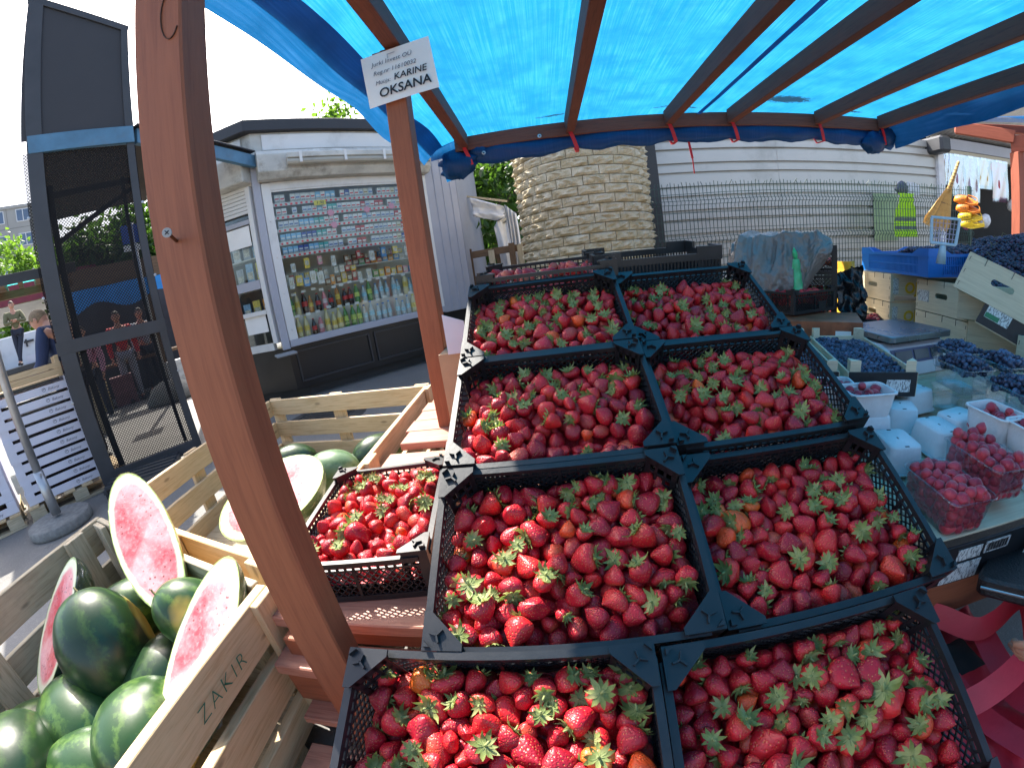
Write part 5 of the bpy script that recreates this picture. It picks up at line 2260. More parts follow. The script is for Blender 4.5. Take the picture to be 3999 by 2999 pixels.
lst = []
for q, ly in gcand:
    px, py, dist = project(q)
    lst.append((ly == 0 and px < 4010, 1 / dist, q, px, py))
lst.sort(key=lambda c: (not c[0], -c[1]))
mg = Merge()
for j, (vis, sz, q, px, py) in enumerate(lst):
    m4 = Matrix.Translation(q) @ (rot_to((rb.gauss(0, 1), rb.gauss(0, 1), 1), 0, rb) * rb.uniform(.78, 1.15)).to_4x4()
    if j < 300:
        tag(inst('grape', GRM, mw=m4), 'dark grape ' + gplace(px, py), 'grape', 'dark grapes ' + gplace(px, py))
    else:
        mg.add(GRG, None, m4)
mg.build('grapes', [M_grape], 'remaining dark grapes in the heap')
st = MB()
for k in range(26):
    X, Y = rb.uniform(.1, .9), rb.uniform(.1, .7)
    q = mwg @ Vector((X, Y, gtop(X, Y) + .012))
    a = rb.random() * 6.28
    st.tube([q, q + Vector((.03 * math.cos(a), .03 * math.sin(a), .015)), q + Vector((.05 * math.cos(a + .5), .05 * math.sin(a + .5), -.01))], .0013, 4)
so_ = st.build('grape_stems', mat('dry_stem', (.20, .17, .08), .8, .2, 20, 0))
so_['kind'] = 'stuff'
M_scoop = mat('pale_blue_plastic', (.42, .58, .70), .4, .05, 8, .02, 60)
sco = thing('berry_scoop', 'pale blue slotted plastic scoop standing in the grapes', 'scoop', (0, 0, 0))
so0 = Vector((1.845, 1.575, -.085))
sx = Vector((.62, -.72, -.10)).normalized()
sz_ = Vector((-.10, .05, 1)).normalized()
sco.matrix_world = frame(sx, sx.cross((sz_ - sx * sz_.dot(sx)).normalized()), so0)
# local: x along the width, y up the blade, z towards the viewer
W2, H2 = .125, .115
b = MB()
b.bar((-.055, 0.07, 0), (-.0625, .07 + H2, 0), .014, .03, (0, 0, 1))
b.bar((.055, 0.07, 0), (.0625, .07 + H2, 0), .014, .03, (0, 0, 1))
b.bar((-.058, .07, 0), (.058, .07, 0), .012, .03, (0, 0, 1))
b.bar((-.066, .07 + H2, 0), (.066, .07 + H2, 0), .012, .03, (0, 0, 1))
b.build('rim', M_scoop, sco, bevel=.003)
b = MB()
for k in range(1, 7):
    b.bar((-.055 + .0157 * k, .07, -.008), (-.058 + .0166 * k, .07 + H2, -.008), .0032, .004, (0, 0, 1))
for k in range(1, 5):
    b.bar((-.058, .07 + k * .023, -.008), (.058, .07 + k * .023, -.008), .0032, .004, (0, 0, 1))
b.build('grid', mat('lilac_plastic', (.42, .40, .55), .4, .05, 8, 0), sco)
b = MB()
b.tube([(0, .072, 0), (0, .055, 0), (0, -.02, 0)], [.011, .016, .024], 12)
b.build('handle', M_scoop, sco, smooth=True)

# ------------------------------------------------------------------ covered crates behind the stand
sk = thing('crate_stack', 'stack of black strawberry crates under a grey plastic cover', 'crate stack', (1.27, 2.29, -.95), (0, 0, RAD(-38)))
for k in range(6):
    z0 = k * .155
    b = MB()
    for al, L, off in ((True, .40, 0), (True, .40, .294), (False, .30, 0), (False, .30, .394)):
        def EP(s, z, d, off=off, al=al):
            return (s, off + d, z) if al else (off + d, s, z)
        pbox(b, EP, 0, L, z0 + .135, z0 + .15, 0, .006)
        pbox(b, EP, 0, L, z0, z0 + .02, 0, .006)
        lattice(b, lambda s, z, d, EP=EP: EP(s, z, d + .003), L, z0 + .02, z0 + .135, .022, .005, .003)
        for s0 in (0, L - .03):
            pbox(b, EP, s0, s0 + .03, z0, z0 + .155, -.001, .007)
    b.box(.006, .394, .006, .294, z0 + .001, z0 + .006)
    b.build('stacked_crate', M_black, sk)
    mg = Merge()
    mws = Matrix.Translation((0, 0, 0))
    for X, Y, Z, ly in hexfill(.01, .39, .01, .29, lambda x, y: z0 + .06, .017, 1, 90 + k):
        G = SBG[rb.randrange(NSB)]
        mg.add(G['lo'], G['shlo'], Matrix.Translation((X, Y, Z)) @ rot_to((rb.gauss(0, 1), rb.gauss(0, 1), rb.gauss(0, 1)), 0, rb).to_4x4())
    o = mg.build('berry_fill', [M_berry, M_leaf])
    o.parent = sk


def crumple_mat():
    t = NT('grey_plastic_sheet')
    v = t.coord()
    n1 = t.noise(v, 10, 5, .65, 1.2)
    n2 = t.noise(v, 42, 3, .6, .8)
    c = t.mix((.135, .115, .105), (.215, .19, .175), t.noise(v, 4, 2))
    return t.done(t.bsdf(c, .27, t.bump(t.math('ADD', n1, t.math('MULTIPLY', n2, .4)), .55, .02), .1, .7))


M_cover = crumple_mat()
cv = thing('plastic_cover', 'crumpled grey plastic sheet thrown over the black crate stack', 'plastic sheet', (1.33, 2.20, -.30))


def cov(u, v):
    # u across (left to right in view), v from the back over the top and down the front
    side = Vector((.80, -.60, 0))
    outw = Vector((-.60, -.80, 0))
    s = (u - .5) * .50
    if v < .30:
        d, z = -.17 + .30 * v / .30, .335 + .02 * math.sin(v * 9 + u * 4)
    else:
        w = (v - .30) / .70
        hang = .53 * (1 - .30 * u) if u < .62 else .53 * (1 - .30 * .62) * (1 - .80 * (u - .62) / .38)
        d, z = .13 + .09 * math.sin(w * 2.4) * (1 - u * .4), .335 - hang * w
    p = side * s * (1 + .10 * math.sin(v * 3)) + outw * d + Vector((0, 0, z))
    r1 = 1 - abs(noise.noise((u * 5 + v * 1.2, v * 1.6 - u, 9.2))) * 2
    r2 = 1 - abs(noise.noise((u * 12 + v * 2, v * 3.5, 4.2))) * 2
    r3 = 1 - abs(noise.noise((u * 22, v * 15 + u * 6, 1.2))) * 2
    k = .026 * r1 + .010 * r2 + .0035 * r3
    edge = min(1, u * 8, (1 - u) * 8)
    p += outw * k * 1.1 + Vector((0, 0, .75 * k - .05 * (1 - edge)))
    return p


b = MB()
b.grid(cov, 120, 120)
o = b.build('sheet', M_cover, cv, smooth=True)
so = o.modifiers.new('thick', 'SOLIDIFY')
so.thickness = .0012
b = MB()
b.grid(lambda u, v: Vector((.27 + .17 * u + .05 * v, -.10 - .12 * v * (1 - u) - .05 * u, .12 - .46 * v + .05 * u)) + Vector((.02 * fbm(u * 5, v * 5, 1.1), .045 * fbm(u * 4, v * 6, 4.4), .03 * fbm(u * 4, v * 4, 7))), 24, 34)
b.build('trailing_end', mat('black_plastic_sheet', (.014, .014, .017), .25, .2, 8, .6, 30), cv, smooth=True)
gb = thing('green_bag', 'small bright green plastic bag tied to the grey cover', 'plastic bag', (1.285, 1.985, -.165))
b = MB()
b.grid(lambda u, v: ((.018 + .030 * v * (1 - .15 * v)) * math.cos(u * 6.283) * (1 + .3 * noise.noise((math.cos(u * 6.283) * 2, math.sin(u * 6.283) * 2, v * 4))) + .01 * v,
                     (.012 + .018 * v) * math.sin(u * 6.283) * (1 + .3 * noise.noise((u * 6, v * 5, 2))), .085 - .20 * v), 28, 22)
b.build('bag', mat('green_bag_film', (.06, .52, .22), .35, .2, 25, .6, 50, Transmission__Weight=.15), gb, smooth=True)
b = MB()
b.grid(lambda u, v: ((.014 * math.sin(v * 3.14)) * math.cos(u * 6.28) - .012 * v, .012 * math.sin(v * 3.14) * math.sin(u * 6.28), .07 + .075 * v), 12, 8)
b.build('knot', mat('green_bag_film2', (.03, .42, .16), .35, .2, 25, .4, 50), gb, smooth=True)
# open crate of strawberries standing in front of the stack
sc2 = crate('black strawberry crate standing under the green bag', (1.18, 1.85, -.235), (0, 0, RAD(14)), 'black crates of strawberries behind the stand')
sc2.scale = (.78, 1, 1)
mg = Merge()
for X, Y, Z, ly in hexfill(.01, .39, .01, .29, lambda x, y: -.022 + .012 * math.sin(x * 9), .0165, 3, 97):
    G = SBG[rb.randrange(NSB)]
    m4 = Matrix.Translation((X, Y, Z)) @ rot_to((rb.gauss(0, 1), rb.gauss(0, 1), rb.gauss(0, 1)), 0, rb).to_4x4()
    mg.add(G['lo'], G['shlo'], m4)
    if rb.random() < .3:
        mg.add(G['c'], G['csh'], m4 @ Matrix.Translation((0, 0, G['L'] * .45)))
o = mg.build('berry_fill', [M_berry, M_leaf])
o.parent = sc2
cb = thing('picture_carton', 'reddish carton with a sun emblem under the open strawberry crate', 'carton', (1.03, 1.82, -.55), (0, 0, RAD(-34)))
b = MB()
b.box(0, .42, 0, .3, 0, .20)
b.build('body', mat('red_brown_print', (.26, .08, .035), .5, .5, 14, .05, 60), cb)
b = MB()
for k in range(9):
    a = RAD(10 + 20 * k)
    b.bar((.14 + .018 * math.cos(a), -.002, .07 + .018 * math.sin(a)), (.14 + .06 * math.cos(a), -.002, .07 + .05 * math.sin(a)), .006, .0015, (0, 1, 0))
b.build('sun_emblem', mat('yellow_print', (.72, .48, .10), .5, .1, 20, 0), cb)
b = MB()
b.box(.30, .37, -.003, -.001, .05, .16)
b.build('tag_card', M_paper, cb)
mg = Merge()
for X, Y, Z, ly in hexfill(0, .30, 0, .22, lambda x, y: .05, .016, 2, 98):
    G = SBG[rb.randrange(NSB)]
    mg.add(G['lo'], G['shlo'], Matrix.Translation((X, Y, Z)) @ rot_to((rb.gauss(0, 1), rb.gauss(0, 1), rb.gauss(0, 1)), 0, rb).to_4x4())
lowb = thing('low_berry_tray', 'low tray of strawberries beside the yellow carton', 'tray', (1.66, 2.20, -.50), (0, 0, RAD(-34)))
o = mg.build('berry_fill', [M_berry, M_leaf])
o.parent = lowb
b = MB()
b.box(-.005, .31, -.005, .0, 0, .06)
b.box(-.005, .31, .225, .23, 0, .06)
b.box(-.005, .0, .0, .225, 0, .06)
b.box(.305, .31, .0, .225, 0, .06)
b.box(.0, .305, .0, .225, 0, .004)
b.build('tray', M_black, lowb)
for nm, z0, z1 in (('stand', -.95, -.55),):
    st_ = thing('crate_bench', 'dark bench carrying the strawberry cartons behind the stand', 'bench', (1.05, 1.95, -EYE), (0, 0, RAD(-34)))
    board('bench_top', st_, (-.25, .25, .485), (.75, .25, .485), .62, .025, (0, 1, 0), M_stain, .002)
    for x in (-.2, .7):
        for y in (0, .5):
            board('leg', st_, (x, y, 0), (x, y, .47), .05, .05, (1, 0, 0), M_stain, .002)

# ------------------------------------------------------------------ things hung up behind: broom, clogs, vest, clothes
M_straw = wood('broom_straw', (.52, .36, .14), (.36, .23, .08), .8, 40, 0, .1, bump=.4)
br = thing('straw_broom', 'yellow straw broom hanging with its bristles down', 'broom', (0, 0, 0))
bt, bn, bbm = Vector((3.91, 3.13, .67)), Vector((3.85, 3.20, .44)), Vector((3.77, 3.29, .20))
zax = (bt - bn).normalized()
br.matrix_world = frame(Vector((.62, -.78, 0)), zax, bn)
# local z up the handle, bristles below
Lb = .46
b = MB()
for k in range(330):
    a = R.uniform(-1, 1)
    dpt = R.uniform(-1, 1)
    x0, y0 = a * .028, dpt * .018
    x1, y1 = a * .125, dpt * .028
    l = Lb * R.uniform(.62, .80) * (1 - .06 * abs(a))
    b.tube([(x0, y0, .03), (x0 + (x1 - x0) * .35 * 1.25, y0 * 1.3, -.12), (x1, y1, -l)], .0026, 3, caps=False)
o = b.build('bristles', M_straw, br)
o['kind'] = 'stuff'
b = MB()
b.grid(lambda u, v: ((.022 + .085 * v ** .8) * math.cos(u * 6.283), (.014 + .008 * v) * math.sin(u * 6.283), .02 - .25 * v), 20, 10)
b.build('bristle_core', M_straw, br, smooth=True)
b = MB()
b.tube([(0, 0, .0), (0, 0, .12), (0, 0, .30)], [.026, .020, .013], 12)
hb = b.build('handle', M_straw, br, smooth=True)
b = MB()
for k in range(9):
    z = .02 + k * .032
    b.lathe([(.0265 - z * .042, z), (.0285 - z * .042, z + .003), (.0265 - z * .042, z + .006)], 12)
b.build('binding', mat('twine', (.12, .08, .05), .8, .2, 20, 0), br)
b = MB()
b.grid(lambda u, v: ((.072 + .004 * v) * math.cos(u * 6.283), .024 * math.sin(u * 6.283), -.10 - .006 * v), 20, 1)
b.build('stitching', mat('twine', (.12, .08, .05)), br)

M_clogO = mat('orange_rubber', (.72, .22, .02), .45, .08, 8, .05, 60)
M_clogY = mat('yellow_rubber', (.72, .52, .02), .45, .08, 8, .05, 60)


def clog(label, m, loc, d, up, s=1.0):
    t = thing('clog', label, 'clog', (0, 0, 0), group='rubber clogs hung in a column')
    t.matrix_world = frame(d, up, loc)
    b = MB()

    def sole(u, v):
        x = -.10 + .20 * u
        w = .040 * (1 - .25 * math.cos(u * 6)) * (math.sin(math.pi * min(1, max(0.03, u * .94 + .03))) ** .35)
        a = v * 2 * math.pi
        return (x * s, w * math.cos(a) * s, (.012 * math.sin(a)) * s)
    b.grid(sole, 16, 12)
    b.build('sole', m, t, smooth=True)
    b = MB()

    def upper(u, v):
        x = .095 - .105 * u
        w = .040 * (math.sin(math.pi * min(1, .12 + u * .62)) ** .5)
        h = .055 * (math.sin(math.pi * min(1, .10 + u * .50)) ** .7)
        a = math.pi * v
        return (x * s, w * math.cos(a) * s, (.004 + h * math.sin(a)) * s)
    b.grid(upper, 12, 14)
    o = b.build('upper', m, t, smooth=True)
    so = o.modifiers.new('thick', 'SOLIDIFY')
    so.thickness = .004 * s
    b = MB()
    for u, v in [(.35 + .13 * i, .3 + .13 * j) for i in range(4) for j in range(4)]:
        p = Vector(upper(u, v))
        n_ = (p - Vector((p.x, 0, .01))).normalized()
        b.disc([p + n_ * .0048 * s + (Vector((1, 0, 0)) * math.cos(k * .785) + n_.cross(Vector((1, 0, 0))) * math.sin(k * .785)) * .0045 * s for k in range(8)])
    b.build('holes', M_ink, t)
    b = MB()
    pts = [(-.005 * s, .040 * s, .035 * s), (-.04 * s, .042 * s, .030 * s), (-.08 * s, .03 * s, .030 * s), (-.095 * s, 0, .030 * s), (-.08 * s, -.03 * s, .030 * s), (-.04 * s, -.042 * s, .030 * s), (-.005 * s, -.040 * s, .035 * s)]
    for p, q in zip(pts[:-1], pts[1:]):
        b.bar(p, q, .004 * s, .008 * s, (0, 0, 1))
    b.build('heel_strap', m, t)
    return t


cx_ = Vector((4.42, 3.44, 0))
vd = Vector((-.79, -.61, 0))
rd = Vector((.61, -.79, 0))
for k, (nm, m, z, dd, up) in enumerate((('upper orange', M_clogO, .395, rd * -1 + Vector((0, 0, .35)), vd + Vector((0, 0, .7))), ('lower orange', M_clogO, .312, rd * -1 + Vector((0, 0, .25)), vd + Vector((0, 0, .7))),
                                        ('upper yellow', M_clogY, .232, rd * -1 + Vector((0, 0, .1)), vd + Vector((0, 0, .5))), ('lower yellow', M_clogY, .158, rd * -1 + Vector((0, 0, .05)), vd * .6 + Vector((0, 0, .8))))):
    clog(f'{nm} rubber clog in the hanging column of four', m, cx_ + Vector((0, 0, z)) + rd * (.02 * k), dd, up, 1.25)

# high visibility vest behind the fence
M_hivis = mat('lime_fabric', (.42, .80, .02), .7, .1, 12, .3, 30)
vs_ = thing('safety_vest', 'lime yellow safety vest with grey bands hanging behind the wire fence', 'vest', (5.19, 5.06, .05))


def vest(u, v):
    w = .20 if v < .62 else .20 - .06 * math.sin((v - .62) / .38 * 3.14)
    if v > .9:
        w *= .8
    return Vector(((u - .5) * 2 * w * (1.1 - .15 * v), .03 * math.sin(u * 16) * (1 - v * .5) + .02 * math.sin(v * 5), v * .60))


b = MB()
b.grid(vest, 24, 24)
o = b.build('cloth', M_hivis, vs_, smooth=True)
so = o.modifiers.new('thick', 'SOLIDIFY')
so.thickness = .004
for z in (.10, .22):
    b = MB()
    b.grid(lambda u, v: vest(u, (z + .05 * v) / .6) + Vector((0, -.006, 0)), 24, 2)
    b.build('reflective_band', mat('grey_band', (.11, .16, .15), .5, .1, 10, 0), vs_, smooth=True)
b = MB()
b.tube([(0, .0, .57), (.0, .0, .66), (.03, 0, .70)], .006, 6)
b.build('hanger', M_darkmetal, vs_)
bg_ = thing('dark_bag', 'small dark plastic bag hung above the lime vest', 'plastic bag', (5.17, 5.1, .69))
b = MB()
b.grid(lambda u, v: ((.11 * math.sin(v * 3.14) ** .7 + .01) * math.cos(u * 6.283) * (1 + .35 * fbm(u * 5, v * 4, 1)), .05 * math.sin(v * 3.14) * math.sin(u * 6.283), -.08 + .22 * v), 18, 12)
b.build('bag', mat('navy_film', (.03, .04, .07), .35, .3, 20, .6, 40), bg_, smooth=True)
b = MB()
b.grid(lambda u, v: (.05 + .26 * u, .02 * math.sin(u * 9), -.06 + .20 * v * (1 - .3 * u)), 12, 6)
tag(b.build('white_bundle', mat('white_cloth', (.55, .57, .62), .8, .2, 14, .4, 30), None, (5.25, 5.12, .70), smooth=True), 'crumpled white cloth stuck behind the top of the fence', 'cloth')

# clothes stall
cs = thing('clothes_stall', 'clothes booth with corrugated white roof edge right of the metal wall', 'booth', (7.3, 5.4, -EYE))
CSO = Vector((7.3, 5.4, -EYE))
e0, e1_ = Vector((6.62, 5.65, 0)), Vector((9.6, 5.77, 0))
dcs = (e1_ - e0).normalized()
ncs = Vector((-dcs.y, dcs.x, 0))
board('lintel', cs, e0 + Vector((0, 0, 1.42)), e1_ + Vector((0, 0, 1.42)), .10, .06, (0, 0, 1), mat('cream_paint', (.45, .40, .30), .6, .1, 4, .05, 30), .002, CSO)
board('fascia', cs, e0 + Vector((0, 0, 1.57)) - ncs * .02, e1_ + Vector((0, 0, 1.57)) - ncs * .02, .18, .02, (0, 0, 1), M_kg, .002, CSO)
board('post', cs, e0 + Vector((.02, 0, -EYE)), e0 + Vector((.02, 0, 1.42)), .10, .08, dcs, M_white, .002, CSO)
b = MB()
n = 60


def corr(u, v):
    k = u * n
    p = e0 + dcs * (3.4 * u - .22) + ncs * (.10 - 1.25 * v) + Vector((0, 0, 1.67 + .42 * v + .026 * math.sin(k * math.pi)))
    return p - CSO


b.grid(corr, n * 4, 2)
o = b.build('corrugated_roof', mat('white_corrugated', (.62, .62, .60), .45, .05, 3, .03, 40, dirt=.25), cs, smooth=True)
so = o.modifiers.new('thick', 'SOLIDIFY')
so.thickness = .006
b = MB()
p = e0 + ncs * 1.4
b.bar(p + Vector((0, 0, .3)), p + dcs * 6.0 + Vector((0, 0, .3)), .03, 2.76)
b.bar(e0 + ncs * .05 + Vector((-.02, .03, .3)), e0 + ncs * 1.4 + Vector((-.02, 0, .3)), .03, 2.7)
b.build('back_wall', mat('booth_dark', (.025, .022, .02), .9, .2, 4, 0), cs, -CSO)
b = MB()
b.bar(e0 + ncs * .6 + Vector((0, 0, -.3)), e1_ + dcs * 3 + ncs * .6 + Vector((0, 0, -.3)), .7, .5)
b.build('sales_table', mat('booth_brown', (.07, .05, .04), .8, .2, 4, 0), cs, -CSO)

b = MB()
b.bar(e0 + ncs * .78 + dcs * -.05 + Vector((0, 0, 1.74)), e1_ + dcs * 3.0 + ncs * .78 + Vector((0, 0, 1.74)), 1.5, .05)
b.build('ceiling', mat('booth_dark', (.025, .022, .02)), cs, -CSO)


def print_cloth(name, base, spots):
    base = tuple(x ** 2.2 for x in base)
    spots = [tuple(x ** 2.2 for x in c) for c in spots]
    t = NT(name)
    v = t.coord()
    n1 = t.noise(v, 9, 4, .6, .6)
    n2 = t.noise(v, 22, 3, .6)
    c = t.ramp(n1, [(.38, base), (.5, spots[0]), (.58, spots[1]), (.7, spots[2])])
    c = t.mix(c, base, t.ramp(n2, [(.42, .9), (.55, 0.)]))
    return t.done(t.bsdf(c, .45, t.bump(n1, .3, .01)))


CL = [('yellow patterned children\'s dress in a clear sleeve at the left end of the rail', 0.05, 0.17, 0.43, print_cloth('print_a', (.55, .45, .35), [(.65, .5, .1), (.6, .35, .3), (.3, .2, .4)])),
      ('pale pink children\'s shirt with rosy collar in a clear sleeve', 0.24, 0.32, 0.6, print_cloth('print_b', (.58, .40, .48), [(.65, .5, .55), (.55, .25, .4), (.5, .4, .35)])),
      ('white children\'s nightdress with colourful hem in a clear sleeve', 0.6, 0.36, 0.68, print_cloth('print_c', (.62, .56, .66), [(.55, .45, .35), (.5, .35, .5), (.55, .35, .2)])),
      ('bright yellow children\'s shirt hanging between white and pink ones', 0.98, 0.36, 0.44, print_cloth('print_d', (.75, .58, .04), [(.75, .55, .05), (.7, .5, .3), (.75, .6, .1)])),
      ('deep pink children\'s dress with pale hem at the right end of the rail', 1.4, 0.46, 0.64, print_cloth('print_e', (.70, .09, .20), [(.68, .14, .26), (.6, .35, .2), (.62, .25, .4)]))]
M_sleeve = glass_mat('clear_sleeve', (.96, .96, .97), 0, .2)
for lab, s, w, h, m in CL:
    p0 = e0 + dcs * s - ncs * .05 + Vector((0, 0, 1.38))
    t = thing('childrens_garment', lab, 'garment', p0, (0, 0, math.atan2(dcs.y, dcs.x)), 'children\'s clothes hung in clear sleeves')
    b = MB()

    def gar(u, v, w=w, h=h):
        # shirt or dress outline: sleeves at the top, waist, flared hem
        f = 1.0 if v < .26 else .70 + .22 * v
        if v < .05:
            f = .55
        x = (u - .5) * w * f
        return (x + w / 2, .012 * math.sin(u * 9 + s * 5) + .01 * math.sin(v * 7), -v * h)
    b.grid(gar, 14, 14)
    o = b.build('cloth', m, t, smooth=True)
    so = o.modifiers.new('thick', 'SOLIDIFY')
    so.thickness = .004
    b = MB()
    b.grid(lambda u, v, w=w, h=h: (w * (-.06 + 1.12 * u), -.022 + .006 * math.sin(u * 12 + v * 7), .02 - v * (h + .08)), 10, 10)
    b.build('clear_sleeve', M_sleeve, t, smooth=True)
    b = MB()
    b.box(w * .3, w * .7, -.012, -.006, -.01, .03)
    b.build('hook_card', M_paper, t)
# small goods on the clothes stall table
for k, (nm, lab, cat, col, s, dz, rr_) in enumerate((('pink_toy', 'bright pink fuzzy toy behind the grapes', 'toy', (.75, .12, .35), .50, .28, .10), ('white_roll', 'white rolled plastic sheet behind the grapes', 'plastic roll', (.6, .6, .62), .95, .33, .10),
                                                     ('lime_bag', 'lime green bag hanging by the neighbour stall post', 'bag', (.25, .65, .05), 2.12, .45, .09), ('magenta_bag', 'magenta bag hanging by the neighbour stall post', 'bag', (.55, .06, .22), 2.1, .66, .12), ('white_strap_bag', 'white and grey bag with long straps beside the magenta bag', 'bag', (.5, .5, .48), 1.85, .62, .10))):
    b = MB()
    b.grid(lambda u, v: (rr_ * math.sin(v * 3.14) * math.cos(u * 6.283) * (1 + .25 * fbm(u * 5, v * 4, k + .5)) * 1.3, rr_ * math.sin(v * 3.14) * math.sin(u * 6.283), rr_ * 1.1 * math.cos(v * 3.14) * (1 + .2 * fbm(u * 3, v * 3, k + 4.5))), 18, 12)
    tag(b.build(nm, mat(nm + '_stuff', col, .6, .2, 20, .4, 40), None, e0 + dcs * s + Vector((-.1, -.25, dz)), smooth=True), lab, cat)

# neighbour stall with its own tarp
nb = thing('neighbour_stall', 'red brown timber stall with blue tarp at the right edge', 'market stall', (3.53, 2.25, -EYE))
NO = Vector((3.53, 2.25, -EYE))
M_redwood = wood('red_stained_wood', (.34, .095, .055), (.26, .07, .04), .6, 14, .15, .15)
board('post', nb, (3.545, 2.27, -EYE), (3.545, 2.27, .64), .075, .075, (1, 0, 0), M_redwood, .003, NO)
board('beam', nb, (3.52, 2.30, .70), (4.6, .75, .70), .12, .05, (0, 0, 1), M_redwood, .003, NO)
board('beam', nb, (3.53, 2.27, .75), (3.30, 2.62, .86), .09, .06, (0, 0, 1), M_redwood, .003, NO)
board('beam', nb, (3.30, 2.62, .86), (4.9, 2.0, .86), .06, .06, (0, 0, 1), M_redwood, .003, NO)
b = MB()
b.grid(lambda u, v: Vector((3.36 + 1.5 * u + .25 * v, 2.58 - .7 * u - .9 * v, .925 - .12 * v + .02 * math.sin(u * 9))) - NO, 16, 10)
b.build('tarp', M_tarp2, nb, smooth=True)
b = MB()
b.grid(lambda u, v: Vector((3.34 + 1.5 * u, 2.56 - .7 * u, .90 + .03 * v)) - NO, 16, 1)
b.build('white_hem', M_white, nb)
for x, y in ((4.55, .8), (4.85, 2.0)):
    board('post', nb, (x, y, -EYE), (x, y, .64), .075, .075, (1, 0, 0), M_redwood, .003, NO)
# ================================================================== MELON BINS
def bin_wall(t, org, p, q, levels, th, m, name='side_board', wd=None):
    out = []
    for z0, z1 in levels:
        mm = m if not isinstance(m, list) else m[len(out) % len(m)]
        out.append(board(name, t, (p[0], p[1], (z0 + z1) / 2), (q[0], q[1], (z0 + z1) / 2), z1 - z0, th, (0, 0, 1), mm, .002, org))
    return out


ZB = -.549
LV = [(ZB - .115, ZB), (ZB - .265, ZB - .160), (ZB - .395, ZB - .305)]
nbin = thing('melon_bin', 'near pallet bin of pale boards filled with watermelons, green marker writing on it', 'pallet bin', (-.95, .1, -EYE))
NB = Vector((-.95, .1, -EYE))
nBL, nBR, nFR, nFL = Vector((-1.643, .797, 0)), Vector((-.668, .573, 0)), Vector((-.655, -.60, 0)), Vector((-1.42, -.60, 0))
lw = bin_wall(nbin, NB, nBL, nFL, LV, .022, M_pinegrey)
bw_ = bin_wall(nbin, NB, nBL + Vector((.02, -.01, 0)), nBR + Vector((-.02, 0, 0)), LV, .022, M_pinegrey)
rw = bin_wall(nbin, NB, nBR, nFR, LV, .026, M_pine)
bin_wall(nbin, NB, nFR, nFL, LV, .022, M_pine)


def upright(t, org, p, w, th, d, z0=-.94, z1=ZB, m=None):
    board('upright', t, (p[0], p[1], z0), (p[0], p[1], z1), w, th, d, m or M_pinegrey, .002, org)


dl_ = (nFL - nBL).normalized()
dbk = (nBR - nBL).normalized()
for f in (.10, .42, .75):
    p = nBL + (nFL - nBL) * f + Vector((.022, 0, 0))
    upright(nbin, NB, p, .085, .02, dl_)
for f in (.09, .5, .90):
    p = nBL + (nBR - nBL) * f + Vector((-.005, -.03, 0))
    upright(nbin, NB, p, .085, .02, dbk)
for f in (.02, .47, .9):
    p = nBR + (nFR - nBR) * f + Vector((.023, 0, 0))
    upright(nbin, NB, p, .09, .02, (0, -1, 0), m=M_pine, z1=ZB - .002 if f != .47 else ZB - .085)
for f in (.1, .5, .9):
    p = nFR + (nFL - nFR) * f + Vector((0, .03, 0))
    upright(nbin, NB, p, .085, .02, (1, 0, 0))
b = MB()
b.add([Vector(p) + Vector((0, 0, z)) - NB for z in (-.95, -.93) for p in (nBL, nBR, nFR, nFL)], [(3, 2, 1, 0), (4, 5, 6, 7), (0, 1, 5, 4), (1, 2, 6, 5), (2, 3, 7, 6), (3, 0, 4, 7)])
b.build('floor_boards', M_pinegrey, nbin)
for y in (-.45, -.05, .4):
    board('skid', nbin, (-1.4, y, -1.0), (-.68, y, -1.0), .095, .09, (0, 0, 1), M_pinegrey, .002, NB)
# green marker lettering on the outside of the right-hand top board
M_marker = mat('green_marker', (.015, .14, .085), .6, .2, 60, 0)
text('lettering', 'ZAKIR', .047, M_marker, nbin, Matrix.Translation(Vector((-.6445, .270, ZB - .078)) - NB) @ Matrix.Rotation(RAD(90), 4, 'Z') @ RX90, shear=.15, space=1.25, bold=-.0009)

fbin = thing('melon_bin', 'far pallet bin of fresh yellow boards before the kiosk, holding a cut melon', 'pallet bin', (-1.0, 1.35, -EYE))
FB = Vector((-1.0, 1.35, -EYE))
fBL, fBR, fFR, fFL = Vector((-1.80, 2.178, 0)), Vector((-.698, 2.098, 0)), Vector((-.655, .645, 0)), Vector((-1.635, .870, 0))
LVF = [(ZB - .10, ZB), (ZB - .245, ZB - .148), (ZB - .385, ZB - .295)]
bin_wall(fbin, FB, fBL, fBR, LVF, .022, M_pine)
bin_wall(fbin, FB, fBL, fFL, LVF, .022, M_pine)
bin_wall(fbin, FB, fBR, fFR, LVF, .020, M_pine)
M_bouncepine = wood('bounce_tinted_pine', (.66, .42, .20), (.55, .32, .13), .6, 16, .3, .2)  # same pine with warm bounce light put into its colour
bin_wall(fbin, FB, fFL, fFR, LVF, .022, M_bouncepine)
for a, c, fs, off in ((fBL, fBR, (.03, .46, .97), Vector((0, .024, 0))), (fBL, fFL, (.15, .6), Vector((-.024, 0, 0))), (fBR, fFR, (.62, .03), Vector((.022, 0, 0))), (fFL, fFR, (.05, .5, .93), Vector((0, -.024, 0)))):
    d = (c - a).normalized()
    for f in fs:
        upright(fbin, FB, a + (c - a) * f + off, .085, .02, d, m=M_pine, z1=ZB + .004)
b = MB()
b.add([Vector(p) + Vector((0, 0, z)) - FB for z in (-.95, -.93) for p in (fBL, fBR, fFR, fFL)], [(3, 2, 1, 0), (4, 5, 6, 7), (0, 1, 5, 4), (1, 2, 6, 5), (2, 3, 7, 6), (3, 0, 4, 7)])
b.build('floor_boards', M_pinegrey, fbin)
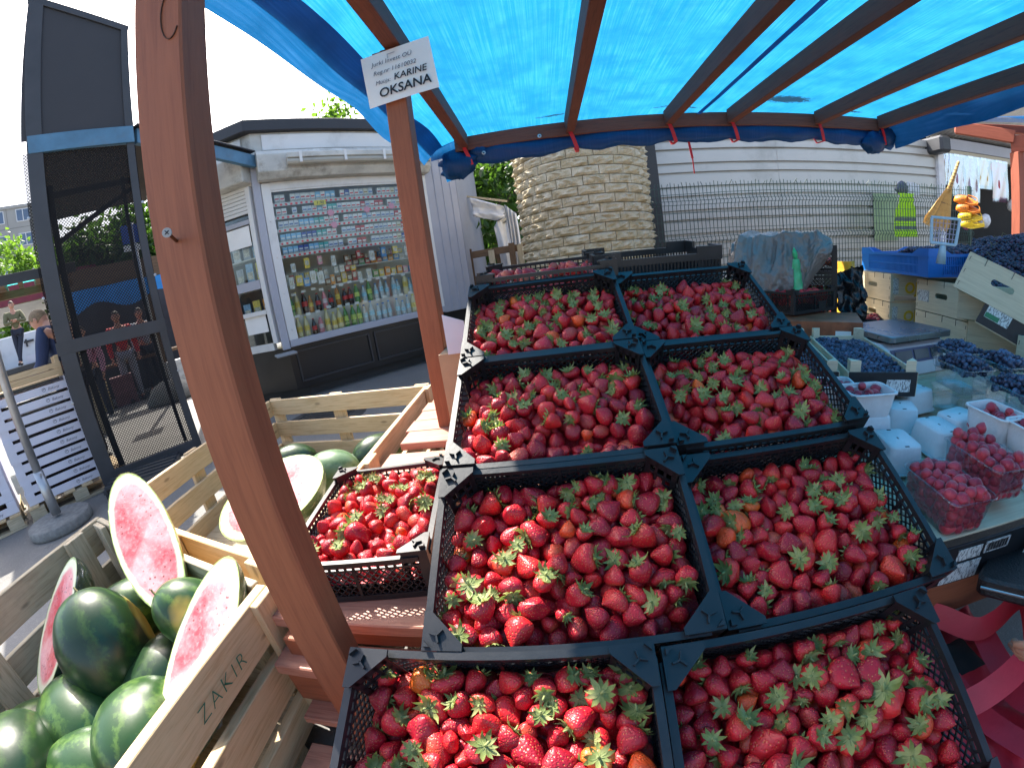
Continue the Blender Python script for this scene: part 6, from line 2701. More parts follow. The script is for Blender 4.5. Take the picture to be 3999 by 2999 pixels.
for y in (1.0, 1.5, 2.05):
    board('skid', fbin, (-1.55, y, -1.0), (-.70, y, -1.0), .095, .09, (0, 0, 1), M_pinegrey, .002, FB)

# ------------------------------------------------------------------ watermelons
def rind_mat(name, dark, light, amt, patch):
    t = NT(name)
    tc = t.n('TexCoord')
    sx = t.n('SeparateXYZ')
    t.t.links.new(tc.outputs['Object'], sx.inputs[0])
    ang = t.math('ARCTAN2', sx.outputs['Y'], sx.outputs['Z'])
    n1 = t.noise(tc.outputs['Object'], 16, 5, .65)
    n2 = t.noise(tc.outputs['Object'], 55, 4, .7)
    n3 = t.noise(tc.outputs['Object'], 5, 3)
    w = t.math('SINE', t.math('ADD', t.math('MULTIPLY', ang, 9.0), t.math('MULTIPLY', t.math('ADD', n1, t.math('MULTIPLY', n2, .5)), 9.0)))
    f = t.math('MULTIPLY', t.ramp(t.math('ADD', t.math('MULTIPLY', w, .5), .5), [(.55, 0.), (.95, 1.)]), t.ramp(n2, [(.35, .2), (.6, 1.)]))
    c = t.mix(dark, light, t.math('MULTIPLY', f, amt))
    # pale yellow spot where the fruit lay on the ground (local -z)
    rad = t.math('ADD', sx.outputs['Z'], t.math('MULTIPLY', t.math('SUBTRACT', n3, .5), .09))
    sp = t.ramp(t.math('ADD', t.math('MULTIPLY', rad, -5.0), patch), [(.48, 0.), (.56, 1.)])
    c = t.mix(c, (.55, .42, .08), sp)
    return t.done(t.bsdf(c, t.math('ADD', t.math('MULTIPLY', n2, .15), .24), t.bump(n2, .12, .002), 0, .5))


M_rindD = rind_mat('melon_rind_dark', (.010, .030, .010), (.060, .125, .020), .42, .02)
M_rindL = rind_mat('melon_rind_light', (.018, .052, .013), (.095, .175, .032), .62, .20)
M_rindP = rind_mat('melon_rind_pale', (.12, .19, .10), (.05, .11, .04), .8, -.2)


def melon_geo(a, bq, n=32, m=20):
    b = MB()
    for i in range(m + 1):
        t = math.pi * i / m
        x = -a * math.cos(t)
        r = bq * math.sin(t) ** .92 if 0 < i < m else 0
        for k in range(n):
            an = 2 * math.pi * k / n
            f = 1 + .02 * fbm(math.cos(t) * 2, math.cos(an), math.sin(an) + a * 50, 1, 2)
            b.v.append((x, r * f * math.cos(an), r * f * math.sin(an)))
    for i in range(m):
        for k in range(n):
            k2 = (k + 1) % n
            b.f.append((i * n + k, (i + 1) * n + k, (i + 1) * n + k2, i * n + k2))
            b.m.append(0)
    return b


M_stem = mat('dry_stalk', (.22, .19, .08), .8, .2, 30, .2, 60)


def melon(label, loc, xdir, zdir, a, bq, m):
    t = thing('watermelon', label, 'watermelon', (0, 0, 0), group='whole watermelons in the bins')
    t.matrix_world = frame(xdir, zdir, loc)
    melon_geo(a, bq).build('rind', m, t, smooth=True)
    b = MB()
    b.tube([(a - .001, 0, 0), (a + .006, .001, .002), (a + .013, .004, .003)], [.004, .003, .0025], 6)
    b.build('stalk', M_stem, t)
    return t


melon('big dark watermelon on top of the near bin, under the cut half', (-1.165, .405, -.695), (-.25, .35, .75), (-.3, -.9, .1), .168, .127, M_rindD)
melon('green watermelon with round yellow spot beside the back boards', (-.885, .525, -.625), (-.1, -.5, .8), (-.8, .5, -.25), .105, .082, M_rindL)
melon('dark shaded watermelon wedged behind the long cut half', (-1.01, .43, -.79), (.1, .7, .3), (.3, -.1, .9), .140, .108, M_rindD)
melon('watermelon with light streaks lying under the biggest dark one', (-1.18, .245, -.80), (.8, -.35, -.1), (.05, .2, .95), .16, .118, M_rindL)
melon('pale striped watermelon at the right bin wall near the picture bottom', (-.89, .265, -.745), (.5, -.7, .3), (-.2, .2, .9), .150, .116, M_rindL)
melon('watermelon at the bottom left corner of the picture', (-1.18, .065, -.745), (.7, -.5, .1), (0, .1, 1), .15, .108, M_rindD)
melon('watermelon at the picture bottom between two others in the near bin', (-1.01, .16, -.81), (.8, .3, 0), (0, 0, 1), .15, .11, M_rindL)
melon('small dark watermelon low in the bottom left of the near bin', (-1.31, .14, -.82), (.2, .9, 0), (.2, 0, 1), .14, .105, M_rindL)
melon('watermelon half hidden behind the upright cut half at the left wall', (-1.30, .60, -.745), (.4, .8, .1), (0, .2, .9), .13, .10, M_rindL)
melon('pale mottled watermelon in the far bin behind the small crate', (-1.03, 1.52, -.75), (.8, .3, .1), (0, -.2, -.9), .13, .105, M_rindP)
for k, (x, y, z) in enumerate(((-1.50, -.10, -.82), (-.85, -.15, -.82), (-1.15, -.3, -.82), (-1.0, .45, -.83), (-1.45, 1.8, -.82), (-.95, 1.85, -.82), (-1.4, 1.4, -.82), (-1.15, 1.25, -.83), (-.85, 1.2, -.83))):
    melon('watermelon deep in the %s bin, mostly hidden under others' % ('near' if k < 4 else 'far'), (x, y, z), (R.uniform(-1, 1), R.uniform(-1, 1), .1), (0, .1, 1), .14, .105, M_rindD)


def flesh_mat():
    t = NT('melon_flesh')
    tc = t.n('TexCoord')
    at = t.n('Attribute', _attribute_name='shoulder')
    n1 = t.noise(tc.outputs['Object'], 22, 5, .65, .8)
    n2 = t.noise(tc.outputs['Object'], 90, 3)
    r = t.math('ADD', at.outputs['Fac'], t.math('MULTIPLY', t.math('SUBTRACT', n1, .5), .10))
    n3 = t.noise(tc.outputs['Object'], 8, 3)
    red = t.mix((.60, .055, .07), (.74, .33, .33), t.ramp(t.math('ADD', t.math('MULTIPLY', n3, .75), t.math('MULTIPLY', n1, .25)), [(.40, 0.), (.58, 1.)]))  # pale pink carries film glare on sunlit cut faces, put into the colour
    red = t.mix(red, (.80, .55, .52), t.math('MULTIPLY', t.ramp(n2, [(.5, 0.), (.75, 1.)]), .35))
    vo = t.n('TexVoronoi', Vector=tc.outputs['Object'], Scale=62.0)
    ringf = t.ramp(r, [(.40, 0.), (.52, 1.), (.74, 1.), (.80, 0.)])
    sd_ = t.math('MULTIPLY', t.ramp(vo.outputs['Distance'], [(.14, 1.), (.22, 0.)]), ringf)
    red = t.mix(red, (.05, .02, .015), t.math('MULTIPLY', sd_, .8))
    f = t.ramp(r, [(.80, 0.), (.875, 1.)])
    c = t.mix(red, (.72, .70, .50), f)
    c = t.mix(c, (.30, .40, .12), t.ramp(r, [(.955, 0.), (.985, 1.)]))
    return t.done(t.bsdf(c, .38, t.bump(t.math('ADD', n1, t.math('MULTIPLY', n2, .5)), .3, .003), 0, .5, Subsurface__Weight=.1, Subsurface__Radius=(.01, .004, .003)))


M_flesh = flesh_mat()


def film_mat():
    t = NT('cling_film')
    v = t.coord('Object', (5, 40, 40))
    n1 = t.noise(v, 1.3, 4, .6, 1.0)
    tr = t.n('BsdfTransparent', Color=(.96, .97, .97, 1))
    gl = t.n('BsdfGlossy', Roughness=.16)
    t.put(gl, 'Normal', t.bump(n1, .9, .01))
    df = t.n('BsdfDiffuse', Color=(.8, .82, .82, 1))
    m1 = t.n('MixShader', i0=.35)
    t.put(m1, 1, gl)
    t.put(m1, 2, df)
    ms = t.n('MixShader')
    t.put(ms, 0, t.math('ADD', t.math('MULTIPLY', t.ramp(n1, [(.52, 0.), (.70, 1.)]), .40), .06))
    t.put(ms, 1, tr)
    t.put(ms, 2, m1)
    return t.done(ms)


M_film = film_mat()
M_rindY = rind_mat('melon_rind_yellow', (.022, .060, .014), (.15, .25, .05), .9, .62)


def half_melon(label, loc, l, n, a, bq, m, wrap=True):
    """half melon cut lengthwise: flat face towards n, long axis along l"""
    t = thing('cut_watermelon', label, 'cut watermelon', (0, 0, 0), group='cut watermelon halves')
    t.matrix_world = frame(l, n, loc)
    nn, mm = 40, 12
    b = MB()
    for i in range(mm + 1):
        th = .5 * math.pi * i / mm
        for k in range(nn):
            an = 2 * math.pi * k / nn
            b.v.append((a * math.cos(an) * math.cos(th), bq * math.sin(an) * math.cos(th), -bq * math.sin(th)))
    for i in range(mm):
        for k in range(nn):
            k2 = (k + 1) % nn
            b.f.append((i * nn + k, (i + 1) * nn + k, (i + 1) * nn + k2, i * nn + k2))
            b.m.append(0)
    b.build('rind', m, t, smooth=True)
    b = MB()
    sh = []
    rings = 14
    for i in range(rings + 1):
        r = i / rings
        for k in range(nn):
            an = 2 * math.pi * k / nn
            b.v.append((a * r * math.cos(an), bq * r * math.sin(an), .0022 * fbm(math.cos(an) * r * 6, math.sin(an) * r * 6, a * 70) * (r < .9) + .001 - .003 * (1 - r)))
            sh.append(r)
    for i in range(rings):
        for k in range(nn):
            k2 = (k + 1) % nn
            b.f.append((i * nn + k, (i + 1) * nn + k, (i + 1) * nn + k2, i * nn + k2))
            b.m.append(0)
    me = finish(b, sh, 'flesh', [M_flesh])
    inst('flesh', me, t)
    if wrap:
        b = MB()
        for i in range(mm + 1):
            th = .5 * math.pi * i / mm
            for k in range(nn):
                an = 2 * math.pi * k / nn
                f = 1.012 + .006 * math.sin(an * 9 + i)
                b.v.append((a * f * math.cos(an) * math.cos(th), bq * f * math.sin(an) * math.cos(th), -bq * f * math.sin(th) + .002))
        for i in range(mm):
            for k in range(nn):
                k2 = (k + 1) % nn
                b.f.append((i * nn + k, (i + 1) * nn + k, (i + 1) * nn + k2, i * nn + k2))
                b.m.append(0)
        b.build('cling_film', M_film, t, smooth=True)
        b = MB()
        b.grid(lambda u, v: (-a * .55 + .05 * (u - .5) + .01 * noise.noise((u * 5, v * 5, 1)), .03 * (v - .5), -bq * .86 - .02 * math.sin(u * 3.1) - .01 * noise.noise((u * 8, v * 8, 3))), 10, 8)
        b.build('film_knot', mat('film_bunch', (.55, .57, .55), .3, .2, 30, .6, 60), t, smooth=True)
    return t


half_melon('upright half watermelon with bright cut face on top of the near bin', (-1.10, .625, -.485), (-.70, .466, .60), (.31, -.49, .81), .240, .088, M_rindY)
half_melon('film wrapped half watermelon leaning at the left wall, dark seeded flesh', (-1.375, .392, -.645), (-.05, .75, .65), (-.20, -.62, .75), .195, .110, M_rindD)
half_melon('long half watermelon lying inside the lettered right wall of the near bin', (-.757, .405, -.612), (0, .86, .51), (-.05, -.51, .86), .225, .088, M_rindL)
half_melon('broad half watermelon lying bright in the far bin behind the near brown post', (-1.105, 1.17, -.665), (.68, .62, .1), (.05, -.45, .89), .235, .165, M_rindP)

# ================================================================== WHITE BERRY BOXES, PALLETS, POLE
wp0 = Vector((-3.83, 1.34, 0))
we = Vector((.41, .912, 0)).normalized()
wn_ = Vector((-we.y, we.x, 0))      # away from the viewer's side
wang = math.atan2(we.y, we.x)


def pallet(label, org, ang, L, D):
    t = thing('pallet', label, 'pallet', org, (0, 0, ang), 'wooden pallets on the asphalt')
    for k in range(3):
        y = .05 + k * (D - .1) / 2
        for x in (.07, L / 2, L - .07):
            b = MB()
            b.box(x - .06, x + .06, y - .045, y + .045, .02, .10)
            b.build('block', M_pinegrey, t, bevel=.002)
        board('bottom_board', t, (0, y, .01), (L, y, .01), .09, .018, (0, 1, 0), M_pinegrey, .002)
    for k in range(6):
        x = .05 + k * (L - .1) / 5
        board('top_board', t, (x, 0, .111), (x, D, .111), .09, .018, (1, 0, 0), M_pine, .002)
    return t


pallet('wooden pallet under the tall stack of white berry boxes', (wp0.x, wp0.y, -EYE), wang, .85, .65)
p2_ = wp0 - we * .75 + wn_ * .02
pallet('wooden pallet under the low stack of white boxes at the left edge', (p2_.x, p2_.y, -EYE), wang, .70, .65)


def berry_box_mesh():
    L, D, H = .66, .44, .098
    b = MB()
    b.box(0, L, 0, .005, 0, .060)
    b.box(0, L, D - .005, D, 0, .060)
    b.box(0, .005, .005, D - .005, 0, .098)
    b.box(L - .005, L, .005, D - .005, 0, .098)
    for x0, x1 in ((0, .07), (L - .07, L)):
        b.box(x0, x1, -.0015, .0045, .060, H)
        b.box(x0, x1, D - .0045, D + .0015, .060, H)
    b.box(.005, L - .005, .005, D - .005, 0, .004)
    return b.mesh('tray', M_card)


BBX = berry_box_mesh()
M_fruitdark = mat('dark_fruit', (.05, .010, .014), .5, .5, 30, .6, 60)
bfill = MB()
bfill.grid(lambda u, v: (.01 + .64 * u, .01 + .42 * v, .048 + .006 * noise.noise((u * 40, v * 26, .3))), 20, 12)
BFM = bfill.mesh('fruit', M_fruitdark, True)
M_logo = mat('grey_blue_print', (.10, .10, .14), .6, .1, 20, 0)
lt = text('lettering', 'Bakony', .030, M_logo, None, Matrix.Identity(4), .3)
LTM = lt.data
bpy.data.objects.remove(lt)
b = MB()
b.lathe([(.012, 0), (.015, 0), (.015, .0008), (.012, .0008)], 12, fn=lambda r, a, z: (r * math.cos(a), -z, r * math.sin(a)))
b.bar((-.006, -.0004, .0), (.008, -.0004, .008), .001, .004)
LGM = b.mesh('emblem', M_logo)
first = True


def berry_box(label, org, ang, group):
    t = thing('berry_box', label, 'box', org, (0, 0, ang), group)
    inst('tray', BBX, t)
    inst('fruit', BFM, t)
    inst('lettering', LTM, t, (.45, -.0005, .020), (RAD(90), 0, 0))
    inst('emblem', LGM, t, (.42, -.0005, .032))
    inst('lettering', LTM, t, (-.0005, .30, .045), (RAD(90), 0, RAD(-90)), (.8, .8, .8))
    return t


ordn = ['lowest', 'second from below', 'third from below', 'fourth from below', 'fifth from below', 'fifth from top', 'fourth from top', 'third from top', 'second from top', 'topmost']
for k in range(10):
    dx, dy = R.uniform(-.008, .008), R.uniform(-.008, .008)
    o = wp0 + we * (.03 + dx) + wn_ * (.05 + dy)
    berry_box(f'white printed berry box, {ordn[k]} in the tall stack of ten', (o.x, o.y, -EYE + .122 + k * .0835), wang + R.uniform(-.01, .01), 'white berry boxes in stacks on pallets')
for k in range(4):
    o = p2_ + we * .03 + wn_ * (.05 + R.uniform(-.006, .006))
    berry_box(f'white printed berry box, {["lowest", "second from below", "second from top", "topmost"][k]} in the low stack at the left edge', (o.x, o.y, -EYE + .122 + k * .0985), wang, 'white berry boxes in stacks on pallets')
wcr = thing('wooden_crate', 'slatted wooden crate on top of the tall white box stack', 'crate', (wp0.x + wn_.x * .05, wp0.y + wn_.y * .05, -EYE + .122 + 10 * .0835 + .016), (0, 0, wang))
for p, q in (((0, 0), (.62, 0)), ((0, .42), (.62, .42)), ((0, 0), (0, .42)), ((.62, 0), (.62, .42))):
    for z in (.035, .085):
        board('slat', wcr, (p[0], p[1], z), (q[0], q[1], z), .045, .008, (0, 0, 1), M_pine, .001)
for x in (.02, .60):
    for y in (.02, .40):
        b = MB()
        b.box(x - .018, x + .018, y - .018, y + .018, 0, .16)
        b.build('corner_post', M_pine, wcr, bevel=.002)
b = MB()
b.box(0, .62, 0, .42, -.004, .006)
b.build('bottom', M_pine, wcr)
# red and green cartons at the far left behind
gcx = p2_ - we * .15 + wn_ * .75
for k, (lab, col, z) in enumerate((('green fruit carton, upper of two at the left edge', (.05, .16, .06), .44), ('green fruit carton, lower of two at the left edge', (.06, .14, .05), .22))):
    t = thing('fruit_carton', lab, 'carton', (gcx.x, gcx.y, -EYE + z), (0, 0, wang), 'green cartons at the left edge')
    b = MB()
    b.box(0, .6, 0, .4, 0, .20)
    b.build('body', mat('green_carton', col, .6, .3, 12, .05, 50), t)
    b = MB()
    b.box(.1, .5, -.002, 0, .05, .11)
    b.box(.1, .3, -.002, 0, .13, .17)
    b.build('printed_label', M_sticker, t)
b = MB()
b.box(0, .6, 0, .4, 0, .218)
tag(b.build('fruit_carton', mat('brown_carton', (.32, .20, .11), .8, .1, 10, .1, 60), None, (gcx.x, gcx.y, -EYE), (0, 0, wang)), 'brown carton under the green ones at the left edge', 'carton')
# red berries heaped on the low stack
mg = Merge()
mwl = Matrix.Translation((p2_.x + we.x * .03 + wn_.x * .05, p2_.y + we.y * .03 + wn_.y * .05, -EYE + .122 + 3 * .0985)) @ Matrix.Rotation(wang, 4, 'Z')
for X, Y, Z, ly in hexfill(.02, .64, .02, .42, lambda x, y: .075, .018, 1, 120):
    G = SBG[rb.randrange(NSB)]
    mg.add(G['lo'], G['shlo'], mwl @ Matrix.Translation((X, Y, Z)) @ rot_to((rb.gauss(0, 1), rb.gauss(0, 1), rb.gauss(0, 1)), 0, rb).to_4x4())
o = mg.build('berry_fill', [M_berry, M_leaf], 'red berries in the top box of the low left stack')
# grey pole on a round concrete foot
gp = thing('steel_pole', 'grey steel pole on a round concrete foot beside the white boxes', 'pole', (-3.40, 1.37, -EYE))
b = MB()
b.tube([(0, 0, .10), (0, 0, 2.6)], .030, 14)
b.build('shaft', M_steel, gp, smooth=True)
b = MB()
b.tube([(0, 0, .10), (0, 0, .42)], .036, 14)
b.build('sleeve', M_steel, gp, smooth=True)
b = MB()
b.tube([(.030, 0, .40), (.055, -.01, .40)], .009, 6)
b.build('clamp_screw', M_steel, gp)
M_conc = mat('rough_concrete', (.20, .195, .18), .95, .25, 25, .7, 70)
b = MB()
b.lathe([(0, 0), (.235, 0), (.24, .02), (.235, .065), (.22, .075), (0, .08)], 32)
b.build('concrete_foot', M_conc, gp, smooth=True)
fp = thing('metal_stand', 'low black slatted metal stand lying under the mesh screen', 'metal stand', (-3.30, 1.75, -EYE), (0, 0, RAD(40)))
for k in range(5):
    board('bar', fp, (0, k * .09, .10), (.55, k * .09, .10), .03, .02, (0, 1, 0), M_darkmetal, 0)
for x in (0, .55):
    board('rail', fp, (x, -.03, .075), (x, .40, .075), .03, .03, (0, 0, 1), M_darkmetal, 0)
    for y in (0, .36):
        board('foot', fp, (x, y, 0), (x, y, .06), .025, .025, (1, 0, 0), M_darkmetal, 0)

# ================================================================== PEOPLE
def skin_mesh(name, joints, edges, m, subdiv=2, root=0):
    """one continuous tapered body surface grown round a skeleton: joints [(pos, radius_x, radius_y)]"""
    me = bpy.data.meshes.new('skeleton')
    me.from_pydata([j[0] for j in joints], edges, [])
    o = bpy.data.objects.new('tmp_skeleton', me)
    C.objects.link(o)
    sk_ = o.modifiers.new('skin', 'SKIN')
    sk_.use_smooth_shade = True
    for i, j in enumerate(joints):
        me.skin_vertices[0].data[i].radius = (j[1], j[2] if len(j) > 2 else j[1])
        me.skin_vertices[0].data[i].use_root = (i == root)
    ss = o.modifiers.new('sub', 'SUBSURF')
    ss.levels = ss.render_levels = subdiv
    dg = bpy.context.evaluated_depsgraph_get()
    out = bpy.data.meshes.new_from_object(o.evaluated_get(dg))
    out.name = name
    bpy.data.objects.remove(o)
    out.materials.clear()
    out.materials.append(m)
    out.polygons.foreach_set('use_smooth', [True] * len(out.polygons))
    return out


M_skin = mat('skin', (.48, .24, .16), .5, .08, 14, .06, 120, Subsurface__Weight=.1)
M_hair = mat('short_fair_hair', (.20, .14, .08), .8, .3, 60, .5, 200)
M_dhair = mat('dark_hair', (.04, .025, .015), .7, .3, 60, .5, 200)


def head_mesh(name, hair=False):
    b = MB()
    n, m = 24, 20
    for i in range(m + 1):
        t = math.pi * i / m
        z = math.cos(t)
        for k in range(n):
            a = 2 * math.pi * k / n
            x, y = math.sin(t) * math.cos(a), math.sin(t) * math.sin(a)
            # +x is the face
            X, Y, Z = x * .098, y * .076, z * .118
            if z < 0:
                Y *= 1 - .30 * (-z) ** 1.4
                X *= 1 - (.10 if x > 0 else .42) * (-z) ** 1.2
            if x > .75 and abs(y) < .30:
                X += .024 * max(0, 1 - abs(y) / .22) * max(0, 1 - abs(z + .12) / .26)      # nose
                X -= .010 * max(0, 1 - abs(z - .12) / .14)                                     # bridge
                X += .006 * max(0, 1 - abs(z + .48) / .12)                                     # lips
            if x > .6 and .22 < abs(y) < .55 and abs(z - .08) < .16:
                X -= .010 * (1 - abs(z - .08) / .16)                                           # eye sockets
            if hair:
                X, Y, Z = X * 1.045, Y * 1.06, Z * 1.04
            b.v.append((X, Y, Z))
    for i in range(m):
        for k in range(n):
            k2 = (k + 1) % n
            a = 2 * math.pi * (k + .5) / n
            zc = math.cos(math.pi * (i + .5) / m)
            if hair and not (zc > .52 or (math.cos(a) < -.05 and zc > -.35) or (math.cos(a) < .3 and zc > .2)):
                continue
            b.f.append((i * n + k, (i + 1) * n + k, (i + 1) * n + k2, i * n + k2))
            b.m.append(0)
    return b


def person(label, loc, yaw, J, shirt, trousers, hair, headrot=(0, 0, 0), shirt_cut='long', group=None):
    """J: dict of joint positions in metres, x forward; the body is one skin surface, clothes lie over it"""
    t = thing('person', label, 'person', loc, (0, 0, yaw), group)
    names = ['pelvis', 'waist', 'chest', 'neck', 'head', 'shl', 'ell', 'wrl', 'hal', 'shr', 'elr', 'wrr', 'har', 'hil', 'knl', 'anl', 'tol', 'hir', 'knr', 'anr', 'tor']
    rad = dict(pelvis=(.14, .10), waist=(.125, .09), chest=(.15, .105), neck=(.055, .055), head=(.05, .05), shl=(.062,), ell=(.044,), wrl=(.028,), hal=(.026, .016), shr=(.062,), elr=(.044,), wrr=(.028,), har=(.026, .016),
               hil=(.085,), knl=(.056,), anl=(.038,), tol=(.03,), hir=(.085,), knr=(.056,), anr=(.038,), tor=(.03,))
    idx = {n_: i for i, n_ in enumerate(names)}
    E_ = [('pelvis', 'waist'), ('waist', 'chest'), ('chest', 'neck'), ('neck', 'head'), ('chest', 'shl'), ('shl', 'ell'), ('ell', 'wrl'), ('wrl', 'hal'), ('chest', 'shr'), ('shr', 'elr'), ('elr', 'wrr'), ('wrr', 'har'),
          ('pelvis', 'hil'), ('hil', 'knl'), ('knl', 'anl'), ('anl', 'tol'), ('pelvis', 'hir'), ('hir', 'knr'), ('knr', 'anr'), ('anr', 'tor')]
    body = skin_mesh('body', [(J[n_], *rad[n_]) for n_ in names], [(idx[a], idx[c]) for a, c in E_], M_skin)
    inst('body', body, t)

    def garment(nm, keep, edges, m, grow):
        ii = {n_: i for i, n_ in enumerate(keep)}
        js = [(J[n_], rad[n_][0] + grow, rad[n_][-1] + grow) for n_ in keep]
        return inst(nm, skin_mesh(nm, js, [(ii[a], ii[c]) for a, c in edges], m), t)
    up = ['pelvis', 'waist', 'chest', 'shl', 'ell', 'shr', 'elr'] + (['wrl', 'wrr'] if shirt_cut == 'long' else [])
    garment('shirt', up, [e for e in E_ if e[0] in up and e[1] in up], shirt, .016)
    lo = ['pelvis', 'hil', 'knl', 'anl', 'hir', 'knr', 'anr']
    garment('trousers', lo, [e for e in E_ if e[0] in lo and e[1] in lo], trousers, .014)
    for s_ in 'lr':
        a_, to_ = Vector(J['an' + s_]), Vector(J['to' + s_])
        b = MB()
        b.tube([a_ + Vector((-.05, 0, -.035)), a_.lerp(to_, .4) + Vector((0, 0, -.02)), to_ + Vector((.03, 0, -.005))], [.040, .046, .034], 10)
        b.build('shoe', M_black, t, smooth=True)
        # five fingers on each hand
        w_, h_ = Vector(J['wr' + s_]), Vector(J['ha' + s_])
        d_ = (h_ - w_).normalized()
        sd2 = d_.orthogonal().normalized()
        up2 = d_.cross(sd2)
        b = MB()
        for f, ln in ((-.022, .055), (-.0075, .07), (.007, .068), (.021, .05)):
            p = h_ + sd2 * f
            b.tube([p, p + d_ * ln * .5 + up2 * .006, p + d_ * ln * .8 + up2 * .022], [.0088, .0082, .006], 7)
        p = w_.lerp(h_, .5) + sd2 * .022
        b.tube([p, p + sd2 * .025 + d_ * .025, p + sd2 * .03 + d_ * .055], [.011, .0095, .007], 7)
        b.build('fingers', M_skin, t, smooth=True)
    hm = Matrix.Translation(Vector(J['head'])) @ Euler(headrot).to_matrix().to_4x4()
    ho = head_mesh('head').build('head', M_skin, t, smooth=True)
    ho.matrix_local = hm
    h2 = head_mesh('hair', True).build('hair', hair, ho, smooth=True)
    for sy in (-1, 1):
        b = MB()
        b.lathe([(0, -.004), (.018, -.004), (.021, .002), (.016, .007), (0, .003)], 12, fn=lambda r, a, z, sy=sy: (-.008 + r * .75 * math.cos(a) - z, sy * (.074 + z * 1.2), r * 1.35 * math.sin(a)))
        b.build('ear', M_skin, ho, smooth=True)
        b = MB()
        b.lathe([(0, .0), (.008, 0), (.008, .002), (0, .004)], 10, fn=lambda r, a, z, sy=sy: (.080 + z, sy * .031 + r * 1.2 * math.cos(a), .012 + r * .7 * math.sin(a)))
        b.build('eye', M_ink, ho)
    return t


STAND = dict(pelvis=(0, 0, .95), waist=(0, 0, 1.10), chest=(0, 0, 1.32), neck=(.01, 0, 1.47), head=(.03, 0, 1.62), shl=(0, .19, 1.40), ell=(0, .25, 1.12), wrl=(.08, .25, .88), hal=(.10, .24, .80),
             shr=(0, -.19, 1.40), elr=(0, -.25, 1.12), wrr=(.08, -.25, .88), har=(.10, -.24, .80), hil=(0, .10, .90), knl=(.02, .11, .50), anl=(0, .11, .09), tol=(.15, .12, .04),
             hir=(0, -.10, .90), knr=(.02, -.11, .50), anr=(0, -.11, .09), tor=(.15, -.12, .04))
M_navy = mat('navy_jacket', (.018, .035, .095), .8, .15, 8, .3, 60)
M_jeans = mat('dark_jeans', (.018, .022, .04), .85, .2, 14, .3, 120)
M_olive = mat('olive_vest', (.13, .12, .06), .85, .2, 10, .3, 60)
J = dict(STAND)
J.update(head=(.185, 0, 1.50), neck=(.09, 0, 1.43), chest=(.03, 0, 1.29), shl=(.04, .19, 1.37), shr=(.04, -.19, 1.37), ell=(.10, .24, 1.10), elr=(.10, -.24, 1.10), wrl=(.30, .18, 1.00), wrr=(.30, -.18, 1.00), hal=(.37, .15, .98), har=(.37, -.15, .98))
person('man with cropped hair in a navy jacket bending his head beside the mesh screen', (-4.37, 2.40, -EYE), RAD(205), J, M_navy, M_jeans, M_hair, (0, RAD(48), 0))
J = dict(STAND)
J.update(ell=(.10, .27, 1.14), wrl=(.20, .04, 1.20), hal=(.20, -.05, 1.21), elr=(.10, -.27, 1.14), wrr=(.19, -.04, 1.17), har=(.19, .05, 1.17), knl=(.10, -.02, .52), anl=(.16, -.14, .10), tol=(.28, -.18, .05))
person('man with folded arms and crossed legs in an olive vest leaning at the white truck', (-13.55, 6.2, .27), RAD(-25), J, M_olive, M_jeans, M_dhair, (0, RAD(8), 0))
M_redshirt = mat('red_shirt', (.50, .03, .04), .8, .1, 10, .2, 60)
M_pinkshirt = mat('pink_shirt', (.55, .25, .35), .8, .1, 10, .2, 60)
M_greyshirt = mat('grey_shirt', (.28, .29, .34), .8, .1, 10, .2, 60)
person('person in red seen through the mesh screen', (-7.75, 5.45, -EYE), RAD(-30), STAND, M_redshirt, M_greyshirt, M_dhair)
person('person in pink seen through the mesh screen at its left', (-7.55, 4.55, -EYE - .15), RAD(-60), STAND, M_pinkshirt, M_jeans, M_dhair)
person('person in grey seen through the mesh screen beside the pole', (-7.9, 6.1, -EYE), RAD(-10), STAND, M_greyshirt, M_jeans, M_dhair)

# the customer crouching beside the camera: only the forearm with the red bag shows
J = {k: (v[0], v[1], v[2] - .45) for k, v in STAND.items()}
J.update(ell=(.02, .26, .65), wrl=(.185, .275, .47), hal=(.245, .27, .42), hil=(-.02, .10, .46), hir=(-.02, -.10, .46), knl=(.03, .13, .10), knr=(.03, -.13, .10), anl=(-.36, .12, .08), anr=(-.36, -.12, .08), tol=(-.46, .12, .05), tor=(-.46, -.12, .05))
person('customer at the right edge, only the bare forearm beside the red straps in view', (1.085, .085, -EYE), RAD(105), J, mat('dark_top', (.02, .02, .025), .8, .2, 10, .2, 60), M_jeans, M_dhair, shirt_cut='short')
# ================================================================== RED BAG AND BLACK PURSE AT THE RIGHT EDGE
M_redbag = mat('red_leatherette', (.50, .022, .045), .5, .12, 10, .25, 60)
rbag = thing('red_bag', 'red bag with wide twisted straps beside the bottom right strawberry crate', 'bag', (.82, .35, -.80))
RB = Vector((.82, .35, -.80))


